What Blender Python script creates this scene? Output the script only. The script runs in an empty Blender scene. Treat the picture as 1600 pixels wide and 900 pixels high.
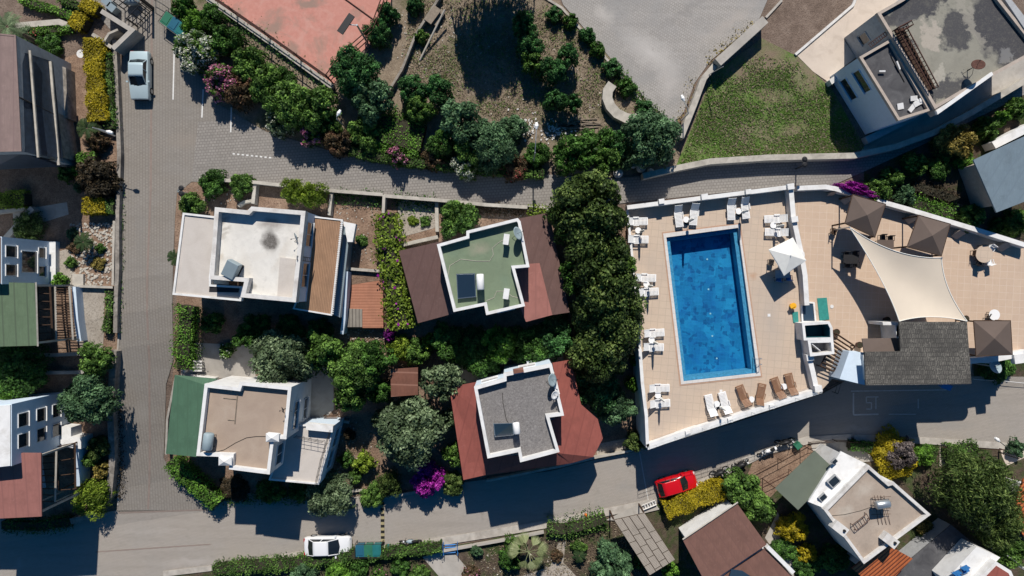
import bpy, math, random
import numpy as np
from mathutils import Vector, Matrix
R = math.radians
sc = bpy.context.scene
col = sc.collection
# ---------------------------------------------------------------- camera, sky, sun, exposure
H = 66.0; FPX = 1100.0
cd = bpy.data.cameras.new('camera'); cam = bpy.data.objects.new('camera', cd); col.objects.link(cam)
cam.location = (0, 0, H); cam.rotation_euler = (0, 0, 0)
cd.sensor_width = 36; cd.lens = 36*FPX/1600; cd.clip_end = 3000; cd.clip_start = .5
sc.camera = cam
SUN_EL = 44
w = bpy.data.worlds.new("World"); sc.world = w; w.use_nodes = True
nt = w.node_tree; bg = nt.nodes['Background']
sky = nt.nodes.new('ShaderNodeTexSky'); sky.sky_type = 'NISHITA'; sky.sun_disc = False
sky.sun_elevation = R(SUN_EL); sky.sun_rotation = 0; sky.air_density = 1.0; sky.dust_density = .6; sky.ozone_density = 1.5
hs = nt.nodes.new('ShaderNodeHueSaturation'); hs.inputs['Saturation'].default_value = 1.65; hs.inputs['Value'].default_value = 1.2
nt.links.new(sky.outputs[0], hs.inputs['Color']); nt.links.new(hs.outputs[0], bg.inputs[0]); bg.inputs[1].default_value = .05
sd = bpy.data.lights.new('sun', 'SUN'); so = bpy.data.objects.new('sun', sd); col.objects.link(so)
sd.energy = 5.0; sd.angle = R(.5); sd.color = (1, .94, .86)
so.location = (0, 100, 100); so.rotation_euler = (-R(90-SUN_EL), 0, 0)
sc.view_settings.view_transform = 'Standard'; sc.view_settings.look = 'None'
sc.view_settings.exposure = 0.12; sc.view_settings.gamma = 1
sc.view_settings.use_curve_mapping = False
try:
    sc.cycles.max_bounces = 6; sc.cycles.diffuse_bounces = 2; sc.cycles.transparent_max_bounces = 12
except Exception: pass

# ---------------------------------------------------------------- terrain and projection helpers
KV = .154
VB = [(-16.5, 0.0), (-13, .45), (-9, 1.25), (-4, 2.45), (0, 3.35), (3, 3.8), (6, 4.0)]
def G(x, y):
    v = y - KV*x
    if v <= VB[0][0]: return 0.0
    for (a, za), (b, zb) in zip(VB, VB[1:]):
        if v <= b: return za + (zb-za)*(v-a)/(b-a)
    return 4.0
def P(px, py, z=0.0): return Vector(((px-800)*(H-z)/FPX, (450-py)*(H-z)/FPX, z))
def GP(px, py, dz=0.0):
    z = 2.0
    for _ in range(12):
        p = P(px, py, z); z = .5*z + .5*(G(p.x, p.y)+dz)
    for _ in range(12):
        p = P(px, py, z); z = G(p.x, p.y)+dz
    return P(px, py, z)
def xy(pts, z): return [tuple(P(a, b, z).xy) for a, b in pts]
def gxy(pts): return [tuple(GP(a, b).xy) for a, b in pts]
def area(p): return .5*sum(p[i][0]*p[(i+1) % len(p)][1]-p[(i+1) % len(p)][0]*p[i][1] for i in range(len(p)))
def ccw(p): return list(p) if area(p) > 0 else list(reversed(p))
def offset(p, d):
    """inward offset of a ccw polygon"""
    n = len(p); out = []
    for i in range(n):
        a, b, c = Vector(p[i-1]), Vector(p[i]), Vector(p[(i+1) % n])
        u = (b-a).normalized(); v = (c-b).normalized()
        n1 = Vector((-u.y, u.x)); n2 = Vector((-v.y, v.x))
        m = (n1+n2)
        if m.length < 1e-4: m = n1
        m.normalize(); k = max(.35, m.dot(n1))
        out.append(tuple(b+m*(d/k)))
    return out

# ---------------------------------------------------------------- mesh building
class MB:
    def __init__(s): s.v = []; s.f = []; s.m = []
    def add(s, vs, fs, m=0):
        o = len(s.v); s.v += [tuple(x) for x in vs]; s.f += [tuple(i+o for i in f) for f in fs]; s.m += [m]*len(fs); return s
    def prism(s, p, z0, z1, m=0):
        p = ccw(p); n = len(p)
        f0 = z0 if callable(z0) else (lambda x, y: z0); f1 = z1 if callable(z1) else (lambda x, y: z1)
        vs = [(x, y, f0(x, y)) for x, y in p]+[(x, y, f1(x, y)) for x, y in p]
        fs = [tuple(range(n-1, -1, -1)), tuple(range(n, 2*n))]+[(i, (i+1) % n, n+(i+1) % n, n+i) for i in range(n)]
        return s.add(vs, fs, m)
    def slab(s, pts3, t, m=0):
        """closed plate through 3-D corners, t thick (downwards)"""
        n = len(pts3)
        a = area([(p[0], p[1]) for p in pts3])
        q = list(pts3) if a > 0 else list(reversed(pts3))
        vs = [(p[0], p[1], p[2]-t) for p in q]+[tuple(p) for p in q]
        fs = [tuple(range(n-1, -1, -1)), tuple(range(n, 2*n))]+[(i, (i+1) % n, n+(i+1) % n, n+i) for i in range(n)]
        return s.add(vs, fs, m)
    def ring(s, po, pi, z0, z1, m=0):
        n = len(po)
        vs = [(x, y, z0) for x, y in po]+[(x, y, z1) for x, y in po]+[(x, y, z0) for x, y in pi]+[(x, y, z1) for x, y in pi]
        fs = []
        for i in range(n):
            j = (i+1) % n
            fs += [(i, j, n+j, n+i), (n+i, n+j, 3*n+j, 3*n+i), (2*n+j, 2*n+i, 3*n+i, 3*n+j), (j, i, 2*n+i, 2*n+j)]
        return s.add(vs, fs, m)
    def box(s, c, size, rz=0, m=0, rx=0, ry=0):
        M = Matrix.Translation(c) @ Matrix.Rotation(rz, 4, 'Z') @ Matrix.Rotation(ry, 4, 'Y') @ Matrix.Rotation(rx, 4, 'X')
        h = [k/2 for k in size]
        vs = [M @ Vector((x*h[0], y*h[1], z*h[2])) for z in (-1, 1) for y in (-1, 1) for x in (-1, 1)]
        return s.add(vs, [(0, 2, 3, 1), (4, 5, 7, 6), (0, 1, 5, 4), (1, 3, 7, 5), (3, 2, 6, 7), (2, 0, 4, 6)], m)
    def tube(s, pts, r, n=8, m=0, cap=True):
        pts = [Vector(p) for p in pts]; rs = r if isinstance(r, (list, tuple)) else [r]*len(pts)
        rings = []
        for i, p in enumerate(pts):
            d = (pts[min(i+1, len(pts)-1)]-pts[max(i-1, 0)]).normalized()
            a = Vector((0, 0, 1)) if abs(d.z) < .9 else Vector((1, 0, 0))
            u = d.cross(a).normalized(); v = d.cross(u)
            rings.append([p+(u*math.cos(2*math.pi*k/n)+v*math.sin(2*math.pi*k/n))*rs[i] for k in range(n)])
        vs = [q for r_ in rings for q in r_]; fs = []
        for i in range(len(pts)-1):
            for k in range(n):
                k2 = (k+1) % n
                fs.append((i*n+k, i*n+k2, (i+1)*n+k2, (i+1)*n+k))
        if cap: fs += [tuple(range(n-1, -1, -1)), tuple((len(pts)-1)*n+k for k in range(n))]
        return s.add(vs, fs, m)
    def cyl(s, c, r, h, n=20, m=0, r2=None):
        c = Vector(c); return s.tube([c, c+Vector((0, 0, h))], [r, r if r2 is None else r2], n, m)
    def disc_dish(s, c, r, tilt_dir, tilt, depth=.12, m=0):
        M = Matrix.Translation(c) @ Matrix.Rotation(tilt_dir, 4, 'Z') @ Matrix.Rotation(tilt, 4, 'Y')
        vs = []; fs = []; n = 20; L = 4
        for side, off in ((0, 0), (1, -.02)):
            b = len(vs)
            for k in range(1, L+1):
                rr = r*k/L; zz = depth*(k/L)**2+off
                vs += [M @ Vector((rr*math.cos(2*math.pi*i/n), rr*math.sin(2*math.pi*i/n), zz)) for i in range(n)]
            vs.append(M @ Vector((0, 0, off)))
            for i in range(n):
                j = (i+1) % n
                t = (b+L*n, b+i, b+j); fs.append(t if side == 0 else t[::-1])
                for k in range(L-1):
                    q = (b+k*n+i, b+(k+1)*n+i, b+(k+1)*n+j, b+k*n+j); fs.append(q if side == 0 else q[::-1])
        L1 = (L-1)*n; o2 = L*n+1
        for i in range(n):
            j = (i+1) % n; fs.append((L1+i, o2+L1+i, o2+L1+j, L1+j))
        return s.add(vs, fs, m)
    def build(s, name, mat, parent=None, origin=None, smooth=False, bevel=0):
        me = bpy.data.meshes.new(name)
        if origin is None:
            if parent is not None: origin = wloc(parent)
            else:
                a = np.array(s.v); origin = Vector(((a[:, 0].min()+a[:, 0].max())/2, (a[:, 1].min()+a[:, 1].max())/2, a[:, 2].min()))
        O = Vector(origin)
        me.from_pydata([(x-O.x, y-O.y, z-O.z) for x, y, z in s.v], [], s.f)
        mats = mat if isinstance(mat, (list, tuple)) else [mat]
        for q in mats: me.materials.append(q)
        if len(mats) > 1: me.polygons.foreach_set('material_index', s.m)
        if smooth: me.polygons.foreach_set('use_smooth', [True]*len(s.f))
        me.validate(); me.update()
        o = bpy.data.objects.new(name, me); col.objects.link(o)
        if bevel:
            b = o.modifiers.new('bevel', 'BEVEL'); b.width = bevel; b.segments = 2; b.limit_method = 'ANGLE'
        if parent is not None:
            o.parent = parent; o.location = O-wloc(parent)
        else: o.location = O
        return o
def wloc(o):
    L = Vector(o.location)
    while o.parent: o = o.parent; L += Vector(o.location)
    return L
def tag(o, label=None, cat=None, group=None, kind=None):
    if label: o['label'] = label
    if cat: o['category'] = cat
    if group: o['group'] = group
    if kind: o['kind'] = kind
    return o
def empty(name, loc, label, cat, group=None):
    o = bpy.data.objects.new(name, None); o.empty_display_size = .3; col.objects.link(o); o.location = loc
    return tag(o, label, cat, group)
CHILD = {}
def kids(o): return [c for c in bpy.data.objects if c.parent == o]
def snapshot(root):
    return (root, [(c, [(g, []) for g in kids(c)]) for c in kids(root)])
def copy_snap(snap, loc, rz, label):
    root, ch = snap
    r = root.copy(); col.objects.link(r); r.location = loc; r.rotation_euler = (0, 0, rz); r['label'] = label
    for c, gs in ch:
        n = c.copy(); col.objects.link(n); n.parent = r
        for g, _ in gs:
            m = g.copy(); col.objects.link(m); m.parent = n
    return r

# ---------------------------------------------------------------- materials
def newmat(name):
    m = bpy.data.materials.new(name); m.use_nodes = True
    nt = m.node_tree; b = nt.nodes['Principled BSDF']; return m, nt, b
def N(nt, t, **kw):
    n = nt.nodes.new(t)
    for k, v in kw.items(): setattr(n, k, v)
    return n
def coords(nt, rot=0, scale=(1, 1, 1)):
    g = N(nt, 'ShaderNodeNewGeometry'); mp = N(nt, 'ShaderNodeMapping')
    mp.inputs['Rotation'].default_value = (0, 0, rot); mp.inputs['Scale'].default_value = scale
    nt.links.new(g.outputs['Position'], mp.inputs[0]); return mp.outputs[0]
def noise(nt, vec, scale, detail=4, rough=.55, dist=0):
    n = N(nt, 'ShaderNodeTexNoise'); n.inputs['Scale'].default_value = scale; n.inputs['Detail'].default_value = detail
    n.inputs['Roughness'].default_value = rough; n.inputs['Distortion'].default_value = dist
    nt.links.new(vec, n.inputs['Vector']); return n.outputs['Fac']
def ramp(nt, fac, stops, interp='LINEAR'):
    r = N(nt, 'ShaderNodeValToRGB'); cr = r.color_ramp; cr.interpolation = interp
    cr.elements[0].position = stops[0][0]; cr.elements[0].color = (*stops[0][1], 1)
    cr.elements[1].position = stops[-1][0]; cr.elements[1].color = (*stops[-1][1], 1)
    for p, c in stops[1:-1]:
        e = cr.elements.new(p); e.color = (*c, 1)
    nt.links.new(fac, r.inputs[0]); return r.outputs[0]
def mix(nt, a, b, f, mode='MIX'):
    m = N(nt, 'ShaderNodeMix', data_type='RGBA', blend_type=mode)
    for s, v in ((m.inputs[6], a), (m.inputs[7], b), (m.inputs[0], f)):
        if isinstance(v, (int, float)): s.default_value = v
        elif isinstance(v, (tuple, list)): s.default_value = (*v, 1)
        else: nt.links.new(v, s)
    return m.outputs[2]
def bump(nt, b, h, strength=.3, dist=.05):
    n = N(nt, 'ShaderNodeBump'); n.inputs['Strength'].default_value = strength; n.inputs['Distance'].default_value = dist
    nt.links.new(h, n.inputs['Height']); nt.links.new(n.outputs[0], b.inputs['Normal'])
def mul(c, k): return tuple(min(1, x*k) for x in c)
def plain(name, c, rough=.7, metal=0, var=.12, scale=3, bmp=.15, spec=.3, dirt=None, dirt_amt=.5):
    m, nt, b = newmat(name); v = coords(nt)
    f = noise(nt, v, scale, 5, .6)
    cc = ramp(nt, f, [(.3, mul(c, 1-var)), (.7, mul(c, 1+var))])
    f2 = noise(nt, v, scale*9, 3, .7)
    cc = mix(nt, cc, mul(c, .75), ramp(nt, f2, [(.5, (0, 0, 0)), (.85, (.5*var*4,)*3)]))
    if dirt:
        d = noise(nt, v, .9, 6, .65, .6)
        cc = mix(nt, cc, dirt, ramp(nt, d, [(.5, (0, 0, 0)), (.68, (dirt_amt,)*3)]))
    nt.links.new(cc, b.inputs['Base Color']); b.inputs['Roughness'].default_value = rough; b.inputs['Metallic'].default_value = metal
    b.inputs['Specular IOR Level'].default_value = spec
    if bmp: bump(nt, b, f2, bmp, .02)
    return m
def spots(nt, v, cols, spots_, z, dist=1.2, soft=.25):
    """stains with a place and outline of their own on a roof: (px, py, rx, ry, angle deg, colour, strength)"""
    n = N(nt, 'ShaderNodeTexNoise'); n.inputs['Scale'].default_value = .9; n.inputs['Detail'].default_value = 6; n.inputs['Roughness'].default_value = .65; nt.links.new(v, n.inputs['Vector'])
    sb = N(nt, 'ShaderNodeVectorMath', operation='SUBTRACT'); nt.links.new(n.outputs['Color'], sb.inputs[0]); sb.inputs[1].default_value = (.5, .5, .5)
    sc_ = N(nt, 'ShaderNodeVectorMath', operation='SCALE'); sc_.inputs['Scale'].default_value = dist; nt.links.new(sb.outputs[0], sc_.inputs[0])
    ad = N(nt, 'ShaderNodeVectorMath', operation='ADD'); nt.links.new(v, ad.inputs[0]); nt.links.new(sc_.outputs[0], ad.inputs[1])
    cc = cols
    for (px, py, rx, ry, an, c, st) in spots_:
        p = P(px, py, z); k = (H-z)/FPX
        mp = N(nt, 'ShaderNodeMapping', vector_type='TEXTURE'); mp.inputs['Location'].default_value = (p.x, p.y, 0); mp.inputs['Rotation'].default_value = (0, 0, R(an)); mp.inputs['Scale'].default_value = (rx*k, ry*k, 1e3)
        nt.links.new(ad.outputs[0], mp.inputs[0]); ln = N(nt, 'ShaderNodeVectorMath', operation='LENGTH'); nt.links.new(mp.outputs[0], ln.inputs[0])
        cc = mix(nt, cc, c, ramp(nt, ln.outputs['Value'], [(max(0, 1-soft*2), (st,)*3), (1.0, (0, 0, 0))]))
    return cc
def paver(name, c1, c2, mortar, rot, bw=.22, bh=.11, msize=.012, patch=(.30, .27, .24), pamt=.3, stain=None, sp=(), spz=.06):
    m, nt, b = newmat(name); v = coords(nt, rot)
    br = N(nt, 'ShaderNodeTexBrick'); nt.links.new(v, br.inputs['Vector'])
    br.inputs['Color1'].default_value = (*c1, 1); br.inputs['Color2'].default_value = (*c2, 1); br.inputs['Mortar'].default_value = (*mortar, 1)
    br.inputs['Scale'].default_value = 1; br.inputs['Mortar Size'].default_value = msize; br.inputs['Bias'].default_value = 0
    br.inputs['Brick Width'].default_value = bw; br.inputs['Row Height'].default_value = bh; br.inputs['Mortar Smooth'].default_value = .3
    g = coords(nt)
    n1 = noise(nt, g, .25, 5, .6, .3); n2 = noise(nt, g, 5, 4, .7)
    cc = mix(nt, br.outputs[0], patch, ramp(nt, n1, [(.42, (0, 0, 0)), (.68, (pamt,)*3)]))
    cc = mix(nt, cc, mul(c1, .55), ramp(nt, n2, [(.52, (0, 0, 0)), (.8, (.55,)*3)]))
    n3 = noise(nt, coords(nt, rot, (.25, 3, 1)), .6, 3, .6)
    cc = mix(nt, cc, stain or mul(c1, .7), ramp(nt, n3, [(.5, (0, 0, 0)), (.7, (.35,)*3)]))
    if sp: cc = spots(nt, g, cc, sp, spz, 1.8, .5)
    n4 = noise(nt, g, 1.1, 6, .75, 1.2); cc = mix(nt, cc, mul(c1, .5), ramp(nt, n4, [(.60, (0, 0, 0)), (.72, (.45,)*3)]))
    nt.links.new(cc, b.inputs['Base Color']); b.inputs['Roughness'].default_value = .85; b.inputs['Specular IOR Level'].default_value = .2
    bump(nt, b, br.outputs['Fac'], -.4, .02)
    return m
def earth(name, c1, c2, c3, s=1.2, grass=None, gscale=.35, gpos=(.45, .6), bmp=.6, sp=()):
    m, nt, b = newmat(name); v = coords(nt)
    a = noise(nt, v, s, 7, .68, .4); d = noise(nt, v, s*8, 5, .75); e = noise(nt, v, 22, 3, .7)
    cc = ramp(nt, a, [(.3, c1), (.52, c2), (.72, c3)])
    cc = mix(nt, cc, mul(c1, .45), ramp(nt, d, [(.48, (0, 0, 0)), (.66, (.75,)*3)]))
    cc = mix(nt, cc, mul(c3, 1.5), ramp(nt, e, [(.58, (0, 0, 0)), (.75, (.6,)*3)]))
    if grass:
        g = noise(nt, v, gscale, 6, .65, .5); g2 = noise(nt, v, 9, 4, .75)
        gc = ramp(nt, g2, [(.35, mul(grass, .45)), (.7, mul(grass, 1.5))])
        cc = mix(nt, cc, gc, ramp(nt, g, [(gpos[0], (0, 0, 0)), (gpos[1], (.9,)*3)]))
    if sp: cc = spots(nt, v, cc, sp, 4, 3, .5)
    nt.links.new(cc, b.inputs['Base Color']); b.inputs['Roughness'].default_value = 1; b.inputs['Specular IOR Level'].default_value = .1
    bump(nt, b, d, bmp, .15)
    return m
def leafmat(name, c, sat=1, var=.5, trans=.25, lite=None):
    m, nt, b = newmat(name)
    at = N(nt, 'ShaderNodeAttribute', attribute_name='tint')
    lo = mul(c, 1-var); hi = lite or mul(c, 1+var)
    cc = ramp(nt, at.outputs['Fac'], [(0, lo), (.55, c), (1, hi)])
    nt.links.new(cc, b.inputs['Base Color']); b.inputs['Roughness'].default_value = .6; b.inputs['Specular IOR Level'].default_value = .25
    tr = N(nt, 'ShaderNodeBsdfTranslucent'); nt.links.new(cc, tr.inputs[0])
    mx = N(nt, 'ShaderNodeMixShader'); mx.inputs[0].default_value = trans
    nt.links.new(b.outputs[0], mx.inputs[1]); nt.links.new(tr.outputs[0], mx.inputs[2])
    nt.links.new(mx.outputs[0], nt.nodes['Material Output'].inputs[0])
    return m
def slats(name, c, gap, rot, period=.12, width=.2, rough=.7, var=.2):
    """a real board pattern: dark joints every `period` m"""
    m, nt, b = newmat(name); v = coords(nt, rot)
    wv = N(nt, 'ShaderNodeTexWave', wave_type='BANDS', bands_direction='X', wave_profile='SIN'); wv.inputs['Scale'].default_value = 1/(period*3.18*2)*2
    nt.links.new(v, wv.inputs['Vector'])
    n = noise(nt, coords(nt, rot, (4, .5, 1)), 2.2, 5, .7); n2 = noise(nt, coords(nt), 1.0, 3, .6)
    cc = ramp(nt, n, [(.3, mul(c, 1-var)), (.7, mul(c, 1+var))])
    cc = mix(nt, cc, mul(c, .74), ramp(nt, n2, [(.45, (0, 0, 0)), (.7, (.6,)*3)]))
    n5 = noise(nt, coords(nt), 3.5, 6, .75, 1); cc = mix(nt, cc, mul(tuple(x+.03 for x in c), 1.25), ramp(nt, n5, [(.56, (0, 0, 0)), (.72, (.45,)*3)]))
    cc = mix(nt, cc, gap, ramp(nt, wv.outputs['Fac'], [(0, (1, 1, 1)), (width, (0, 0, 0))]))
    nt.links.new(cc, b.inputs['Base Color']); b.inputs['Roughness'].default_value = rough
    bump(nt, b, wv.outputs['Fac'], .3, .03)
    return m
M = {}
M['white'] = plain('white_render', (.68, .68, .67), .8, var=.08, scale=1.5, dirt=(.42, .39, .35), dirt_amt=.42)
M['white_old'] = plain('weathered_white_render', (.60, .585, .56), .85, var=.1, dirt=(.34, .30, .27), dirt_amt=.5)
M['white_blue_shade'] = plain('white_render_blue_shade', (.56, .66, .76), .8, var=.05)  # white render with the blue of sky-lit shade put into its colour
M['grey_wall'] = plain('grey_render', (.36, .37, .38), .85, var=.12, dirt=(.2, .2, .2))
M['beige_wall'] = plain('beige_render', (.40, .34, .29), .85, var=.12)
M['plastic'] = plain('white_plastic', (.78, .78, .77), .4, var=.02, bmp=0, spec=.5)
M['brown_plastic'] = plain('brown_plastic', (.24, .13, .075), .5, var=.08, bmp=0)
M['dark'] = plain('dark_metal', (.02, .02, .022), .5, var=.1, bmp=0)
M['black'] = plain('black_rubber', (.012, .012, .012), .8, var=.1, bmp=0)
M['rust'] = plain('rusty_steel', (.07, .03, .022), .8, var=.35, scale=6)
M['steel'] = plain('galvanised_steel', (.45, .48, .5), .35, metal=.7, var=.08, bmp=0)
M['tankgrey'] = plain('grey_painted_steel', (.24, .30, .33), .4, metal=.2, var=.06, bmp=0)
M['fibro'] = plain('grey_tank_shell', (.26, .33, .36), .5, var=.06, bmp=0)
M['wood'] = plain('weathered_wood', (.22, .18, .14), .8, var=.2, scale=5)
M['brownwood'] = plain('dark_brown_timber', (.055, .03, .018), .8, var=.3, scale=5)
M['stone'] = plain('dry_stone', (.26, .235, .205), .95, var=.35, scale=2.5, bmp=.8, dirt=(.09, .08, .07), dirt_amt=.7)
M['palestone'] = plain('pale_stone_coping', (.42, .39, .34), .9, var=.15, scale=2, bmp=.4, dirt=(.2, .18, .15), dirt_amt=.5)
M['concrete'] = plain('concrete', (.37, .345, .31), .9, var=.12, scale=.8, bmp=.3, dirt=(.24, .215, .185), dirt_amt=.5)
M['concrete_light'] = plain('pale_concrete', (.54, .46, .385), .9, var=.08, scale=.5, bmp=.2, dirt=(.40, .33, .27), dirt_amt=.5)
M['terracotta'] = slats('terracotta_roof_tiles', (.50, .135, .04), (.09, .02, .01), R(43), .32, .5, .7, .25)
M['terrapatio'] = slats('terracotta_paving', (.34, .145, .085), (.28, .115, .065), R(90), .25, .08, .7, .1)
M['decking'] = slats('brown_pergola_slats', (.30, .175, .10), (.16, .085, .045), R(6), .14, .2, .7, .22)
M['greydeck'] = slats('grey_boards', (.22, .20, .17), (.06, .05, .045), 0, .3, .2, .8, .2)
M['greenfelt'] = slats('green_roof_felt', (.055, .125, .075), (.05, .11, .066), 0, 1.0, .08, .8, .1)
M['greenfelt2'] = slats('moss_green_roof_felt', (.10, .15, .085), (.07, .10, .06), 0, 1.0, .06, .8, .12)
M['redfelt'] = slats('red_roof_felt', (.255, .072, .055), (.21, .058, .045), R(15), 1.0, .06, .85, .1)
M['redfelt2'] = slats('faded_red_roof_felt', (.29, .12, .10), (.24, .10, .085), 0, 1.0, .06, .85, .08)
M['brownfelt'] = slats('brown_roof_felt', (.115, .064, .056), (.10, .054, .047), R(17), 1.0, .08, .85, .1)
M['brownfelt2'] = slats('reddish_brown_roof_felt', (.17, .085, .065), (.15, .075, .06), R(-35), .8, .05, .85, .12)
M['mauvefelt'] = slats('mauve_roof_felt', (.22, .155, .14), (.19, .13, .12), 0, 1.0, .05, .85, .1)
M['rustroof'] = slats('rust_red_sheet_roof', (.17, .07, .045), (.28, .14, .10), R(92), 1.1, .06, .85, .2)
M['bluefelt'] = slats('blue_grey_roof_felt', (.155, .21, .25), (.14, .19, .23), R(28), 1.0, .05, .85, .07)
M['taupe'] = plain('taupe_canvas', (.115, .088, .075), .9, var=.06, scale=1, bmp=.1)
M['sail'] = plain('cream_sailcloth', (.56, .49, .40), .9, var=.04, scale=.5, bmp=.05)
M['canvas_white'] = plain('white_canvas', (.72, .72, .68), .9, var=.04, bmp=.1)
M['khaki'] = plain('grey_green_canvas', (.115, .135, .105), .9, var=.06, scale=1, bmp=.1)
M['teal'] = plain('teal_mosaic', (.035, .23, .20), .5, var=.15, scale=4)
M['teal_dark'] = plain('dark_teal_paint', (.02, .10, .12), .5, var=.1)
M['yellow'] = plain('yellow_plastic', (.75, .38, .02), .5, var=.05, bmp=0)
M['orange'] = plain('orange_plastic', (.75, .16, .03), .5, var=.05, bmp=0)
M['redplastic'] = plain('red_plastic', (.5, .03, .03), .5, var=.05, bmp=0)
M['bluepaint'] = plain('blue_paint', (.03, .16, .42), .5, var=.1, bmp=0)
M['binteal'] = plain('teal_bin_plastic', (.02, .15, .15), .5, var=.08, bmp=0)
M['bingreen'] = plain('green_bin_plastic', (.03, .15, .09), .5, var=.08, bmp=0)
M['binblue'] = plain('blue_bin_plastic', (.02, .11, .17), .5, var=.08, bmp=0)
M['paint'] = plain('road_paint', (.62, .62, .60), .7, var=.12, scale=4)
M['faintpaint'] = plain('worn_road_paint', (.50, .49, .46), .8, var=.2, scale=5)
M['kerb'] = plain('kerb_stone', (.40, .37, .33), .9, var=.18, scale=1.5, bmp=.4, dirt=(.22, .19, .16), dirt_amt=.5)
M['redjoint'] = plain('reddish_paver_edging', (.225, .18, .155), .85, var=.12)
M['bark'] = plain('bark', (.10, .075, .055), .95, var=.3, scale=8, bmp=.6)
M['twigs'] = plain('twigs', (.035, .032, .02), .95, var=.4, scale=8, bmp=.4)
def glassmat(name, c, rough=.08):
    m, nt, b = newmat(name); b.inputs['Base Color'].default_value = (*c, 1); b.inputs['Roughness'].default_value = rough
    b.inputs['Specular IOR Level'].default_value = .8; return m
M['pane'] = glassmat('window_glass', (.02, .028, .035))
M['carglass'] = glassmat('car_glass', (.012, .016, .02))
M['solar'] = glassmat('solar_collector_glass', (.03, .055, .085), .2)
M['veranda'] = plain('dark_blue_veranda_glazing', (.022, .036, .058), .45, var=.35, scale=2.5, spec=.3)
def carpaint(name, c, metal=0):
    m, nt, b = newmat(name); b.inputs['Base Color'].default_value = (*c, 1); b.inputs['Roughness'].default_value = .32
    b.inputs['Metallic'].default_value = metal; b.inputs['Coat Weight'].default_value = .6; b.inputs['Coat Roughness'].default_value = .06
    return m
M['car_white'] = carpaint('white_car_paint', (.72, .73, .74)); M['car_red'] = carpaint('red_car_paint', (.52, .004, .008))
M['car_silver'] = carpaint('pale_blue_silver_paint', (.40, .50, .53), .15)
M['lens'] = plain('headlamp_lens', (.6, .6, .6), .2, bmp=0); M['taillens'] = plain('tail_lamp_lens', (.35, .01, .01), .2, bmp=0)
# roads: interlocking pavers laid in courses
M['pave_street'] = paver('street_pavers', (.248, .226, .198), (.278, .254, .226), (.18, .16, .138), R(90), .13, .25, .03, sp=[(212, 560, 12, 20, 0, (.31, .285, .25), .7), (205, 235, 22, 10, 0, (.30, .28, .25), .5), (255, 380, 10, 60, 0, (.20, .19, .175), .5), (200, 700, 8, 60, 0, (.20, .185, .17), .5), (320, 235, 40, 14, 0, (.26, .225, .19), .5), (240, 640, 20, 30, 0, (.28, .262, .235), .5)], patch=(.24, .235, .225))
M['pave_lane'] = paver('lane_pavers', (.245, .228, .208), (.285, .265, .242), (.17, .155, .14), R(-4), .3, .25, .03, patch=(.22, .21, .2))
M['pave_low'] = paver('lower_road_pavers', (.315, .285, .25), (.34, .308, .272), (.255, .228, .2), R(8), .22, .14, .02, patch=(.27, .262, .252), sp=[(700, 842, 60, 7, 8, (.42, .39, .35), .7), (630, 852, 50, 5, 3, (.40, .37, .33), .6), (860, 803, 12, 5, 0, (.10, .095, .09), .8), (300, 878, 60, 8, 6, (.38, .35, .32), .6), (30, 880, 10, 10, 0, (.36, .34, .32), .5), (450, 840, 30, 12, 10, (.25, .24, .225), .6), (1480, 665, 60, 8, -2, (.25, .24, .225), .6), (1340, 672, 40, 5, 0, (.38, .36, .33), .5), (975, 762, 26, 10, 10, (.26, .25, .235), .5), (240, 830, 90, 5, 3, (.36, .33, .30), .4)])
M['pave_park'] = paver('car_park_pavers', (.31, .292, .272), (.355, .335, .312), (.255, .238, .22), R(33), .2, .24, .035, patch=(.265, .258, .25), pamt=.9, stain=(.37, .35, .33), sp=[(1005, 105, 62, 26, -35, (.47, .445, .42), .75), (935, 48, 22, 14, -40, (.46, .43, .40), .6), (1030, 150, 22, 30, 0, (.44, .41, .385), .6), (1120, 60, 60, 10, 38, (.36, .325, .295), .6), (1060, 40, 90, 8, 33, (.22, .21, .20), .5), (980, 15, 60, 22, 10, (.24, .235, .23), .6)])
M['pave_park2'] = M['pave_park']
def tiles(name, c1, c2, grout, rot, size=.6, ms=.012, patch=None, sp=(), spz=4.1):
    m, nt, b = newmat(name); v = coords(nt, rot)
    br = N(nt, 'ShaderNodeTexBrick'); br.offset = 0; nt.links.new(v, br.inputs['Vector'])
    br.inputs['Color1'].default_value = (*c1, 1); br.inputs['Color2'].default_value = (*c2, 1); br.inputs['Mortar'].default_value = (*grout, 1)
    br.inputs['Scale'].default_value = 1; br.inputs['Mortar Size'].default_value = ms
    br.inputs['Brick Width'].default_value = size; br.inputs['Row Height'].default_value = size
    g = coords(nt); n1 = noise(nt, g, .4, 5, .6, .3); n2 = noise(nt, g, 4, 4, .7)
    cc = mix(nt, br.outputs[0], patch or mul(c1, .82), ramp(nt, n1, [(.48, (0, 0, 0)), (.7, (.55,)*3)]))
    cc = mix(nt, cc, mul(c1, .8), ramp(nt, n2, [(.5, (0, 0, 0)), (.8, (.4,)*3)]))
    if sp: cc = spots(nt, g, cc, sp, spz, 1.5, .5)
    nt.links.new(cc, b.inputs['Base Color']); b.inputs['Roughness'].default_value = .6; b.inputs['Specular IOR Level'].default_value = .3
    return m
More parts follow.
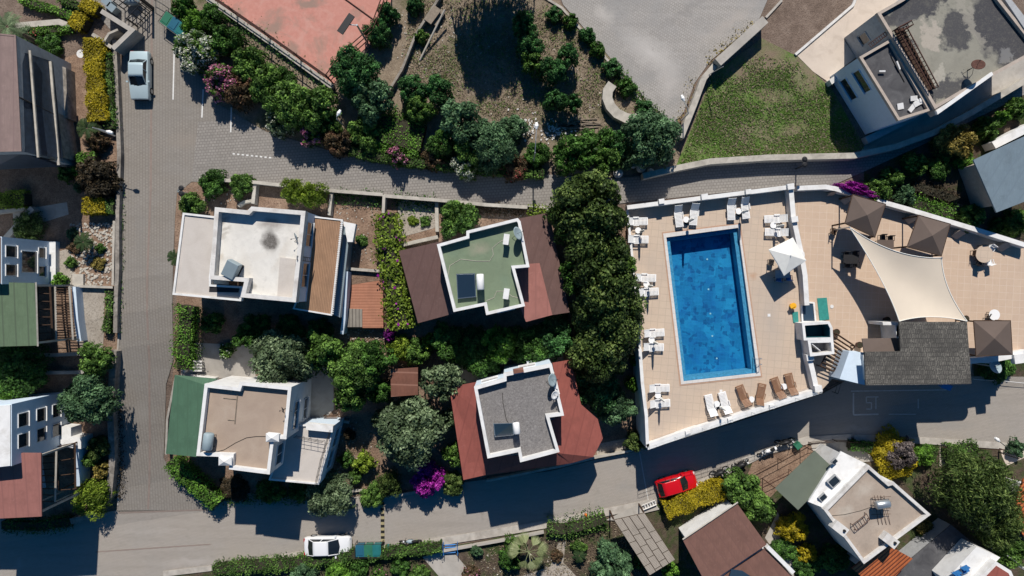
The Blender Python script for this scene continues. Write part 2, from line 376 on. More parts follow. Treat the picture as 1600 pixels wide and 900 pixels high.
M['deck_pool'] = tiles('pool_deck_tiles', (.50, .395, .305), (.52, .415, .32), (.42, .34, .265), R(5), .62, .02, patch=(.42, .345, .285), sp=[(1205, 500, 26, 75, 8, (.40, .345, .295), .7), (1176, 430, 7, 9, 0, (.42, .23, .13), .6), (1150, 640, 60, 6, 20, (.33, .27, .215), .7), (1040, 685, 26, 6, 20, (.33, .27, .215), .7), (1045, 640, 12, 30, 0, (.44, .36, .29), .5), (1190, 340, 24, 8, 0, (.42, .35, .29), .5), (1018, 420, 9, 50, 0, (.43, .355, .29), .5)])
M['deck_rest'] = tiles('restaurant_deck_tiles', (.50, .375, .28), (.52, .395, .295), (.57, .46, .365), R(3), .62, .018, patch=(.46, .345, .26))
M['coping_white'] = tiles('pool_coping', (.60, .57, .54), (.63, .6, .57), (.5, .48, .45), R(5), .5, .02)
M['coping_edge'] = plain('terracotta_strip', (.42, .27, .19), .8, var=.1)
M['dirt'] = earth('dry_earth', (.13, .095, .075), (.20, .15, .12), (.27, .21, .17), 1.1)
M['garden'] = earth('garden_soil', (.16, .105, .075), (.26, .175, .125), (.36, .26, .19), 1.0)
M['darksoil'] = earth('dark_garden_soil', (.06, .045, .035), (.10, .075, .055), (.15, .115, .09), 1.3, grass=(.05, .075, .025), gscale=.6)  # darker brown garden soil with green patches
M['parkdirt'] = earth('dry_park_grass', (.18, .14, .103), (.26, .208, .155), (.35, .29, .22), 1.6, grass=(.095, .11, .045), gscale=.30, gpos=(.52, .70))
M['lawn'] = earth('patchy_lawn', (.17, .13, .095), (.24, .19, .14), (.31, .25, .19), 1.8, grass=(.11, .20, .04), gscale=.22, gpos=(.40, .58), sp=[(a_, b_, c_, d_, e_, (.22, .165, .12), .8) for a_, b_, c_, d_, e_ in ((1205, 85, 45, 22, -30), (1195, 150, 50, 14, -20), (1265, 120, 14, 40, 30), (1150, 110, 20, 8, 20), (1240, 200, 30, 12, 0))])
M['flag'] = earth('crazy_paving', (.30, .26, .22), (.36, .32, .27), (.42, .38, .33), .8, bmp=.2)
def courtmat():
    m, nt, b = newmat('worn_red_court'); v = coords(nt)
    n1 = noise(nt, v, .28, 7, .65, .6); n2 = noise(nt, v, 3, 5, .7); n3 = noise(nt, v, .5, 4, .6, 2)
    cc = ramp(nt, n2, [(.3, (.43, .185, .145)), (.7, (.50, .235, .19))])
    cc = mix(nt, cc, (.28, .19, .15), ramp(nt, n1, [(.55, (0, 0, 0)), (.66, (.8,)*3)]))
    cc = mix(nt, cc, (.52, .31, .26), ramp(nt, n3, [(.5, (0, 0, 0)), (.75, (.5,)*3)]))
    g_ = (.24, .175, .14); cc = spots(nt, v, cc, [(424, 42, 30, 14, 15, g_, .8), (455, 78, 20, 20, -30, g_, .75), (482, 4, 30, 12, 0, g_, .85), (372, 18, 14, 12, 0, g_, .6), (500, 108, 12, 16, 30, g_, .5), (560, 20, 14, 10, 0, g_, .5)], 4.1, 2.6, .3)
    nt.links.new(cc, b.inputs['Base Color']); b.inputs['Roughness'].default_value = .9; return m
M['court'] = courtmat()
def roofmat(name, base, stops, s=.5, fine=None, seed=0):
    m, nt, b = newmat(name); v = coords(nt)
    mp = N(nt, 'ShaderNodeMapping'); mp.inputs['Location'].default_value = (seed, seed*1.7, 0); nt.links.new(v, mp.inputs[0]); v = mp.outputs[0]
    n1 = noise(nt, v, s, 6, .62, .8); n2 = noise(nt, v, 10, 4, .7)
    cc = ramp(nt, n1, stops); cc = mix(nt, cc, mul(base, .75), ramp(nt, n2, [(.5, (0, 0, 0)), (.8, (.5,)*3)]))
    nt.links.new(cc, b.inputs['Base Color']); b.inputs['Roughness'].default_value = .9; b.inputs['Specular IOR Level'].default_value = .2
    bump(nt, b, n2, .3, .03)
    return m
M['roof_white'] = roofmat('lime_washed_roof', (.6, .6, .57), [(.2, (.68, .66, .62)), (.55, (.70, .69, .66)), (.66, (.60, .58, .54)), (.73, (.30, .27, .25)), (.8, (.2, .18, .17))], .33, seed=3)
M['roof_terrace'] = roofmat('dusty_terrace_concrete', (.5, .46, .42), [(.2, (.44, .40, .36)), (.5, (.50, .46, .42)), (.8, (.54, .50, .46))], .6)
M['roof_green'] = roofmat('green_membrane_roof', (.2, .25, .17), [(.25, (.15, .205, .135)), (.55, (.20, .25, .175)), (.8, (.30, .29, .235))], .4, seed=5)
M['roof_beige'] = roofmat('sandy_roof_screed', (.36, .28, .22), [(.3, (.31, .24, .19)), (.6, (.36, .285, .225)), (.8, (.39, .32, .26))], .5)
M['roof_beige2'] = roofmat('pale_stained_roof_screed', (.4, .33, .27), [(.25, (.30, .245, .20)), (.45, (.42, .35, .29)), (.62, (.44, .37, .31)), (.8, (.56, .52, .48))], .45, seed=9)
M['roof_gravel'] = roofmat('grey_gravel_roof', (.2, .19, .185), [(.3, (.12, .114, .112)), (.5, (.185, .175, .17)), (.7, (.27, .258, .25))], 7)
M['roof_patchy'] = roofmat('stained_patchy_roof', (.16, .15, .14), [(.3, (.055, .055, .062)), (.44, (.11, .11, .115)), (.465, (.235, .23, .195)), (.56, (.27, .26, .22)), (.66, (.36, .33, .28)), (.7, (.10, .10, .105))], .17, seed=2)
M['roof_charcoal'] = roofmat('charcoal_roof_felt', (.07, .07, .075), [(.3, (.055, .055, .06)), (.6, (.10, .10, .105)), (.8, (.19, .18, .18))], .8, seed=4)
def stained(name, base, z, sp, dist=1.6, soft=.12, s=.8):
    m, nt, b = newmat(name); v = coords(nt); n1 = noise(nt, v, s, 6, .65, .6); n2 = noise(nt, v, 9, 4, .7)
    cc = ramp(nt, n1, [(.3, mul(base, .86)), (.6, base), (.8, mul(base, 1.1))])
    cc = spots(nt, v, cc, sp, z, dist, soft); n3 = noise(nt, v, 2.2, 5, .7)
    cc = mix(nt, cc, mul(base, .6), ramp(nt, n3, [(.52, (0, 0, 0)), (.75, (.45,)*3)])); cc = mix(nt, cc, mul(base, .8), ramp(nt, n2, [(.5, (0, 0, 0)), (.8, (.4,)*3)]))
    nt.links.new(cc, b.inputs['Base Color']); b.inputs['Roughness'].default_value = .9; b.inputs['Specular IOR Level'].default_value = .2; bump(nt, b, n2, .3, .03); return m
DK = (.06, .06, .066); DK2 = (.085, .085, .09)
M['roof_patchy'] = stained('stained_patchy_roof', (.26, .25, .21), 9.35, [(1435, 8, 85, 24, 28, DK, 1.0), (1492, 48, 30, 38, 0, DK, .95), (1578, 50, 55, 95, 32, DK, 1.0), (1420, 72, 17, 17, 0, DK, .9), (1475, 138, 34, 20, 25, DK, .9), (1410, 35, 22, 12, 20, DK2, .8),
    (1452, 55, 13, 27, 10, (.38, .34, .29), .9), (1468, 120, 13, 15, 0, (.36, .34, .29), .9), (1570, 86, 16, 13, 30, (.19, .19, .19), .8), (1520, 40, 9, 50, 30, (.30, .28, .24), .6), (1507, 118, 9, 8, 0, DK, .9)], 3.4, .12)
M['roof_white'] = stained('lime_washed_roof', (.66, .64, .595), 8.95, [(440, 400, 40, 8, 60, (.56, .52, .46), .6), (385, 420, 10, 40, 10, (.58, .54, .48), .5), (455, 345, 16, 12, 0, (.5, .46, .41), .6), (424, 350, 26, 12, 0, (.30, .27, .25), .9), (422, 377, 15, 22, 0, (.12, .11, .10), 1.0), (408, 400, 30, 10, 20, (.6, .57, .52), .6), (350, 345, 14, 5, 30, (.35, .33, .3), .8), (352, 357, 12, 4, 30, (.42, .4, .36), .8), (350, 368, 12, 4, 40, (.4, .37, .33), .7), (345, 402, 8, 8, 0, (.5, .44, .36), .6), (395, 445, 9, 8, 0, (.34, .32, .28), .8)], 1.0, .3)
M['roof_green'] = stained('green_membrane_roof', (.175, .225, .15), 9.1, [(750, 388, 22, 12, 10, (.30, .27, .21), .75), (710, 395, 18, 10, 0, (.14, .20, .14), .6), (790, 440, 14, 18, 0, (.15, .21, .15), .6), (735, 480, 14, 6, 0, (.12, .15, .1), .6)], 1.5, .5)
M['roof_beige2'] = stained('pale_stained_roof_screed', (.37, .305, .25), 5.05, [(1350, 765, 22, 14, 30, (.46, .41, .35), .8), (1322, 800, 16, 12, 0, (.46, .42, .36), .7), (1372, 820, 20, 10, 0, (.42, .36, .30), .7), (1355, 858, 14, 10, 0, (.27, .22, .18), .7), (1345, 745, 10, 10, 0, (.28, .23, .19), .6), (1400, 800, 20, 20, 0, (.33, .27, .22), .6)], 1.6, .5)
def tileroof():
    m, nt, b = newmat('lichened_dark_tiles'); v = coords(nt)
    br = N(nt, 'ShaderNodeTexBrick'); nt.links.new(v, br.inputs['Vector'])
    br.inputs['Color1'].default_value = (.085, .08, .07, 1); br.inputs['Color2'].default_value = (.13, .12, .105, 1); br.inputs['Mortar'].default_value = (.035, .033, .03, 1)
    br.inputs['Scale'].default_value = 1; br.inputs['Mortar Size'].default_value = .022; br.inputs['Brick Width'].default_value = .19; br.inputs['Row Height'].default_value = .38
    n = noise(nt, v, 6, 5, .8); n2 = noise(nt, v, .5, 4)
    cc = mix(nt, br.outputs[0], (.30, .28, .235), ramp(nt, n, [(.52, (0, 0, 0)), (.66, (.75,)*3)]))
    cc = mix(nt, cc, (.045, .042, .038), ramp(nt, n2, [(.45, (0, 0, 0)), (.65, (.6,)*3)]))
    nt.links.new(cc, b.inputs['Base Color']); b.inputs['Roughness'].default_value = .9; bump(nt, b, br.outputs['Fac'], -.5, .03); return m
M['roof_tiles'] = tileroof()
def poolmats():
    m, nt, b = newmat('blue_pool_mosaic'); v = coords(nt, R(5))
    vo = N(nt, 'ShaderNodeTexVoronoi', distance='CHEBYCHEV'); vo.inputs['Scale'].default_value = 1.15; vo.inputs['Randomness'].default_value = .8; nt.links.new(v, vo.inputs['Vector'])
    sep = N(nt, 'ShaderNodeSeparateColor'); nt.links.new(vo.outputs['Color'], sep.inputs[0])
    vo2 = N(nt, 'ShaderNodeTexVoronoi', distance='CHEBYCHEV'); vo2.inputs['Scale'].default_value = 2.6; vo2.inputs['Randomness'].default_value = .9; nt.links.new(v, vo2.inputs['Vector'])
    sep2 = N(nt, 'ShaderNodeSeparateColor'); nt.links.new(vo2.outputs['Color'], sep2.inputs[0])
    cc = ramp(nt, sep.outputs[0], [(0, (.016, .18, .36)), (.5, (.022, .235, .44)), (1, (.036, .31, .53))])
    cc = mix(nt, cc, (.006, .055, .18), ramp(nt, sep2.outputs[1], [(.80, (0, 0, 0)), (.84, (.6,)*3)]))
    gr = N(nt, 'ShaderNodeTexBrick'); gr.offset = 0; nt.links.new(v, gr.inputs['Vector']); gr.inputs['Scale'].default_value = 1
    gr.inputs['Brick Width'].default_value = .3; gr.inputs['Row Height'].default_value = .3; gr.inputs['Mortar Size'].default_value = .02
    cc = mix(nt, cc, (.05, .30, .6), ramp(nt, gr.outputs['Fac'], [(0, (0, 0, 0)), (1, (.25,)*3)]))
    n = noise(nt, v, .8, 4); cc = mix(nt, cc, (.015, .13, .38), ramp(nt, n, [(.45, (0, 0, 0)), (.7, (.5,)*3)]))
    nt.links.new(cc, b.inputs['Base Color']); b.inputs['Roughness'].default_value = .5
    M['mosaic'] = m
    m, nt, b = newmat('pool_water'); nt.nodes.remove(b)
    tr = N(nt, 'ShaderNodeBsdfTransparent'); tr.inputs[0].default_value = (.62, .88, .97, 1)
    gl = N(nt, 'ShaderNodeBsdfGlossy'); gl.inputs['Roughness'].default_value = .03
    fr = N(nt, 'ShaderNodeFresnel'); fr.inputs[0].default_value = 1.33
    bm = N(nt, 'ShaderNodeBump'); bm.inputs['Strength'].default_value = .25; bm.inputs['Distance'].default_value = .05
    nt.links.new(noise(nt, coords(nt), 2.5, 3, .5, .5), bm.inputs['Height']); nt.links.new(bm.outputs[0], gl.inputs['Normal']); nt.links.new(bm.outputs[0], fr.inputs['Normal'])
    mx = N(nt, 'ShaderNodeMixShader'); nt.links.new(fr.outputs[0], mx.inputs[0]); nt.links.new(tr.outputs[0], mx.inputs[1]); nt.links.new(gl.outputs[0], mx.inputs[2])
    nt.links.new(mx.outputs[0], nt.nodes['Material Output'].inputs[0]); M['water'] = m
poolmats()
# foliage
LF = {
 'dark': leafmat('dark_green_leaves', (0.042, 0.107, 0.018), lite=(0.121, 0.273, 0.048)),
 'pine': leafmat('deep_green_leaves', (0.041, 0.115, 0.033), lite=(0.098, 0.270, 0.074)),
 'mid': leafmat('mid_green_leaves', (0.067, 0.141, 0.026), lite=(0.203, 0.364, 0.071)),
 'bright': leafmat('bright_green_leaves', (0.089, 0.207, 0.024), lite=(0.220, 0.439, 0.059)),
 'olive': leafmat('silvery_green_leaves', (0.101, 0.155, 0.074), lite=(0.277, 0.364, 0.199)),
 'olivegreen': leafmat('olive_green_leaves', (0.054, 0.095, 0.021), lite=(0.193, 0.265, 0.072)),
 'grey': leafmat('blue_green_leaves', (0.064, 0.134, 0.060), lite=(0.179, 0.322, 0.151)),
 'lime': leafmat('lime_green_leaves', (0.156, 0.240, 0.024), lite=(0.360, 0.475, 0.058)),
 'yellow': leafmat('golden_leaves', (.33, .27, .012), var=.45, lite=(.55, .43, .02)),
 'gold': leafmat('bronze_yellow_leaves', (0.192, 0.156, 0.036), lite=(0.456, 0.360, 0.096)),
 'maroon': leafmat('brownish_red_leaves', (0.094, 0.069, 0.035), lite=(0.200, 0.106, 0.062)),
 'darkred': leafmat('dark_purple_leaves', (0.036, 0.029, 0.016), lite=(0.078, 0.055, 0.029)),
 'dry': leafmat('dry_grey_twigs', (.12, .10, .095), lite=(.27, .23, .22)),
 'palm': leafmat('pale_fan_fronds', (.24, .28, .12), lite=(.52, .54, .32), var=.6),
 'palmdark': leafmat('dark_fronds', (.03, .06, .02), lite=(.08, .12, .04)),
 'whitef': leafmat('white_petals', (.62, .64, .52), var=.15, lite=(.8, .8, .74)),
 'pinkf': leafmat('pink_petals', (.62, .20, .36), var=.25, lite=(.80, .42, .56)),
 'magentaf': leafmat('magenta_bracts', (.32, .018, .30), var=.4, lite=(.52, .06, .48)),
 'purplef': leafmat('purple_bracts', (.11, .012, .13), var=.4, lite=(.25, .03, .28)),
 'redf': leafmat('red_petals', (.45, .04, .06), var=.3, lite=(.6, .12, .14)),
 'grass': leafmat('grass_blades', (.125, .24, .035), lite=(.19, .33, .07), var=.3),
 'drygrass': leafmat('dry_grass_blades', (.25, .205, .135), lite=(.38, .32, .22), var=.3),
}
def leaves_mesh(name, pts, nrm, size, rng, tint=None, aspect=.55):
    """one quad leaf per point"""
    n = len(pts)
    nrm = nrm/np.maximum(1e-6, np.linalg.norm(nrm, axis=1, keepdims=True))
    r = rng.normal(size=(n, 3)); u = np.cross(nrm, r); u /= np.maximum(1e-6, np.linalg.norm(u, axis=1, keepdims=True)); v = np.cross(nrm, u)
    s = (size*rng.uniform(.65, 1.35, n))[:, None]
    quad = np.stack([pts-u*s, pts-v*s*aspect, pts+u*s, pts+v*s*aspect], axis=1).reshape(-1, 3)
    me = bpy.data.meshes.new(name); me.vertices.add(4*n); me.vertices.foreach_set('co', quad.astype(np.float32).ravel())
    me.loops.add(4*n); me.loops.foreach_set('vertex_index', np.arange(4*n, dtype=np.int32))
    me.polygons.add(n); me.polygons.foreach_set('loop_start', np.arange(0, 4*n, 4, dtype=np.int32))
    try: me.polygons.foreach_set('loop_total', np.full(n, 4, dtype=np.int32))
    except Exception: pass
    if tint is None: tint = rng.uniform(0, 1, n)
    at = me.attributes.new('tint', 'FLOAT', 'FACE'); at.data.foreach_set('value', np.clip(tint, 0, 1).astype(np.float32))
    me.update(calc_edges=True); return me
_crown = {}
def crown_geo(cls, k, style):
    """unit crown: radius 1, base z 0, top about z 1; leaf size constant in metres for the class radius"""
    key = (cls, k, style)
    if key in _crown: return _crown[key]
    rng = np.random.default_rng(hash((cls, k, {'round': 1, 'lumpy': 2, 'feather': 3}[style])) % 100000)
    Rm = {0: .8, 1: 1.5, 2: 2.6, 3: 3.6}[cls]; ncl = {0: 30, 1: 60, 2: 110, 3: 150}[cls]; nl = {0: 1900, 1: 5200, 2: 12500, 3: 19000}[cls]
    if style == 'lumpy': ncl = int(ncl*.5)
    # outline lobes
    ph = rng.uniform(0, 6.28, 4); am = rng.uniform(.04, .13, 4)
    th = rng.uniform(0, 2*np.pi, ncl); rr = np.sqrt(rng.uniform(0, 1, ncl))*.86
    edge = 1+sum(am[i]*np.cos((i+2)*th+ph[i]) for i in range(4))
    z = np.sqrt(np.maximum(0, 1-rr**2))*rng.uniform(.55, 1, ncl)
    low = rng.uniform(0, 1, ncl) < .25; z[low] *= .45
    cr = rng.uniform(.15, .28, ncl)*(1.25 if style == 'lumpy' else 1)*(1 if cls else 1.2)
    cx, cy, cz = rr*edge*np.cos(th), rr*edge*np.sin(th), .15+z*.72
    pick = rng.choice(ncl, nl, p=cr**2/np.sum(cr**2))
    d = rng.normal(size=(nl, 3)); d /= np.linalg.norm(d, axis=1, keepdims=True); d[:, 2] = np.where(rng.uniform(size=nl) < .75, np.abs(d[:, 2]), d[:, 2])
    rad = cr[pick]*rng.uniform(.35, 1.05, nl)**.5
    pts = np.stack([cx[pick]+d[:, 0]*rad, cy[pick]+d[:, 1]*rad, cz[pick]+d[:, 2]*rad*.8], axis=1)
    fill = rng.uniform(size=nl) < .34
    ft = rng.uniform(0, 2*np.pi, nl); fr_ = np.sqrt(rng.uniform(0, 1, nl)); fe = 1+sum(am[i]*np.cos((i+2)*ft+ph[i]) for i in range(4)); fe = fe*(1+.07*np.sin(9*ft+ph[0])+.05*np.sin(17*ft+ph[1]))
    fz = .08+np.sqrt(np.maximum(0, 1-fr_**2))*.66*(1+.12*np.sin(fr_*np.cos(ft)*9+ph[2])+.12*np.sin(fr_*np.sin(ft)*9+ph[3]))*rng.uniform(.7, 1.0, nl)
    pts[fill] = np.stack([fr_*fe*np.cos(ft)*.97, fr_*fe*np.sin(ft)*.97, fz], 1)[fill]
    nr = d+rng.normal(size=(nl, 3))*(.45 if style != 'feather' else .9)+np.array([0, 0, .35])
    ct = rng.uniform(.15, .9, ncl)
    tint = ct[pick]+rng.normal(size=nl)*.2; tint[fill] = .42+rng.normal(size=fill.sum())*.2
    ls = {0: .085, 1: .10, 2: .125, 3: .14}[cls]/Rm*(1.1 if style == 'feather' else 1)
    me = leaves_mesh('leaves', pts, nr, ls, rng, tint, .55 if style != 'feather' else .28)
    _crown[key] = (me, Rm); return _crown[key]
_cm = {}
def crown_with(cls, k, style, mat):
    key = (cls, k, style, mat)
    if key not in _cm:
        me = crown_geo(cls, k, style)[0].copy(); me.materials.append(LF[mat]); _cm[key] = me
    return _cm[key]
_trunk = {}
def trunk_mesh(k):
    if k in _trunk: return _trunk[k]
    rng = random.Random(k); m = MB()
    top = Vector((rng.uniform(-.05, .05), rng.uniform(-.05, .05), .55))
    m.tube([(0, 0, 0), (top.x*.5, top.y*.4, .28), top], [.065, .05, .04], 8)
    for i in range(7):
        a = i*2*math.pi/7+rng.uniform(-.3, .3); r = rng.uniform(.35, .62); s = rng.uniform(.25, .55)
        p0 = Vector((top.x*s/.55, top.y*s/.55, s)); p2 = Vector((r*math.cos(a), r*math.sin(a), rng.uniform(.6, .85)))
        p1 = (p0+p2)/2+Vector((0, 0, -.04)); m.tube([p0, p1, p2], [.032, .022, .008], 6)
    me = bpy.data.meshes.new('trunk'); me.from_pydata(m.v, [], m.f); me.materials.append(M['bark']); me.update()
    _trunk[k] = me; return me
_cnt = [0]
def plant(name, cat, mat, px, py, rpx, label, h=None, style='round', flower=None, ry=None, group=None, fl=.3, z0=None, rot=None):
    """a shrub or tree whose crown centre is seen at px,py with a radius of rpx pixels"""
    _cnt[0] += 1; rng = random.Random(_cnt[0]*7+1)
    r = rpx/17.0
    if h is None: h = max(.7, min(r*1.55, 5.2))
    p = GP(px, py, h*.6) if z0 is None else P(px, py, z0+h*.6)
    b = Vector((p.x, p.y, (G(p.x, p.y) if z0 is None else z0)-.05))
    rz = rng.uniform(0, 6.28) if rot is None else rot
    root = empty(name, b, label, cat, group)
    cls = 0 if r < 1.05 else 1 if r < 1.95 else 2 if r < 3.0 else 3
    k = rng.randrange(3); sy = (ry/rpx) if ry else 1
    treeish = 'tree' in name
    z = h*(.22 if treeish else .02); hh = h-z
    if ry: rz = R(rot or 0)
    def crown(nm, mat, cls, k, scale):
        o = bpy.data.objects.new(nm, crown_with(cls, k, style, mat)); col.objects.link(o); o.parent = root
        o.location = (0, 0, z); o.rotation_euler = (0, 0, rz); o.scale = (r*scale, r*sy*scale, hh*1.02); return o
    crown('crown', mat, cls, k, 1.0)
    if flower:
        key = ('fl', cls, k)
        fm = bpy.data.meshes.get('blossom_%d_%d_%s_%d' % (cls, k, flower, int(fl*100)))
        if fm is None:
            g = np.random.default_rng(cls*10+k); src = crown_geo(cls, k, 'round')[0]
            co = np.zeros(len(src.vertices)*3, np.float32); src.vertices.foreach_get('co', co); c = co.reshape(-1, 4, 3).mean(1)
            rad = np.sqrt((c**2*np.array([1, 1, 1.0])).sum(1))
            ncl = 60*(cls+1); cc = c[g.choice(len(c), ncl, p=(rad**4)/np.sum(rad**4))]
            dd = np.min(((c[:, None, :]-cc[None])**2).sum(2), axis=1)
            sel = (dd < (.085 if fl < .85 else .15)**2) & (g.uniform(size=len(c)) < min(1, fl*1.6)) & (c[:, 2] > .2)
            pts = c[sel]*1.03+g.normal(size=(sel.sum(), 3))*.01
            fm = leaves_mesh('blossom_%d_%d_%s_%d' % (cls, k, flower, int(fl*100)), pts, g.normal(size=pts.shape)+np.array([0, 0, 1.2]), {0: .07, 1: .07, 2: .075, 3: .08}[cls]/{0: .8, 1: 1.5, 2: 2.6, 3: 3.6}[cls], g, None, .8)
            fm.materials.append(LF[flower])
        o = bpy.data.objects.new('blossoms', fm); col.objects.link(o); o.parent = root
        o.location = (0, 0, z); o.rotation_euler = (0, 0, rz); o.scale = (r, r*sy, hh*1.03)
    t = bpy.data.objects.new('trunk' if treeish else 'stem', trunk_mesh(rng.randrange(4))); col.objects.link(t); t.parent = root
    t.scale = (r*.9, r*.9*sy, h*.95); t.rotation_euler = (0, 0, rz)
    return root
def hedge(name, mat, pts, wpx, h, label, cat='hedge', flower=None, flow_amt=.12, dens=150, leaf=.085, z0=None, ragged=.08, core=True, dead=None):
    """clipped hedge along a pixel path (top centre line)"""
    _cnt[0] += 1; rng = np.random.default_rng(_cnt[0])
    W = [(GP(a, b, h) if z0 is None else P(a, b, z0+h)) for a, b in pts]; wd = wpx/17.0
    for q in W: q.z = 0
    gz = (lambda x, y: G(x, y)) if z0 is None else (lambda x, y: z0)
    segs = [(a, b, (b-a).length) for a, b in zip(W, W[1:])]; tot = sum(s[2] for s in segs)
    mid = W[len(W)//2]; root = empty(name, (mid.x, mid.y, gz(mid.x, mid.y)), label, cat)
    n = int((tot+wd*.4)*(wd+2*h*.8)*dens); P_, N_ = [], []
    L = np.array([s[2] for s in segs]); pick = rng.choice(len(segs), n, p=L/L.sum())
    A = np.array([list(s[0]) for s in segs]); B = np.array([list(s[1]) for s in segs])
    t = rng.uniform(-.0, 1.0, n)[:, None]; c = A[pick]+(B[pick]-A[pick])*t
    d = (B-A)/np.maximum(1e-6, L[:, None]); side = np.stack([-d[:, 1], d[:, 0], d[:, 2]*0], 1)[pick]
    isTop = rng.uniform(size=n) < (wd/(wd+1.5*h)); sgn = np.where(rng.uniform(size=n) < .5, -1, 1)
    s = np.where(isTop, rng.uniform(-.5, .5, n), sgn*.5)*wd
    wob = 1+.12*np.sin(c[:, 0]*2.1+c[:, 1]*1.3)+.10*np.sin(c[:, 0]*5.3-c[:, 1]*4.1)
    s = s*wob+rng.normal(size=n)*ragged; zz = np.where(isTop, h*(.93+.07*np.sin(c[:, 0]*3.3+c[:, 1]*2.7)), rng.uniform(.05, .95, n)*h)-np.abs(rng.normal(size=n))*ragged*1.1
    x = c[:, 0]+side[:, 0]*s; y = c[:, 1]+side[:, 1]*s
    g0 = np.array([gz(a, b) for a, b in zip(x, y)])
    O = np.array(list(root.location))
    pt = np.stack([x, y, g0+zz], 1)-O
    nr = np.where(isTop[:, None], np.array([[0, 0, 1.]]), side*sgn[:, None])+rng.normal(size=(n, 3))*.55
    tint = .45+.22*np.sin(x*1.9+np.cos(y*2.3)*2)+rng.normal(size=n)*.22
    me = leaves_mesh(name+'_leaves', pt, nr, leaf, rng, tint); me.materials.append(LF[mat])
    o = bpy.data.objects.new('foliage', me); col.objects.link(o); o.parent = root
    if flower:
        sel = (rng.uniform(size=n) < flow_amt) & (np.sin(x*2.2+y*1.1)+np.sin(y*3.1) > .1)
        if sel.sum() > 3:
            fm = leaves_mesh('blossom', pt[sel]+np.array([0, 0, .05]), nr[sel]+np.array([0, 0, 1]), leaf*1.2, rng, None, .8); fm.materials.append(LF[flower])
            q = bpy.data.objects.new('blossoms', fm); col.objects.link(q); q.parent = root
    if core:
        m = MB()
        for a, b, l in segs:
            dd = (b-a)/max(l, 1e-6); sd = Vector((-dd.y, dd.x, 0))*wd*.36
            m.prism([tuple((a+sd).xy), tuple((b+sd).xy), tuple((b-sd).xy), tuple((a-sd).xy)], lambda x, y: gz(x, y)-.1, lambda x, y: gz(x, y)+h*.8)
        m.build('branches', M['twigs'], root)
    return root
# ================================================================ STRUCTURE: ground, roads, terraces
import bmesh
from mathutils.geometry import tessellate_polygon
NV = Vector((-KV, 1, 0)).normalized(); NL = math.sqrt(1+KV*KV)
def sheet_mesh(pw, dz, cuts=True, holes=()):
    loops = [[Vector((x, y, 0)) for x, y in pw]]+[[Vector((x, y, 0)) for x, y in h] for h in holes]
    tri = tessellate_polygon(loops); vs = [v for l in loops for v in l]
    bm = bmesh.new(); bv = [bm.verts.new(v) for v in vs]
    for t in tri:
        try: bm.faces.new([bv[i] for i in t])
        except ValueError: pass
    if cuts:
        for v, _ in VB:
            bmesh.ops.bisect_plane(bm, geom=bm.verts[:]+bm.edges[:]+bm.faces[:], plane_co=(0, v, 0), plane_no=NV)
    bmesh.ops.recalc_face_normals(bm, faces=bm.faces[:])
    for f in bm.faces:
        if f.normal.z < 0: f.normal_flip()
    for v in bm.verts: v.co.z = G(v.co.x, v.co.y)+dz
    return bm
def sheet(name, px, mat, dz, world=False, holes=(), kind='structure', label=None, cat=None, parent=None):
    bm = sheet_mesh(px if world else gxy(px), dz, True, holes)
    me = bpy.data.meshes.new(name); bm.to_mesh(me); bm.free(); me.materials.append(mat)
    o = bpy.data.objects.new(name, me); col.objects.link(o)
    if parent: o.parent = parent; o.location = -wloc(parent)
    if kind: o['kind'] = kind
    tag(o, label, cat); return o
sheet('ground', [(-320, -320), (320, -320), (320, 320), (-320, 320)], M['dirt'], 0, world=True, holes=[xy([(1034, 363), (1157, 348), (1191, 589), (1062, 603)], 4.1)])
sheet('garden_ground', [(-200, 200), (186, 60), (186, 560), (176, 640), (182, 795), (100, 812), (-200, 812)], M['garden'], .03)
sheet('garden_ground', [(272, 300), (300, 283), (520, 298), (740, 322), (880, 330), (985, 330), (1008, 690), (930, 716), (720, 750), (600, 772), (345, 768), (262, 720), (272, 560), (276, 470)], M['garden'], .03)
sheet('garden_ground', [(270, 893), (480, 872), (690, 856), (850, 826), (1000, 800), (1130, 742), (1260, 690), (1310, 684), (1800, 705), (1800, 1100), (200, 1100)], M['darksoil'], .03)
sheet('park_ground', [(560, -40), (855, -40), (875, 5), (940, 75), (1010, 160), (1060, 200), (1060, 262), (960, 276), (620, 252), (520, 236), (420, 206), (330, 160), (262, 80), (262, -40), (325, -10), (520, 145), (600, 60)], M['parkdirt'], .03)
sheet('lawn', [(1055, 262), (1085, 190), (1112, 118), (1190, 60), (1245, 88), (1300, 140), (1352, 232), (1300, 244), (1200, 247)], M['lawn'], .034)
sheet('garden_ground', [(1350, 262), (1440, 222), (1600, 145), (1800, 60), (1800, 420), (1600, 375), (1480, 330), (1350, 300)], M['darksoil'], .03)
sheet('garden_path', [(1378, 285), (1420, 296), (1470, 308), (1515, 325), (1508, 338), (1460, 322), (1410, 306), (1375, 296)], M['flag'], .05)
sheet('garden_ground', [(1520, 555), (1600, 560), (1800, 560), (1800, 600), (1600, 597), (1522, 602)], M['darksoil'], .03)
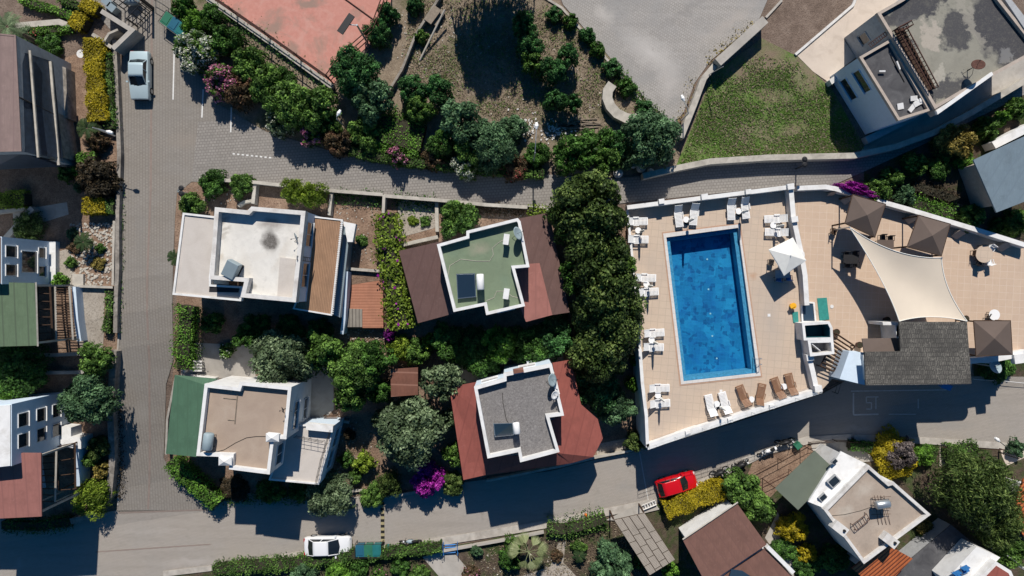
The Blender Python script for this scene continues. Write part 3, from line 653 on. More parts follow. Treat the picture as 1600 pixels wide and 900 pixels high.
# roads
sheet('street', [(190, 100), (232, -60), (262, -60), (270, 40), (300, 100), (345, 165), (420, 208), (470, 250), (440, 292), (300, 284), (277, 302), (274, 340), (270, 470), (272, 560), (260, 600), (256, 715), (275, 750), (335, 798), (183, 800), (181, 640), (187, 500), (190, 300), (187, 170)], M['pave_street'], .06)
sheet('lane', [(362, 190), (420, 207), (520, 237), (620, 253), (720, 266), (880, 274), (960, 279), (1030, 272), (1080, 262), (1200, 249), (1330, 247), (1400, 234), (1500, 190), (1600, 131), (1800, 20), (1800, 60), (1600, 148), (1450, 222), (1350, 268), (1300, 290), (1235, 290), (980, 317), (880, 327), (740, 320), (620, 307), (520, 298), (400, 284), (300, 282), (310, 190)], M['pave_lane'], .064)
sheet('driveway', [(130, -60), (262, -60), (255, 60), (186, 62), (150, 20)], M['pave_lane'], .056)
sheet('lower_road', [(-200, 806), (100, 811), (183, 797), (335, 797), (345, 768), (480, 776), (600, 776), (720, 754), (860, 736), (930, 718), (1010, 702), (1150, 660), (1285, 615), (1330, 590), (1520, 588), (1800, 590), (1800, 708), (1600, 699), (1310, 682), (1262, 687), (1200, 703), (1130, 737), (1020, 788), (950, 802), (850, 824), (690, 852), (560, 860), (470, 868), (330, 890), (260, 900), (120, 960), (-200, 960)], M['pave_low'], .06)
sheet('car_park', [(855, -60), (880, 8), (940, 75), (1012, 160), (1052, 196), (1068, 175), (1085, 130), (1110, 95), (1185, 32), (1225, -60)], M['pave_park'], .06)
sheet('concrete_yard', [(1243, 85), (1335, 8), (1345, -30), (1420, -30), (1400, 10), (1372, 20), (1318, 62), (1337, 90), (1300, 118), (1296, 130), (1270, 112)], M['concrete_light'], .056)
sheet('tennis_court', [(325, -40), (330, 2), (425, 66), (521, 132), (545, 100), (586, 62), (612, 0), (616, -40)], M['court'], .056)
sheet('concrete_yard', [(1345, 236), (1354, 222), (1480, 150), (1600, 90), (1600, 128), (1500, 186), (1400, 230)], M['concrete'], .05)
# paths and patios
sheet('garden_path', [(95, 97), (108, 97), (114, 130), (119, 190), (110, 190), (104, 130)], M['flag'], .05)
sheet('garden_path', [(84, 395), (110, 388), (118, 440), (165, 448), (163, 520), (160, 560), (140, 560), (118, 530), (118, 455), (90, 440)], M['flag'], .05)
sheet('garden_path', [(20, 330), (105, 316), (108, 335), (60, 350), (25, 372)], M['concrete'], .05)
sheet('patio', [(283, 545), (300, 535), (395, 540), (400, 590), (283, 592)], M['concrete'], .05)
sheet('patio', [(622, 372), (684, 355), (690, 310), (640, 308), (622, 316)], M['flag'], .05)
sheet('garden_path', [(700, 580), (720, 574), (878, 548), (882, 568), (740, 600), (700, 604)], M['concrete'], .05)
sheet('garden_path', [(486, 565), (520, 560), (522, 640), (500, 662), (478, 650)], M['concrete'], .045)
sheet('garden_path', [(930, 694), (1000, 680), (1006, 700), (934, 716)], M['flag'], .066)
sheet('garden_path', [(660, 870), (705, 858), (745, 905), (690, 905)], M['concrete'], .05)
sheet('garden_path', [(872, 848), (884, 846), (880, 878), (905, 905), (800, 905), (860, 885)], M['flag'], .05)
sheet('garden_ground', [(1180, 712), (1245, 690), (1275, 700), (1215, 765), (1190, 790), (1160, 760)], M['garden'], .042)
sheet('patio', [(1265, 690), (1345, 688), (1365, 720), (1320, 725), (1270, 705)], M['concrete'], .05)
sheet('garden_path', [(1468, 692), (1477, 692), (1476, 728), (1467, 728)], M['flag'], .05)
sheet('patio', [(1560, 692), (1600, 697), (1600, 715), (1572, 728), (1565, 712)], M['concrete_light'], .05)
sheet('garden_path', [(1195, 840), (1215, 800), (1240, 870), (1240, 905)], M['concrete'], .045)

def marks(name, quads, mat, dz=.075):
    m = MB()
    for a, b, wd in quads:
        A, B = GP(*a), GP(*b); A.z = B.z = 0; d = (B-A).normalized(); s = Vector((-d.y, d.x, 0))*wd/2
        n = max(1, int((B-A).length/1.0))
        for i in range(n):
            p, q = A+(B-A)*(i/n), A+(B-A)*((i+1)/n)
            c = [(p+s), (q+s), (q-s), (p-s)]
            m.add([(v.x, v.y, G(v.x, v.y)+dz) for v in c], [(0, 3, 2, 1)])
    o = m.build(name, mat, origin=(0, 0, 0)); o['kind'] = 'structure'; return o
marks('parking_lines', [((273, 72), (271, 156), .12), ((318, 140), (316, 184), .12), ((362, 168), (361, 207), .12)], M['paint'])
marks('dashed_line', [((364+7.1*i, 240.4+.75*i), (367.5+7.1*i, 240.8+.75*i), .13) for i in range(9)], M['paint'])
marks('paver_joint', [((186, 801), (330, 796), .16), ((238, 0), (236, 300), .2), ((236, 300), (234, 560), .18), ((234, 560), (232, 795), .18), ((150, 862), (330, 850), .12)], M['redjoint'], .068)
marks('worn_lot_marking', [((1333, 614), (1333, 648), .14), ((1333, 648), (1372, 647), .14), ((1329, 611), (1478, 609), .1), ((1434, 623), (1434, 638), .1), ((1388, 647), (1430, 647), .07),
      ((1353, 620), (1372, 620), .1), ((1353, 620), (1353, 629), .1), ((1353, 629), (1361, 629), .1), ((1361, 629), (1361, 639), .1), ((1361, 639), (1353, 639), .1), ((1368, 620), (1368, 639), .1)], M['faintpaint'])
marks('painted_wall_line', [((998, 700), (1005, 740), .08), ((1005, 740), (1013, 783), .08)], M['faintpaint'])

# ---- generic walls
def subdiv(pts, step=2.5):
    out = [Vector(pts[0])]
    for a, b in zip(pts, pts[1:]):
        a, b = Vector(a), Vector(b); n = max(1, int((b-a).length/step))
        out += [a+(b-a)*(i/n) for i in range(1, n+1)]
    return out
def strip(m, pts, wd, z0, z1, mi=0, closed=False):
    """a wall along a world polyline"""
    P_ = subdiv(pts); n = len(P_); L, Rr = [], []
    for i, p in enumerate(P_):
        d = Vector((0, 0))
        if i: d += (p-P_[i-1]).normalized()
        if i < n-1: d += (P_[i+1]-p).normalized()
        d.normalize(); s = Vector((-d.y, d.x))
        k = 1.0
        if 0 < i < n-1: k = 1/max(.5, s.dot(Vector((-(P_[i+1]-p).normalized().y, (P_[i+1]-p).normalized().x))))
        L.append(p+s*wd/2*k); Rr.append(p-s*wd/2*k)
    vs = []
    for a, b in zip(L, Rr):
        za, zb = (z0(a.x, a.y), z0(b.x, b.y)) if callable(z0) else (z0, z0)
        ya, yb = (z1(a.x, a.y), z1(b.x, b.y)) if callable(z1) else (z1, z1)
        vs += [(a.x, a.y, za), (a.x, a.y, ya), (b.x, b.y, yb), (b.x, b.y, zb)]
    fs = [(3, 2, 1, 0), (4*n-4, 4*n-3, 4*n-2, 4*n-1)]
    for i in range(n-1):
        o = 4*i
        for k in range(4): fs.append((o+k, o+(k+1) % 4, o+4+(k+1) % 4, o+4+k))
    m.add(vs, fs, mi)
def wall(name, label, pts, wd, h, mat, z=None, cap=None, cat='wall', below=.4, base=None):
    """pts: pixels of the wall's top centre line; h above the ground (or absolute top z)"""
    if z is None: W = [GP(a, b, h).xy for a, b in pts]; z0 = lambda x, y: G(x, y)-below; z1 = lambda x, y: G(x, y)+h
    else: W = [P(a, b, z).xy for a, b in pts]; z0 = (z-h) if base is None else base; z1 = z
    m = MB(); strip(m, W, wd, z0, z1); o = m.build(name, mat)
    if cap:
        c = MB(); f0 = (lambda x, y: G(x, y)+h-.002) if z is None else z-.002
        f1 = (lambda x, y: G(x, y)+h+.06) if z is None else z+.06
        strip(c, W, wd+.07, f0, f1); c.build('coping', cap, o)
    return tag(o, label, cat)
def rail_fence(name, label, pts, h, mat, spacing=1.5, rails=(.4, 1.0), z=None, r=.025, mesh=False, base=0.0, bars=0):
    """posts and rails along pixels of the fence's foot"""
    W = [(GP(a, b, base) if z is None else P(a, b, z)) for a, b in pts]
    gz = (lambda x, y: G(x, y)+base) if z is None else (lambda x, y: z)
    root = empty(name, (W[0].x, W[0].y, gz(W[0].x, W[0].y)), label, 'fence')
    S = subdiv([q.xy for q in W], spacing)
    for p in S:
        m = MB(); b0 = gz(p.x, p.y); m.tube([(p.x, p.y, b0-.05), (p.x, p.y, b0+h)], r*1.3, 6); m.build('post', mat, root)
    m = MB()
    for k in rails: m.tube([(p.x, p.y, gz(p.x, p.y)+h*k) for p in S], r, 5)
    if bars:
        for a, b in zip(S, S[1:]):
            n = max(1, int((b-a).length/bars))
            for i in range(n):
                q = a+(b-a)*(i/n); g = gz(q.x, q.y); m.tube([(q.x, q.y, g+h*rails[0]), (q.x, q.y, g+h*rails[-1])], r*.6, 4)
    m.build('rails', mat, root)
    return root
# street side walls
wall('garden_wall', 'long dry stone wall along the left side of the paved street', [(178, 62), (181, 120), (186, 240), (183, 330), (183, 420), (180, 520)], .35, .6, M['stone'])
wall('garden_wall', 'rough stone wall above the corner with the lower road', [(177, 548), (172, 640), (175, 720), (170, 775), (140, 808), (110, 815)], .55, .9, M['stone'])
wall('kerb', 'pale kerb edging the left side of the street', [(188, 165), (190, 300), (187, 500), (181, 640), (184, 790)], .15, .12, M['kerb'], cat='kerb')
wall('garden_wall', 'low white wall below the street tree shadow by the rockery', [(178, 345), (176, 446)], .2, .5, M['palestone'])
wall('garden_wall', 'low stone edge across the foot of the rockery', [(116, 447), (176, 449)], .2, .45, M['palestone'])
wall('garden_wall', 'pale planter wall near the top left corner', [(24, 40), (92, 34), (118, 44)], .5, .5, M['palestone'])
wall('garden_wall', 'low stone wall across the shaded garden north of the white corner house', [(55, 583), (120, 582), (170, 578)], .3, .7, M['concrete'])
wall('garden_wall', 'diagonal grey garden wall left of the stone paved steps', [(8, 372), (50, 325)], .45, .8, M['concrete'])
wall('garden_wall', 'dark wall below the green roofed pergola house', [(-10, 556), (60, 556), (140, 552)], .3, .6, M['concrete'])
wall('garden_wall', 'pale garden wall beside the yellow bush at the left edge', [(-10, 332), (40, 326)], .3, .6, M['concrete'])
# lane wall north of the houses
wall('garden_wall', 'stone wall with pale coping between the lane and the white roofed house', [(312, 279), (400, 285), (520, 298), (598, 304)], .22, .9, M['stone'], cap=M['palestone'])
wall('garden_wall', 'stone wall with pale coping between the lane and the green roofed house', [(600, 306), (700, 314), (760, 320), (880, 327)], .22, .9, M['stone'], cap=M['palestone'])
wall('garden_wall', 'short white wall separating the two gardens left of the twin bush', [(398, 287), (395, 318)], .3, .8, M['palestone'])
wall('garden_wall', 'narrow wall running south from the lane right of the twin bush', [(518, 299), (514, 336)], .25, .8, M['palestone'])
wall('garden_wall', 'thin wall between the terracotta patio garden and the crazy paved garden', [(600, 304), (597, 370)], .25, 1.0, M['palestone'])
wall('garden_wall', 'curved pale planter wall above the white roof', [(372, 322), (380, 316), (394, 313)], .25, .5, M['palestone'])
wall('garden_wall', 'low white steps wall beside the round bush above the green roof', [(682, 312), (683, 362)], .3, .5, M['palestone'])
wall('garden_wall', 'pale garden wall above the crazy paved corner', [(624, 384), (652, 377), (684, 370)], .3, .5, M['palestone'])
wall('garden_wall', 'low brick edge above the terracotta patio', [(545, 420), (600, 424)], .25, .4, M['palestone'])
wall('garden_wall', 'long shaded retaining wall behind the grey roofed house', [(700, 574), (800, 558), (875, 546)], .3, .9, M['concrete'])
wall('garden_wall', 'low stone edge at the foot of the silvery trees by the lower road', [(470, 782), (560, 766), (600, 778), (720, 757)], .25, .35, M['palestone'])
wall('garden_wall', 'thin pale wall with green roof beside the street', [(274, 590), (261, 655), (259, 710)], .18, .9, M['palestone'])
wall('garden_wall', 'stone edging wall between the lit brown garden and the trees', [(525, 657), (545, 660)], .25, .4, M['palestone'])
wall('garden_wall', 'shaded wall in front of the red octagonal roof', [(760, 752), (880, 728), (935, 714), (1005, 701)], .2, .6, M['palestone'])
# kerb along the south of the lower road
wall('kerb', 'pale pavement kerb along the hedge below the white car', [(255, 897), (330, 888), (470, 866), (560, 860), (640, 858)], .5, .12, M['kerb'], cat='kerb')
wall('kerb', 'pale pavement strip between the motorbike and the fan palm', [(660, 851), (760, 835), (850, 820), (950, 800), (1020, 786)], .7, .13, M['kerb'], cat='kerb')
wall('kerb', 'pale kerb right of the red car past the parked scooters', [(1085, 762), (1130, 738), (1200, 704), (1262, 688), (1330, 684)], .7, .13, M['kerb'], cat='kerb')
wall('kerb', 'pale kerb in front of the right hand gardens', [(1335, 684), (1450, 689), (1600, 699), (1640, 702)], .6, .13, M['kerb'], cat='kerb')
wall('garden_wall', 'narrow dark coping behind the fan palm hedge', [(690, 862), (780, 846), (850, 832)], .2, .5, M['concrete'])
sheet('pavement_slab', [(945, 812), (1000, 785), (1018, 778), (1030, 795), (960, 812)], M['concrete'], .19, kind='structure')
# lawn and car park walls
wall('retaining_wall', 'long pale concrete wall between the lawn and the upper lane', [(1005, 275), (1060, 262), (1110, 252), (1200, 246), (1335, 243), (1400, 229), (1460, 207), (1520, 175), (1610, 121)], .5, 1.2, M['palestone'])
wall('retaining_wall', 'thick high wall at the upper right edge of the car park', [(1196, 30), (1122, 97)], .75, 1.7, M['concrete'])
wall('retaining_wall', 'lower angled wall between the car park corner and the lawn', [(1117, 102), (1100, 122), (1084, 165), (1064, 215)], .5, 1.0, M['palestone'])
wall('kerb', 'thin pale kerb beside the upper right of the car park', [(1222, 0), (1197, 27)], .2, .15, M['kerb'], cat='kerb')
wall('kerb', 'narrow stone edge along the car park on the park side', [(850, -5), (878, 12), (938, 80), (1008, 164), (1048, 196)], .2, .15, M['kerb'], cat='kerb')
wall('kerb', 'thin white edge of the concrete yard beside the dry ground', [(1345, -20), (1333, 8), (1243, 85)], .22, .2, M['white_old'], cat='kerb')
# court and park walls
wall('court_wall', 'low grey wall along the lower edge of the red court', [(322, -4), (425, 68), (520, 136)], .45, .5, M['concrete'])
wall('park_wall', 'thin stone wall running diagonally up through the park', [(601, 152), (628, 108), (650, 52), (690, -10)], .2, .7, M['stone'])
m = MB(); arc = [(957, 131), (950, 141), (949, 153), (954, 166), (964, 177), (978, 184), (988, 186), (998, 184)]
strip(m, [GP(a, b, .9).xy for a, b in arc], .85, lambda x, y: G(x, y)-.2, lambda x, y: G(x, y)+.9)
tag(m.build('curved_bench', M['palestone']), 'curved stone bench beside the pointed car park corner', 'bench')
# hipped stone enclosure near the gate
wall('bin_enclosure_wall', 'grey topped concrete wall of the dark pit beside the metal gate', [(158, 17), (206, 47), (176, 76)], .4, 1.6, M['concrete'])
wall('bin_enclosure_wall', 'low stone wall closing the dark pit beside the yellow hedge', [(144, 53), (163, 66), (174, 74)], .3, .9, M['palestone'])
wall('bin_enclosure_wall', 'short curved stone wall inside the dark pit', [(184, 46), (170, 52), (163, 63)], .18, 1.2, M['palestone'])

# ================================================================ pool terrace and restaurant terrace
D = 4.1
POOL_OUT = [(1034, 363), (1157, 348), (1191, 589), (1062, 603)]
POOL_IN = [(1041, 371), (1153, 356), (1183, 583), (1068, 596)]
terr = [(978, 327), (1236, 293), (1300, 293), (1420, 325), (1605, 383), (1606, 556), (1520, 558), (1515, 600), (1352, 602), (1300, 592), (1278, 616), (1140, 657), (1012, 699), (1008, 640)]
m = MB(); tw = ccw(xy(terr, D)); hw = ccw(xy(offset(ccw(POOL_OUT), 0), D))
def poly_with_hole(m, po, ph, z, mi=0, up=True):
    tri = tessellate_polygon([[Vector((x, y, 0)) for x, y in po], [Vector((x, y, 0)) for x, y in ph]])
    vs = [(x, y, z) for x, y in po]+[(x, y, z) for x, y in ph]; fs = []
    for t in tri:
        a, b, c = [Vector(vs[i]) for i in t]; nz = (b-a).cross(c-a).z
        fs.append(tuple(t) if (nz > 0) == up else tuple(reversed(t)))
    m.add(vs, fs, mi)
poly_with_hole(m, tw, hw, D)
n = len(tw); m.add([(x, y, -1) for x, y in tw]+[(x, y, D) for x, y in tw], [(i, (i+1) % n, n+(i+1) % n, n+i) for i in range(n)], 1)
n = 4; m.add([(x, y, D-2) for x, y in hw]+[(x, y, D) for x, y in hw], [((i+1) % n, i, n+i, n+(i+1) % n) for i in range(n)], 1)
o = m.build('pool_terrace', [M['deck_pool'], M['white_old']]); o['kind'] = 'structure'
rest = [(1243, 296), (1300, 296), (1420, 328), (1602, 385), (1602, 554), (1520, 556), (1405, 558), (1345, 566), (1300, 570), (1290, 500), (1262, 470)]
m = MB(); m.prism(xy(rest, D+.02), D-.05, D+.02); o = m.build('restaurant_terrace', M['deck_rest']); o['kind'] = 'structure'
# pool
pr = empty('swimming_pool', P(1112, 475, D-1.6), 'blue tiled rectangular swimming pool in the beige terrace', 'pool')
po_, pm_, pi_ = ccw(xy(POOL_OUT, D)), None, ccw(xy(POOL_IN, D))
mid = ccw(xy([(1036, 365), (1155, 350.5), (1188.5, 587), (1064, 600.5)], D))
def align(ref, q):
    k = min(range(len(q)), key=lambda i: (Vector(q[i])-Vector(ref[0])).length); return q[k:]+q[:k]
mid = align(po_, mid); pi_ = align(po_, pi_)
m = MB(); m.ring(po_, mid, D-.1, D+.025); m.build('edge_strip', M['coping_edge'], pr)
m = MB(); m.ring(mid, pi_, D-.2, D+.05); m.build('coping', M['coping_white'], pr)
WZ = D-.12; inn = offset(pi_, 0.0)
m = MB(); n = 4
m.add([(x, y, D-1.5) for x, y in inn]+[(x, y, D-.18) for x, y in inn], [((i+1) % n, i, n+i, n+(i+1) % n) for i in range(n)]+[(0, 1, 2, 3)])
m.build('basin', M['mosaic'], pr)
led = offset(pi_, .35); m = MB(); m.ring(offset(pi_, .01), led, D-1.4, D-.30); m.build('ledge', plain('light_blue_mosaic', (.16, .36, .50), .5, var=.25, scale=5), pr)
m = MB(); wpl = offset(pi_, .002); m.add([(x, y, WZ) for x, y in wpl], [(0, 1, 2, 3)]); m.build('water', M['water'], pr)
m = MB()
for dx in (0, 9):
    a, b = P(1178, 560+dx, D+.05), P(1186, 559+dx, D+.05)
    m.tube([(b.x, b.y, D), (b.x, b.y, D+.75), ((a.x+b.x)/2, a.y, D+.85), (a.x, a.y, D+.6), (a.x, a.y, D-1)], .03, 6)
m.build('ladder', M['steel'], pr)
m = MB()
for t in (.12, .3, .5, .7, .88):
    for s in (-1, 1):
        a, b = (Vector(pi_[0])+(Vector(pi_[1])-Vector(pi_[0]))*t), (Vector(pi_[3])+(Vector(pi_[2])-Vector(pi_[3]))*t)
for px, py in ((1105, 405), (1107, 452), (1110, 490), (1113, 525), (1120, 560)):
    c = P(px, py, D-1.48); m = MB(); m.cyl((c.x, c.y, D-1.499), .08, .02, 12); m.build('drain_cover', M['white'], pr)
# drain covers on the deck
for px, py, s in ((1201.5, 492.5, 'square pale drain cover right of the pool'), (1126.5, 611, 'small pale drain cover below the pool')):
    c = P(px, py, D); m = MB(); m.box((c.x, c.y, D+.012), (.25, .25, .02)); tag(m.build('drain_cover', M['white']), s, 'drain cover')
# parapet walls of the terrace (top z about D+.95)
def pwall(label, pts, wd=.42, top=.95, blocks=(), mat=None, base=None, name='parapet_wall'):
    z = D+top; mat = mat or M['white']
    W = [P(a, b, z).xy for a, b in pts]; m = MB(); strip(m, W, wd, base if base is not None else D-.05, z); o = m.build(name, mat)
    for (a, b, s) in blocks:
        c = P(a, b, z); q = MB(); q.box((c.x, c.y, z+.03), (s*1.15, s, .5), R(8)); q.build('pier', mat, o)
    return tag(o, label, 'wall')
pwall('white parapet along the lane at the top of the pool deck', [(980, 324), (1100, 309), (1236, 292)], .36, .95, [(1033, 315, .42), (1100, 308, .5), (1168, 300, .42), (1234, 292, .5)], base=3)
pwall('white parapet between the pool and the restaurant deck above the square parasol', [(1236, 295), (1240, 340), (1253, 400), (1258, 430), (1261, 477)], .42, .95, [(1240, 343, .5), (1251, 398, .4)])
pwall('white parapet between the pool corner and the slatted walkway', [(1263, 552), (1270, 580), (1277, 612)], .42, .95, [(1264, 558, .55), (1277, 607, .55)], base=1)
pwall('white parapet at the bottom of the pool deck above the lower road', [(1011, 699), (1075, 676), (1140, 656), (1210, 633), (1277, 612)], .5, .75, [(1074, 676, .35), (1140, 656, .35), (1205, 635, .35)], base=0)
pwall('narrow white wall at the bottom left of the pool terrace beside the trees', [(1000, 545), (1004, 600), (1010, 650), (1012, 699)], .28, .75, (), base=0)
pwall('narrow white edge of the pool deck hidden beside the tall trees', [(980, 326), (990, 420), (998, 500), (1000, 545)], .2, .5, (), base=0)
pwall('stepped white parapet along the upper edge of the restaurant deck', [(1246, 294), (1290, 292), (1306, 295), (1420, 327), (1520, 357), (1606, 384)], .40, .95, (), base=3)
pwall('stepped white parapet at the lower right of the restaurant deck', [(1516, 564), (1560, 560), (1606, 551)], .5, .8, [(1590, 560, .8)], base=0)
# sloped buttresses along the upper parapet
for i, (a, b, c, d) in enumerate([(1303, 300, 1297, 306), (1331, 306, 1316, 317), (1375, 327, 1362, 340), (1432, 338, 1416, 347), (1505, 362, 1490, 372), (1577, 381, 1560, 391)]):
    p, q = P(a, b, D+.9), P(c, d, D+.1); dd = Vector((q.x-p.x, q.y-p.y, 0)).normalized(); s = Vector((-dd.y, dd.x, 0))*.28
    m = MB(); v = []
    for t in (-1, 1): v += [Vector((p.x, p.y, D+.9))+s*t, Vector((q.x, q.y, D+.1))+s*t, Vector((p.x, p.y, D))+s*t]
    m.add(v, [(0, 1, 2), (5, 4, 3), (0, 3, 4, 1), (1, 4, 5, 2), (2, 5, 3, 0)])
    tag(m.build('buttress', M['beige_wall']), ['small sloping buttress at the left end of the stepped parapet', 'sloping buttress left of the first brown gazebo', 'sloping buttress right of the first brown gazebo',
        'sloping buttress left of the second brown gazebo', 'sloping buttress right of the second brown gazebo', 'sloping buttress above the round table'][i], 'buttress', 'sloping buttresses inside the upper parapet')
# bottom strip at the inside of the pool wall
m = MB(); strip(m, [P(a, b, D+.1).xy for a, b in [(1020, 690), (1140, 650), (1266, 608)]], .35, D-.01, D+.12); tag(m.build('planter_kerb', M['beige_wall']), 'low brown kerb inside the bottom parapet of the pool deck', 'kerb')
# rail on top of the bottom parapet
rail_fence('rail_fence', 'thin metal railing on the white parapet above the lower road', [(1012, 697), (1140, 655), (1277, 611)], 1.0, M['steel'], 1.9, (.35, .65, 1.0), z=D+.75, r=.016, bars=.6)
# ---- footbath, changing booths, slatted walkway
fr = empty('foot_bath', P(1262, 486, D), 'teal footbath in the gap of the white dividing wall', 'footbath')
m = MB(); q = xy([(1250, 470), (1272, 472), (1275, 504), (1252, 504)], D+.1); m.ring(ccw(q), offset(ccw(q), .14), D, D+.22); m.build('rim', M['white'], fr)
m = MB(); m.prism(offset(ccw(q), .15), D, D+.06); m.build('basin', M['teal'], fr)
m = MB(); m.prism(offset(ccw(q), .16), D+.07, D+.15); m.build('water', M['solar'], fr)
m = MB(); m.prism(xy([(1277, 466), (1292, 465), (1296, 499), (1281, 501)], D+.1), D, D+.08); tag(m.build('mosaic_step', M['teal']), 'teal mosaic step on the restaurant side of the footbath', 'step')
m = MB(); m.prism(xy([(1238, 488), (1247, 487), (1248, 504), (1240, 504)], D+.1), D, D+.08); tag(m.build('mosaic_step', M['teal']), 'small teal mosaic step on the pool side of the footbath', 'step')
def booth(label, px, inner, zt, doorpx=None, cutcorner=False):
    q = ccw(xy(px, zt)); c = np.mean(q, axis=0); b = empty('changing_booth', (c[0], c[1], D), label, 'booth')
    m = MB(); m.ring(q, offset(q, .22), D, zt); m.build('wall', M['white'], b)
    m = MB(); m.prism(offset(q, .2), D, D+.05); m.build('floor', inner, b)
    m = MB(); m.ring(offset(q, .222), offset(q, .24), D+.05, zt-.12); m.build('lining', inner, b)
    if doorpx:
        a, e = P(*doorpx[0], zt-.1), P(*doorpx[1], zt-.1); d = e-a
        m = MB(); m.box(((a.x+e.x)/2, (a.y+e.y)/2, (D+zt)/2), (d.length, .05, zt-D-.2), math.atan2(d.y, d.x)); dd = m.build('door', M['plastic'], b)
        m = MB(); m.cyl((e.x, e.y, D+1), .03, .1, 8); m.build('handle', M['steel'], dd)
    return b
booth('white roofless shower booth with dark teal inside', [(1253, 505), (1296, 502), (1301, 512), (1302, 531), (1256, 532)], M['teal_dark'], D+1.6)
booth('white roofless changing booth with its door standing open', [(1262, 532), (1302, 531), (1304, 553), (1266, 557)], M['white_old'], D+1.6, [(1266, 535), (1282, 548)])
s = empty('slatted_walkway', P(1312, 550, D), 'brown slatted timber walkway roof beside the changing booths', 'pergola')
A0, A1, B0, B1 = (1306, 521), (1282, 572), (1336, 541), (1302, 580)
for i in range(10):
    t = i/9; a = P(A0[0]+(A1[0]-A0[0])*t, A0[1]+(A1[1]-A0[1])*t, D+.9); b = P(B0[0]+(B1[0]-B0[0])*t, B0[1]+(B1[1]-B0[1])*t, D+.9)
    m = MB(); m.tube([a, b], .075, 4); m.build('slat', M['brownwood'], s)
m = MB()
for (a, b) in ((A0, A1), (B0, B1)):
    p, q = P(*a, D+.8), P(*b, D+.8); m.tube([p, q], .06, 5)
    for r_ in (p, q): m.tube([(r_.x, r_.y, D-1.5), (r_.x, r_.y, D+.8)], .05, 6)
m.build('frame', M['brownwood'], s)
m = MB(); m.prism(xy([(1290, 560), (1312, 520), (1340, 540), (1306, 582)], D-.2), D-.3, D+.015); tag(m.build('stair_landing', M['palestone']), 'pale landing seen through the slatted timber roof', 'landing')
# ---- restaurant building
rb = empty('restaurant_building', P(1440, 560, 1.2), 'terrace restaurant building with dark lichened tile roof', 'building')
Z1, Z2 = 7.4, 7.0
def S3(pts): return [P(a, b, z) for a, b, z in pts]
rp = [(1405, 503, 7.9), (1511, 503, 7.9), (1518, 600, 7.3), (1353, 602, 7.3), (1351, 550, 7.6), (1407, 549, 7.6)]
m = MB(); m.slab(S3(rp), .18); m.build('roof', M['roof_tiles'], rb)
m = MB(); iw = offset(ccw([tuple(P(a, b, z).xy) for a, b, z in rp]), .35); m.prism(iw, 0, 6.6); m.build('wall', M['white'], rb)
m = MB(); m.prism(xy([(1327, 549), (1351, 551), (1353, 602), (1312, 592)], 6.2), 0, 6.2); m.build('side_roof_block', M['white_blue_shade'], rb)
m = MB(); m.slab(S3([(1347, 529, 6.4), (1405, 528, 6.6), (1407, 550, 6.9), (1350, 551, 6.8)]), .1); m.build('porch_roof', M['taupe'], rb)
m = MB(); m.prism(xy([(1379, 503), (1406, 503), (1407, 526), (1401, 526), (1401, 508), (1380, 508)], 6.6), D, 6.6); m.build('entrance_wall', M['white'], rb)
m = MB()
for k, xx in enumerate((1370, 1400, 1430, 1460, 1490)):
    a = P(xx, 602, 6.7)
    for zz in (4.6, 1.9): m = MB(); m.box((a.x, a.y+.33, zz), (1.0, .12, 1.3)); m.build('window', M['pane'], rb)
c = P(1478, 605, 3.2); m = MB(); m.box((c.x, c.y+.2, 3.0), (.9, .5, .9), R(-20), rx=R(20)); tag(m.build('wall_sign_box', M['bluepaint']), 'blue box fixed to the shaded south wall of the restaurant', 'box')
# satellite dish right of restaurant
dr = empty('satellite_dish', P(1548, 573, 2.4), 'pale blue grey dish below the right hand gazebo', 'satellite dish')
c = P(1554, 573, 4.6); m = MB(); m.disc_dish((c.x, c.y, 4.6), .62, R(60), R(25)); m.build('dish', M['fibro'], dr)
m = MB(); m.tube([(c.x, c.y, 1.0), (c.x, c.y, 4.6)], .05, 6); m.build('pole', M['steel'], dr)
m = MB(); m.tube([(c.x, c.y, 4.6), (c.x+.3, c.y+.3, 5.1)], .02, 5); m.build('receiver', M['dark'], dr)
wall('terrace_ramp_wall', 'bright blue white wall in front of the right hand gazebo', [(1518, 563), (1548, 565), (1553, 560)], .35, 2, M['white'], z=D+.5, base=1)
# ================================================================ HOUSES
def edge_out(a, b):
    d = (Vector(b)-Vector(a)).normalized(); return d, Vector((d.y, -d.x))   # outward for ccw polygons
def window(root, a, b, t, zc, wd, ht, mat='white', bars=1, shutter=None, deep=True):
    """framed window on the wall edge a->b of a ccw outline"""
    d, nrm = edge_out(a, b); c = Vector(a)+(Vector(b)-Vector(a))*t; ang = math.atan2(d.y, d.x); L = root
    C = Vector((c.x+nrm.x*.02, c.y+nrm.y*.02, zc)); fw = .05
    m = MB()
    def bx(ox, oz, sx, sz, dep=.1, off=0.0):
        q = C+Vector((d.x*ox+nrm.x*off, d.y*ox+nrm.y*off, oz)); m.box(q, (sx, dep, sz), ang)
    bx(0, ht/2+fw/2, wd+2*fw, fw); bx(0, -ht/2-fw/2, wd+2*fw+.1, fw, .2, .05)
    bx(-wd/2-fw/2, 0, fw, ht); bx(wd/2+fw/2, 0, fw, ht)
    for i in range(bars): bx(-wd/2+wd*(i+1)/(bars+1), 0, .04, ht, .07)
    w_ = m.build('window', M[mat], root)
    m = MB(); q = C-Vector((nrm.x*.0, nrm.y*.0, 0)); m.box(q, (wd, .03, ht), ang); m.build('pane', M['pane'], w_)
    return w_
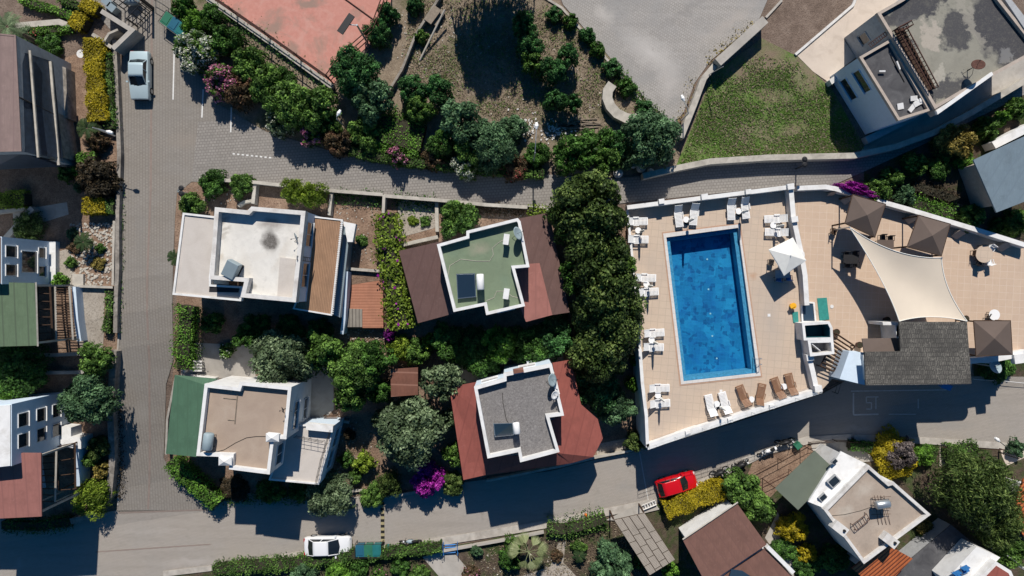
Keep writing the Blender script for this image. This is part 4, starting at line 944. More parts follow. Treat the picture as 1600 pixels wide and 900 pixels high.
def block(root, px, zt, zb, wallm, roofm, par=.55, pw=.28, parm=None, nm='roof'):
    q = ccw(xy(px, zt)); zr = zt-par
    m = MB(); m.prism(q, zb, zr-.01); m.build('wall', wallm, root)
    m = MB(); m.ring([p for p in offset(q, -.02)], offset(q, pw), zr-.02, zt); m.build('parapet', parm or wallm, root)
    m = MB(); m.prism(offset(q, pw-.02), zr-.1, zr+.012); m.build(nm, roofm, root)
    return q, zr
def posts(root, pts, z0, z1, r, mat, nm='post'):
    for p in pts:
        m = MB(); m.box((p[0], p[1], (z0+z1)/2), (r*2, r*2, z1-z0)); m.build(nm, mat, root)
def tank(root_label, px, py, z, L, r, ang, mat, legs=.5, name='water_tank'):
    c = P(px, py, z+legs+r); t = empty(name, (c.x, c.y, z), root_label, 'water tank')
    d = Vector((math.cos(ang), math.sin(ang), 0))
    m = MB(); a = c-d*L/2; b = c+d*L/2
    m.tube([a, a+d*.08, b-d*.08, b], [r*.8, r, r, r*.8], 20); m.build('tank', mat, t, smooth=True)
    s = Vector((-d.y, d.x, 0)); m = MB()
    for k in (-.35, .35):
        for q in (-1, 1):
            e = c+d*k*L+s*q*r*.8; m.tube([(e.x, e.y, z), (e.x, e.y, z+legs+r)], .025, 5)
        e1, e2 = c+d*k*L+s*r*.8, c+d*k*L-s*r*.8; m.tube([(e1.x, e1.y, z+legs), (e2.x, e2.y, z+legs)], .03, 5)
    m.build('stand', M['dark'], t); return t
def solar(label, corners, z, tankpx, name='solar_water_heater'):
    """tilted collector (corners ul ur lr ll, facing down the picture = south) with a tank on its top end"""
    cx = sum(c[0] for c in corners)/4; cy = sum(c[1] for c in corners)/4; c0 = P(cx, cy, z+.5)
    t = empty(name, (c0.x, c0.y, z), label, 'solar heater')
    pts = [P(corners[0][0], corners[0][1], z+1.25), P(corners[1][0], corners[1][1], z+1.25), P(corners[2][0], corners[2][1], z+.35), P(corners[3][0], corners[3][1], z+.35)]
    m = MB(); m.slab(pts, .09); f = m.build('collector', M['steel'], t)
    cc = sum(pts, Vector())/4; ins = [cc+(p-cc)*.93+Vector((0, 0, .012)) for p in pts]
    m = MB(); m.slab(ins, .02); m.build('glass', M['solar'], f)
    if tankpx:
        (ax, ay), (bx, by), r = tankpx; a, b = P(ax, ay, z+1.2), P(bx, by, z+1.2)
        m = MB(); d = (b-a).normalized(); m.tube([a, a+d*.06, b-d*.06, b], [r*.8, r, r, r*.8], 18); m.build('tank', M['plastic'], t, smooth=True)
        m = MB()
        for e in (a, b, pts[0], pts[1], pts[2], pts[3]): m.tube([(e.x, e.y, z), (e.x, e.y, e.z-.05)], .02, 5)
        m.tube([(a.x, a.y, z+.1), (pts[3].x, pts[3].y, pts[3].z)], .02, 5)
        m.build('stand', M['steel'], t)
    return t
def dish(label, px, py, z, r, az, tilt, mat, hgt=1.0, name='satellite_dish'):
    c = P(px, py, z+hgt); t = empty(name, (c.x, c.y, z), label, 'satellite dish')
    m = MB(); m.disc_dish((c.x, c.y, z+hgt), r, az, tilt, .1); m.build('dish', mat, t, smooth=True)
    m = MB(); m.tube([(c.x, c.y, z), (c.x, c.y, z+hgt)], .035, 6); m.tube([(c.x-.4, c.y-.3, z+.02), (c.x, c.y, z+hgt*.6)], .018, 5); m.tube([(c.x+.4, c.y-.3, z+.02), (c.x, c.y, z+hgt*.6)], .018, 5); m.build('mast', M['dark'], t)
    d = Vector((math.sin(tilt)*math.cos(az), math.sin(tilt)*math.sin(az), math.cos(tilt)))
    m = MB(); e = Vector((c.x, c.y, z+hgt))+d*r*1.0; m.tube([Vector((c.x, c.y, z+hgt))-Vector((0, 0, r*.3)), e], .012, 5); m.tube([e, e+d*.1], .04, 6); m.build('receiver', M['dark'], t)
    return t
def skirt(root, pts, mat, th=.12, nm='lean_to_roof'):
    m = MB(); m.slab(S3(pts), th); return m.build(nm, mat, root)
def skirt_walls(root, px, z, zb, mat, inset=.5, nm='lower_wall'):
    q = offset(ccw(xy(px, z)), inset); m = MB(); m.prism(q, zb, z-.25); return m.build(nm, mat, root), q
def cable(label, pts, z, r=.025, mat='black'):
    m = MB(); m.tube([P(a, b, z+r) for a, b in pts], r, 5); tag(m.build('cable', M[mat]), label, 'cable')

# ---- H1 white roof
Z = 9.7; zb = 3.0
h1 = empty('house', P(400, 400, 3.6), 'large house with stained white roof and brown slatted pergola deck', 'house')
q1, zr = block(h1, [(336, 324), (387, 329), (393, 323), (477, 330), (462, 472), (376, 464), (382, 440), (328, 436)], Z, zb, M['white_blue_shade'], M['roof_white'], .75, .32, M['white_old'])
m = MB(); can = ccw(xy([(287, 333), (340, 339), (330, 432), (330, 445), (380, 448), (377, 470), (271, 460)], 8.3))
m.prism(can, 7.85, 8.3); m.build('lower_roof', M['roof_terrace'], h1)
m = MB(); m.ring(offset(can, -.03), offset(can, .14), 8.0, 8.42); m.build('roof_edge', M['white'], h1)
m = MB(); m.prism(offset(can, .3), zb, 7.84); m.build('wing_wall', M['white_blue_shade'], h1)
m = MB(); m.prism(xy([(327, 443), (374, 446), (372, 457), (326, 456)], 8.4), 8.31, 8.33); m.build('recess_shade_sheet', M['dark'], h1)  # flat dark sheet stands in for the shade inside an open recess
m = MB(); m.prism(xy([(438, 402), (463, 405), (458, 466), (434, 462)], zr), zr+.01, zr+.12); m.build('roof_patch', M['roof_terrace'], h1)
# pergola deck
pg = xy([(491, 339), (535, 344), (518, 492), (459, 482), (464, 470), (478, 470)], 6.9)
m = MB(); m.prism(pg, 6.82, 6.9); m.build('pergola_deck', M['decking'], h1)
m = MB(); fr_ = ccw(pg); m.ring(offset(fr_, -.06), offset(fr_, .06), 6.75, 6.98); m.build('pergola_frame', M['white'], h1)
m = MB(); a, b = P(534, 346, 7.0), P(519, 490, 7.0); d = b-a
for i in range(44): p = a+d*(i/43); m.box((p.x, p.y, 6.97), (.22, .07, .08), R(-6))
m.build('rafter_ends', M['white'], h1)
m = MB(); m.prism(xy([(480, 345), (530, 350), (514, 488), (462, 478)], 6.5), zb, 6.5); m.build('ground_floor_wall', M['white_blue_shade'], h1)
m = MB(); m.prism(xy([(539, 346), (548, 351), (531, 496), (521, 492)], 5.6), zb, 5.6); m.build('balcony_wall', M['tankgrey'], h1)
m = MB(); m.prism(xy([(536, 346), (556, 350), (551, 378), (543, 378)], 6.2), 5.6, 6.2); m.build('white_chimney_block', M['white'], h1)
e = [(q1[i], q1[(i+1) % len(q1)]) for i in range(len(q1))]
def find_edge(q, pa, pb, z):
    A, B = Vector(P(*pa, z).xy), Vector(P(*pb, z).xy)
    return min(((q[i], q[(i+1) % len(q)]) for i in range(len(q))), key=lambda ab: min((Vector(ab[0])-A).length+(Vector(ab[1])-B).length, (Vector(ab[0])-B).length+(Vector(ab[1])-A).length))
E = find_edge(q1, (477, 330), (462, 472), Z)
window(h1, *E, .30, 8.1, 1.9, 1.5, 'white', 1); window(h1, *E, .76, 8.1, 1.9, 1.5, 'white', 1)
Sx = find_edge(q1, (462, 472), (376, 464), Z); window(h1, *Sx, .25, 7.8, 1.4, 1.3); window(h1, *Sx, .7, 7.8, 1.4, 1.3); window(h1, *Sx, .5, 4.9, 2.0, 1.9)
Nx = find_edge(q1, (393, 323), (477, 330), Z); window(h1, *Nx, .5, 7.8, 1.4, 1.2)
tk = P(363, 421, zr+.5); t = empty('water_tank', (tk.x, tk.y, zr), 'grey sheet metal tank standing on the white roof', 'water tank')
m = MB(); m.box((tk.x, tk.y, zr+.62), (1.05, 1.35, .75), R(-28), rx=R(8)); m.build('tank', M['tankgrey'], t, bevel=.06)
m = MB(); m.box((tk.x+.1, tk.y, zr+.12), (.9, 1.2, .2), R(-28)); m.build('stand', M['dark'], t)
l = empty('roof_ladder', P(474, 402, 8), 'short metal ladder bridging the parapet of the white roofed house', 'ladder')
m = MB(); a, b = P(464, 400, Z+.15), P(486, 403, 7.9); c, d = P(464, 406, Z+.15), P(485, 409, 7.9)
m.tube([a, b], .03, 5); m.tube([c, d], .03, 5); m.build('rails', M['dark'], l)
m = MB()
for i in range(9): t_ = i/8; m.tube([a+(b-a)*t_, c+(d-c)*t_], .022, 5)
m.build('rungs', M['dark'], l)
dish('small dark grey dish at the right edge of the white roof', 464, 371, zr, .42, R(200), R(70), M['tankgrey'], .7)
# ---- H2 green roof
Z = 9.7; zb = 2.4
h2 = empty('house', P(755, 420, 3.4), 'house with flat green roof and brown and red lean-to roofs', 'house')
skirt(h2, [(623, 392, 6.2), (690, 377, 7.0), (712, 489, 7.0), (653, 505, 6.2)], M['brownfelt'])
skirt(h2, [(808, 342, 7.0), (858, 332, 6.2), (890, 488, 6.2), (858, 493, 6.6), (843, 412, 6.7), (815, 415, 7.0)], M['brownfelt'])
skirt(h2, [(801, 414, 7.1), (843, 411, 6.75), (863, 492, 6.65), (822, 503, 7.0), (812, 480, 7.1)], M['redfelt2'])
for pp in ([(640, 395), (690, 384), (710, 485), (665, 497)], [(808, 350), (848, 345), (878, 483), (820, 495)]): skirt_walls(h2, pp, 6.6, zb, M['white'], .3)
q2, zr2 = block(h2, [(683, 382), (729, 369), (729, 361), (809, 341), (813, 346), (827, 417), (804, 419), (820, 478), (760, 492), (757, 477), (709, 487)], Z, zb, M['white_blue_shade'], M['roof_green'], .6, .22, M['white'])
for a, b, t in (((820, 478), (760, 492), .5), ((709, 487), (683, 382), .5)):
    E = find_edge(q2, a, b, Z); window(h2, *E, t, 8.0, 1.3, 1.2)
solar('tilted solar water heater on the green roof', [(713, 428), (742, 427), (744, 464), (715, 467)], zr2, ((750, 428), (751, 453), .3))
for px, py, lb in ((791, 374, 'small white vent box near the dish on the green roof'), (791, 459, 'small white vent box at the lower right of the green roof')):
    c = P(px, py, zr2+.9); m = MB(); m.box((c.x, c.y, zr2+.45), (.35, .75, .9), R(-8)); o = m.build('roof_vent', M['white']); tag(o, lb, 'vent', 'vent boxes on the green roof')
    m = MB(); m.box((c.x, c.y, zr2+.94), (.45, .85, .07), R(-8)); m.build('cap', M['white'], o)
dish('blue grey dish at the top right corner of the green roof', 808, 365, zr2, .55, R(20), R(55), M['fibro'], 1.0)
cable('pale looping cable across the green roof', [(700, 430), (703, 415), (720, 405), (745, 408), (765, 408), (771, 398), (769, 388), (778, 380), (788, 374)], zr2, .025, 'palestone')
cable('pale cable at the bottom of the green roof', [(760, 470), (772, 465), (776, 455), (790, 455), (800, 463), (812, 466)], zr2, .025, 'palestone')
# ---- H3 beige roof
Z = 8.1; zb = .4
h3 = empty('house', P(385, 660, 1.2), 'house with sandy beige roof, green lean-to and white side terrace', 'house')
skirt(h3, [(273, 586, 4.9), (340, 592, 5.6), (322, 602, 5.8), (307, 714, 5.6), (259, 709, 4.7)], M['greenfelt'])
skirt_walls(h3, [(280, 592), (335, 597), (312, 712), (266, 706)], 5.0, zb, M['white'], .3)
q3, zr3 = block(h3, [(320, 600), (372, 606), (375, 597), (455, 605), (447, 686), (428, 685), (421, 741), (358, 733), (360, 714), (307, 712)], Z, zb, M['white'], M['roof_beige'], .5, .26, M['white'])
E = find_edge(q3, (455, 605), (447, 686), Z); window(h3, *E, .38, 6.2, 2.3, 1.0, 'white', 2); window(h3, *E, .40, 3.4, 1.8, 1.0)
E = find_edge(q3, (428, 685), (421, 741), Z); window(h3, *E, .42, 6.2, 1.7, 1.3, 'white', 1)
E = find_edge(q3, (421, 741), (358, 733), Z); window(h3, *E, .3, 6.2, 1.2, 1.2); window(h3, *E, .7, 3.2, 1.6, 1.8)
for px, py in ((425, 684), (351, 721)):
    c = P(px, py, Z+.35); m = MB(); m.box((c.x, c.y, Z), (1.0, .62, .5), R(-6)); v0 = len(m.v)
    m.add([(c.x-.54, c.y-.36, Z+.25), (c.x+.54, c.y-.36, Z+.25), (c.x+.54, c.y+.36, Z+.25), (c.x-.54, c.y+.36, Z+.25), (c.x, c.y, Z+.5)], [(0, 1, 4), (1, 2, 4), (2, 3, 4), (3, 0, 4), (3, 2, 1, 0)])
    m.build('chimney', M['white'], h3)
q3b, zt3 = block(h3, [(449, 664), (523, 664), (498, 757), (420, 750)], 4.8, zb, M['white_blue_shade'], M['roof_terrace'], .18, .12, M['white'], 'terrace_floor')
E = find_edge(q3b, (523, 664), (498, 757), 4.8); window(h3, *E, .35, 3.0, 1.6, 1.2); window(h3, *E, .72, 3.0, 1.6, 1.2)
c = P(500, 668, 4.8); m = MB(); m.prism(xy([(478, 662), (520, 666), (519, 676), (477, 672)], 5.5), 4.7, 5.4); m.build('terrace_upstand', M['white'], h3)
rl = empty('balcony_railing', P(505, 715, 4.7), 'thin dark metal railing around the white side terrace', 'railing')
m = MB(); E3 = [P(a, b, 4.75) for a, b in ((464, 680), (507, 688), (519, 670), (505, 715), (496, 755))]
for path in ([E3[0], E3[1]], [E3[2], E3[3], E3[4]]):
    for hh in (.3, .6, .95): m.tube([Vector((p.x, p.y, 4.75+hh)) for p in path], .018, 5)
    S_ = subdiv([p.xy for p in path], .6)
    for p in S_: m.tube([(p.x, p.y, 4.7), (p.x, p.y, 5.7)], .018, 5)
m.build('bars', M['dark'], rl)
tank('grey cylindrical tank at the lower left of the beige roof', 325, 690, zr3, 1.4, .42, R(82), M['fibro'], .25)
dish('small dark aerial at the right edge of the beige roof', 443, 640, zr3, .25, R(200), R(70), M['dark'], .9, 'roof_aerial')
cable('thin black cable curving over the beige roof', [(334, 707), (350, 703), (368, 692), (385, 684), (400, 682), (415, 682)], zr3)
m = MB()
for p, q in (((371, 617), (367, 662)), ((349, 622), (371, 624)), ((356, 656), (368, 657))):
    m.tube([P(*p, zr3+.03), P(*q, zr3+.03)], .05, 4)
tag(m.build('roof_pipe', M['wood']), 'dark T shaped pipes lying on the beige roof', 'pipe')
c = P(287, 575, 2.0); m = MB(); m.prism(xy([(300, 584), (338, 590), (338, 594), (299, 589)], 3), 0, 3.2); m.build('entrance_wall', M['white_old'], h3)
# ---- H4 grey roof with red skirts
Z = 8.2; zb = -.2
h4 = empty('house', P(820, 640, 1.0), 'house with grey gravel roof ringed by dark red roofs', 'house')
RO, RI = 4.5, 5.2
skirt(h4, [(702, 605, RO), (744, 597, RI), (752, 645, RI), (775, 715, RI), (755, 743, RO), (724, 750, RO-.2)], M['redfelt'])
skirt(h4, [(863, 567, RI), (892, 562, RO), (908, 632, RO), (934, 655, RO-.2), (942, 685, RO-.2), (927, 714, RO-.2), (892, 724, RO-.2), (872, 708, RI), (856, 660, RI), (880, 648, RI)], M['redfelt'])
skirt(h4, [(757, 716, RI), (872, 706, RI), (892, 724, RO-.2), (755, 743, RO)], M['redfelt'], .1)
skirt_walls(h4, [(712, 612), (750, 604), (880, 574), (894, 640), (918, 664), (922, 688), (886, 708), (735, 736)], 4.2, zb, M['white'], .35)
q4, zr4 = block(h4, [(741, 605), (787, 592), (787, 584), (862, 569), (881, 649), (858, 652), (874, 706), (813, 722), (810, 706), (762, 716)], Z, zb, M['white_blue_shade'], M['roof_gravel'], .6, .24, M['white'])
for a, b, t in (((741, 605), (787, 592), .5), ((787, 584), (862, 569), .5), ((813, 722), (874, 706), .5), ((881, 649), (862, 569), .5)):
    E = find_edge(q4, a, b, Z); window(h4, *E, t, 6.5, 1.3, 1.2)
solar('solar water heater with dark panel on the grey gravel roof', [(771, 662), (801, 661), (803, 680), (773, 683)], zr4, ((806, 660), (808, 678), .28))
dish('larger blue grey dish at the top right of the grey roof', 862, 594, zr4, .55, R(10), R(50), M['fibro'], 1.1)
dish('smaller pale dish below the blue grey one on the grey roof', 866, 617, zr4, .38, R(-20), R(40), M['plastic'], .9)
cable('thin black cable running down the grey roof', [(785, 614), (786, 630), (791, 655), (795, 662)], zr4)
for px, py, cl, lb in ((833, 568, 'plastic', 'white air conditioner box behind the grey roofed house'), (811, 580, 'orange', 'small brick coloured box on the parapet of the grey roofed house')):
    pass
c = P(832, 567, 4.5); m = MB(); m.box((c.x, c.y, 4.2), (1.0, .45, .7), R(8)); o = m.build('air_conditioner', M['plastic']); tag(o, 'white air conditioner box behind the grey roofed house', 'air conditioner')
m = MB(); m.cyl((c.x-.1, c.y-.3, 4.2), .2, .02, 12); m.build('fan', M['dark'], o)
c = P(810, 579, Z+.1); m = MB(); m.box((c.x, c.y, Z+.03), (.85, .4, .16), R(10)); tag(m.build('parapet_box', M['rustroof']), 'brick coloured block lying on the parapet of the grey roof', 'block')
c = P(768, 584, 2.2); m = MB(); m.box((c.x, c.y, 1.9), (.9, .75, .9), R(8)); tag(m.build('garden_hatch', M['brownwood']), 'dark brown hatch against the wall behind the grey roofed house', 'hatch')
# ---- H5 top right
Z = 9.7; zb = 3.2
h5 = empty('house', P(1430, 150, 4), 'large unfinished grey house with stained roof in the upper right', 'house')
qa, zra = block(h5, [(1371, 20), (1410, -2), (1470, -50), (1530, -60), (1562, -2), (1625, 78), (1505, 144), (1461, 170), (1444, 140), (1393, 56)], Z, zb, M['grey_wall'], M['roof_patchy'], .35, .22, M['beige_wall'])
m = MB(); m.slab([P(1568, -4, Z+.1), P(1578, -4, Z+.1), P(1640, 76, Z+.1), P(1626, 82, Z+.1)], .5); m.build('roof_edge', M['grey_wall'], h5)
qb, zrb = block(h5, [(1343, 89), (1392, 61), (1455, 172), (1404, 188)], Z-.35, zb, M['white_blue_shade'], M['roof_charcoal'], .3, .2, M['beige_wall'])
E = find_edge(qb, (1343, 89), (1404, 188), Z-.35)
def opening(root, a, b, t, zc, wd, ht, mat):
    return window(root, a, b, t, zc, wd, ht, mat, 0)
tt = .30 if (Vector(E[0])-P(1343, 89, Z-.35).xy).length < (Vector(E[1])-P(1343, 89, Z-.35).xy).length else .70
opening(h5, *E, tt, 7.9, 1.9, .95, 'white_blue_shade'); opening(h5, *E, tt, 5.6, 1.9, .95, 'white_blue_shade')
E = find_edge(qa, (1371, 20), (1393, 56), Z); window(h5, *E, .5, 6.5, .8, 1.2, 'grey_wall', 0)
m = MB(); q = xy([(1461, 171), (1503, 146), (1506, 152), (1466, 178)], Z-.1); m.prism(q, 8.5, Z-.1); m.build('balcony_slab', M['concrete'], h5)
m = MB(); m.slab([P(1463, 173, Z+.05), P(1550, 112, Z+.05), P(1552, 117, Z+.05), P(1465, 179, Z+.05)], .25); m.build('white_coping', M['white'], h5)
m = MB(); m.prism(xy([(1352, 214), (1480, 152), (1483, 160), (1357, 224)], 4.8), 3, 4.8); m.build('plinth', M['grey_wall'], h5)
m = MB(); m.prism(xy([(1296, 125), (1318, 107), (1322, 112), (1300, 132)], 4.9), 3, 4.9); m.build('yard_step', M['white_old'], h5)
g_ = empty('steel_gangway', P(1420, 100, zra), 'rusty steel lattice gangway lying across the stained roof', 'gangway')
a0, a1, b0, b1 = P(1397, 47, zra+.5), P(1450, 142, zra+.3), P(1411, 44, zra+.5), P(1461, 138, zra+.3)
m = MB()
for a, b in ((a0, a1), (b0, b1)):
    m.tube([a, b], .06, 5); m.tube([a+Vector((0, 0, .45)), b+Vector((0, 0, .45))], .05, 5)
m.build('beams', M['rust'], g_)
m = MB()
for i in range(15):
    t = i/14; a = a0+(a1-a0)*t; b = b0+(b1-b0)*t; m.tube([a, b], .04, 4); m.tube([a, a+Vector((0, 0, .45))], .03, 4); m.tube([b, b+Vector((0, 0, .45))], .03, 4)
    if i < 14: m.tube([a+Vector((0, 0, .45)), b0+(b1-b0)*(t+1/14)], .03, 4)
m.build('lattice', M['rust'], g_)
m = MB(); m.slab([a0+Vector((0,0,.06)), a1+Vector((0,0,.06)), b1+Vector((0,0,.06)), b0+Vector((0,0,.06))], .03); m.build('deck_plate', M['brownwood'], g_)
m = MB(); q_ = [P(1393, 50, zra+.1), P(1412, 40, zra+.1), P(1415, 46, zra+.1), P(1396, 56, zra+.1)]
for p in q_: m.tube([p, p+Vector((0, 0, 1.1))], .05, 5)
for hh in (.5, 1.1): m.tube([p+Vector((0, 0, hh)) for p in q_+q_[:1]], .045, 5)
m.build('end_frame', M['rust'], g_)
l = empty('metal_ladder', P(1372, 62, 7), 'rusty ladder hanging on the wall left of the gangway', 'ladder')
a, b, c, d = P(1357, 69, 8.6), P(1383, 50, 9.4), P(1361, 74, 8.6), P(1386, 55, 9.4)
m = MB(); m.tube([a, b], .035, 5); m.tube([c, d], .035, 5); m.build('rails', M['rust'], l); m = MB()
for i in range(9): t = i/8; m.tube([a+(b-a)*t, c+(d-c)*t], .025, 5)
m.build('rungs', M['rust'], l)
dish('rusty round dish near the right side of the stained roof', 1528, 102, zra, .5, R(120), R(30), M['rust'], 1.3)
rng = random.Random(5)
for i, (px, py, sx, sy, an, lb) in enumerate([(1407, 166, .5, .5, .2, 'broken white slab left of the debris heap on the dark roof corner'), (1428, 165, 1.2, .35, .9, 'long white board leaning in the debris heap'), (1436, 160, 1.0, .4, .5, 'white panel lying flat in the debris heap'),
    (1427, 154, .55, .4, .1, 'small bluish white panel at the top of the debris heap'), (1443, 155, .8, .3, .3, 'white strip at the right end of the debris heap'), (1377, 112, .5, .13, 0, 'small white bar lying alone on the dark lower roof'), (1402, 103, .12, .7, .45, 'white stick beside the gangway on the dark roof')]):
    c = P(px, py, zrb+.1); m = MB(); m.box((c.x, c.y, zrb+.08+.03*i), (sx, sy, .08), an, rx=.12); tag(m.build('debris_panel', M['white']), lb, 'debris', 'white debris on the dark roof')
cable('straight black rod lying on the dark lower roof', [(1392, 88), (1402, 108), (1413, 128)], zrb, .04)
# ---- H6 top left: mauve roof, glazed veranda
Z = 11.0; zb = 3.4
h6 = empty('house', P(40, 150, 4), 'house with mauve roof and dark glazed veranda in the upper left', 'house')
block(h6, [(-130, 40), (24, 55), (33, 236), (-130, 240)], Z, zb, M['grey_wall'], M['mauvefelt'], .04, .1, M['mauvefelt'])
m = MB(); v = S3([(25, 78, Z-.15), (82, 96, 7.2), (98, 248, 7.2), (34, 237, Z-.15)]); m.slab(v, .06); m.build('glass_roof', M['veranda'], h6)
for (a, b, wd) in (((47, 79), (60, 246), .16), ((79, 96), (92, 258), .2)):
    za = 9.75 if a[0] < 60 else 7.6
    p, q = P(*a, za), P(*b, za); m = MB(); d = q-p; m.box(((p.x+q.x)/2, (p.y+q.y)/2, za), (wd, d.length, .14), math.atan2(d.y, d.x)-math.pi/2); m.build('beam', M['palestone'], h6)
for y0, y1 in ((152, 178),):
    p, q = P(30, y0, 10.95), P(84, y1, 7.6); m = MB(); m.tube([p, q], .07, 4); m.build('crossbeam', M['dark'], h6)
m = MB(); m.prism(xy([(30, 82), (80, 97), (98, 246), (38, 232)], 6.3), zb, 6.2); m.build('veranda_wall', M['stone'], h6)
m = MB(); m.prism(xy([(82, 98), (103, 106), (106, 185), (92, 184)], 5.3), zb, 5.3); m.build('stone_chimney', M['stone'], h6)
c = P(91, 134, 5.4); m = MB(); m.box((c.x, c.y, 5.32), (.42, .9, .08)); m.build('roof_hatch', M['white'], h6)
m = MB(); m.slab(S3([(-20, 241, 10), (34, 239, 10), (90, 254, 7.1), (96, 260, 6.8), (-20, 266, 8)]), .08); m.build('lower_eave', M['veranda'], h6)
c = P(104, 171, 4.8); m = MB(); m.box((c.x, c.y, 4.6), (.4, .5, .6)); tag(m.build('meter_cabinet', M['white']), 'small white cabinet beside the stone walled veranda', 'cabinet')
# ---- H7 left white house with green roof
h7 = empty('house', P(60, 440, 3.2), 'white house with green felt roof and pergola on the left edge', 'house')
zb = 2.6; gx = GP(84, 378, 0); gy1 = GP(84, 378).y; gy0 = GP(84, 441).y
q7 = ccw([(gx.x, gy0), (gx.x, gy1), (gx.x-9, gy1+.3), (gx.x-9, gy0)])
q7 = [(gx.x, gy0-.2), (gx.x-.0, gy1), (gx.x-14, gy1+.2), (gx.x-14, gy0-.2)]; q7 = ccw(q7)
m = MB(); m.prism(q7, zb, 10.3); m.build('wall', M['white_blue_shade'], h7)
m = MB(); m.prism(offset(q7, .05), 10.3, 10.4); m.build('roof', M['roof_beige'], h7)
E = min(((q7[i], q7[(i+1) % 4]) for i in range(4)), key=lambda ab: -(ab[0][0]+ab[1][0]))
for t, zc, wd, ht in ((.30, 9.3, .85, 1.2), (.30, 5.6, .8, .8), (.72, 5.6, .8, .8), (.70, 9.3, .85, 1.2), (.5, 7.2, 1.7, 1.8)): window(h7, *E, 1-t if E[0][1] > E[1][1] else t, zc, wd, ht, 'white', 0)
m = MB(); m.prism([(gx.x, gy0-.2), (gx.x, gy1), (gx.x+.55, gy1), (gx.x+.55, gy0-.2)], zb, 4.6); m.build('buttress_wall', M['white'], h7)
m = MB(); m.slab(S3([(-60, 440, 9.6), (54, 442, 9.5), (58, 540, 9.2), (-60, 543, 9.3)]), .12); m.build('green_roof', M['greenfelt2'], h7)
ya, yb = P(0, 448, 9.2).y, P(0, 534, 9.2).y; m = MB(); m.prism([(-42.3, ya), (-54, ya), (-54, yb), (-42.3, yb)], 2, 9.0); m.build('lower_wall', M['white_blue_shade'], h7)
posts(h7, [(P(54, 442, 9.5).x+.0-.15, ya+.1), (P(54, 442, 9.5).x-.15, yb-.1)], 2, 9.2, .08, M['palestone'])
m = MB(); p, q = P(56, 441, 9.5), P(59, 541, 9.2); m.tube([p, q], .07, 4); m.build('roof_trim', M['palestone'], h7)
def pergola(root_label, corners, z, nb, mat, posts_z, beammat=None, cat='pergola', frame=True, rw=.045, nm='pergola'):
    """corners ul ur lr ll (pixels at height z); nb rafters run from left to right"""
    C = [P(a, b, z) for a, b in corners]; c = sum(C, Vector())/4; t = empty(nm, (c.x, c.y, posts_z), root_label, cat)
    for i in range(nb):
        m = MB(); s = i/(nb-1); m.tube([C[0]+(C[3]-C[0])*s, C[1]+(C[2]-C[1])*s], rw, 4); m.build('rafter', mat, t)
    m = MB(); m.tube([C[0], C[3]], rw*2, 4); m.tube([C[1], C[2]], rw*2, 4); m.build('beams', beammat or mat, t)
    for k in C:
        m = MB(); m.tube([(k.x, k.y, posts_z), (k.x, k.y, z)], .06, 6); m.build('post', beammat or mat, t)
    return t
pergola('dark timber pergola against the green felt roof', [(59, 446), (78, 447), (82, 532), (60, 533)], 5.6, 8, M['brownwood'], 3)
pergola('brown pergola with pale beams between the green roof and the flagstones', [(86, 447), (108, 448), (114, 531), (88, 532)], 5.4, 22, M['brownwood'], 3, M['palestone'])
wall('garden_wall', 'white wall with blue shading right of the brown pergola', [(115, 448), (119, 500), (124, 533)], .35, 1.0, M['white_blue_shade'])
c = P(62, 497, 3.6); m = MB(); m.box((c.x, c.y, 3.4), (.5, .7, .6)); tag(m.build('garden_box', M['fibro']), 'pale blue box under the dark timber pergola', 'box')
# ---- H8 left lower white house with red roof
zb = -.2; h8 = empty('house', P(60, 700, .6), 'white house with six small windows and red felt roof in the lower left', 'house')
gx = GP(106, 640).x; gy1 = GP(101, 612).y; gy0 = GP(101, 694).y
q8 = ccw([(gx, gy0), (gx, gy1), (gx-16, gy1-1.2), (gx-16, gy0-1.8)])
m = MB(); m.prism(q8, zb, 9.4); m.build('wall', M['white_blue_shade'], h8)
m = MB(); m.prism(offset(q8, .05), 9.4, 9.5); m.build('roof', M['white'], h8)
E = min(((q8[i], q8[(i+1) % 4]) for i in range(4)), key=lambda ab: -(ab[0][0]+ab[1][0]))
for zc, ht in ((3.9, 1.0), (5.9, 1.1), (8.1, 1.15)):
    for t in (.36, .70): window(h8, *E, t, zc, 1.05, ht, 'white', 0)
m = MB(); m.prism([(gx+.05, gy0+.2), (gx+.05, gy0+2.0), (gx+1.0, gy0+1.9), (gx+1.0, gy0+1.1), (gx+1.9, gy0+1.0), (gx+1.9, gy0)], zb, 3.4); m.build('stepped_wall', M['white'], h8)
m = MB(); m.slab(S3([(-80, 707, 8.4), (64, 708, 8.3), (65, 807, 7.8), (-80, 814, 7.9)]), .12); m.build('red_roof', M['redfelt2'], h8)
ya, yb = P(0, 712, 7.9).y, P(0, 800, 7.9).y; m = MB(); m.prism([(-43.2, ya), (-56, ya), (-56, yb), (-43.2, yb)], -.3, 7.7); m.build('lower_wall', M['white_blue_shade'], h8)
posts(h8, [(P(64, 708, 8.0).x-.15, ya), (P(64, 708, 8.0).x-.15, yb)], 0, 7.8, .08, M['palestone'])
pergola('pergola with pale posts and lattice beside the red felt roof', [(66, 704), (88, 702), (86, 784), (64, 783)], 4.3, 9, M['brownwood'], 1, M['palestone'])
pergola('dark timber pergola below the stepped white wall', [(88, 698), (117, 692), (118, 764), (92, 766)], 3.7, 4, M['brownwood'], 1)
wall('garden_wall', 'white wall edging the lower left pergola', [(119, 690), (122, 760)], .35, 1.6, M['white_blue_shade'])
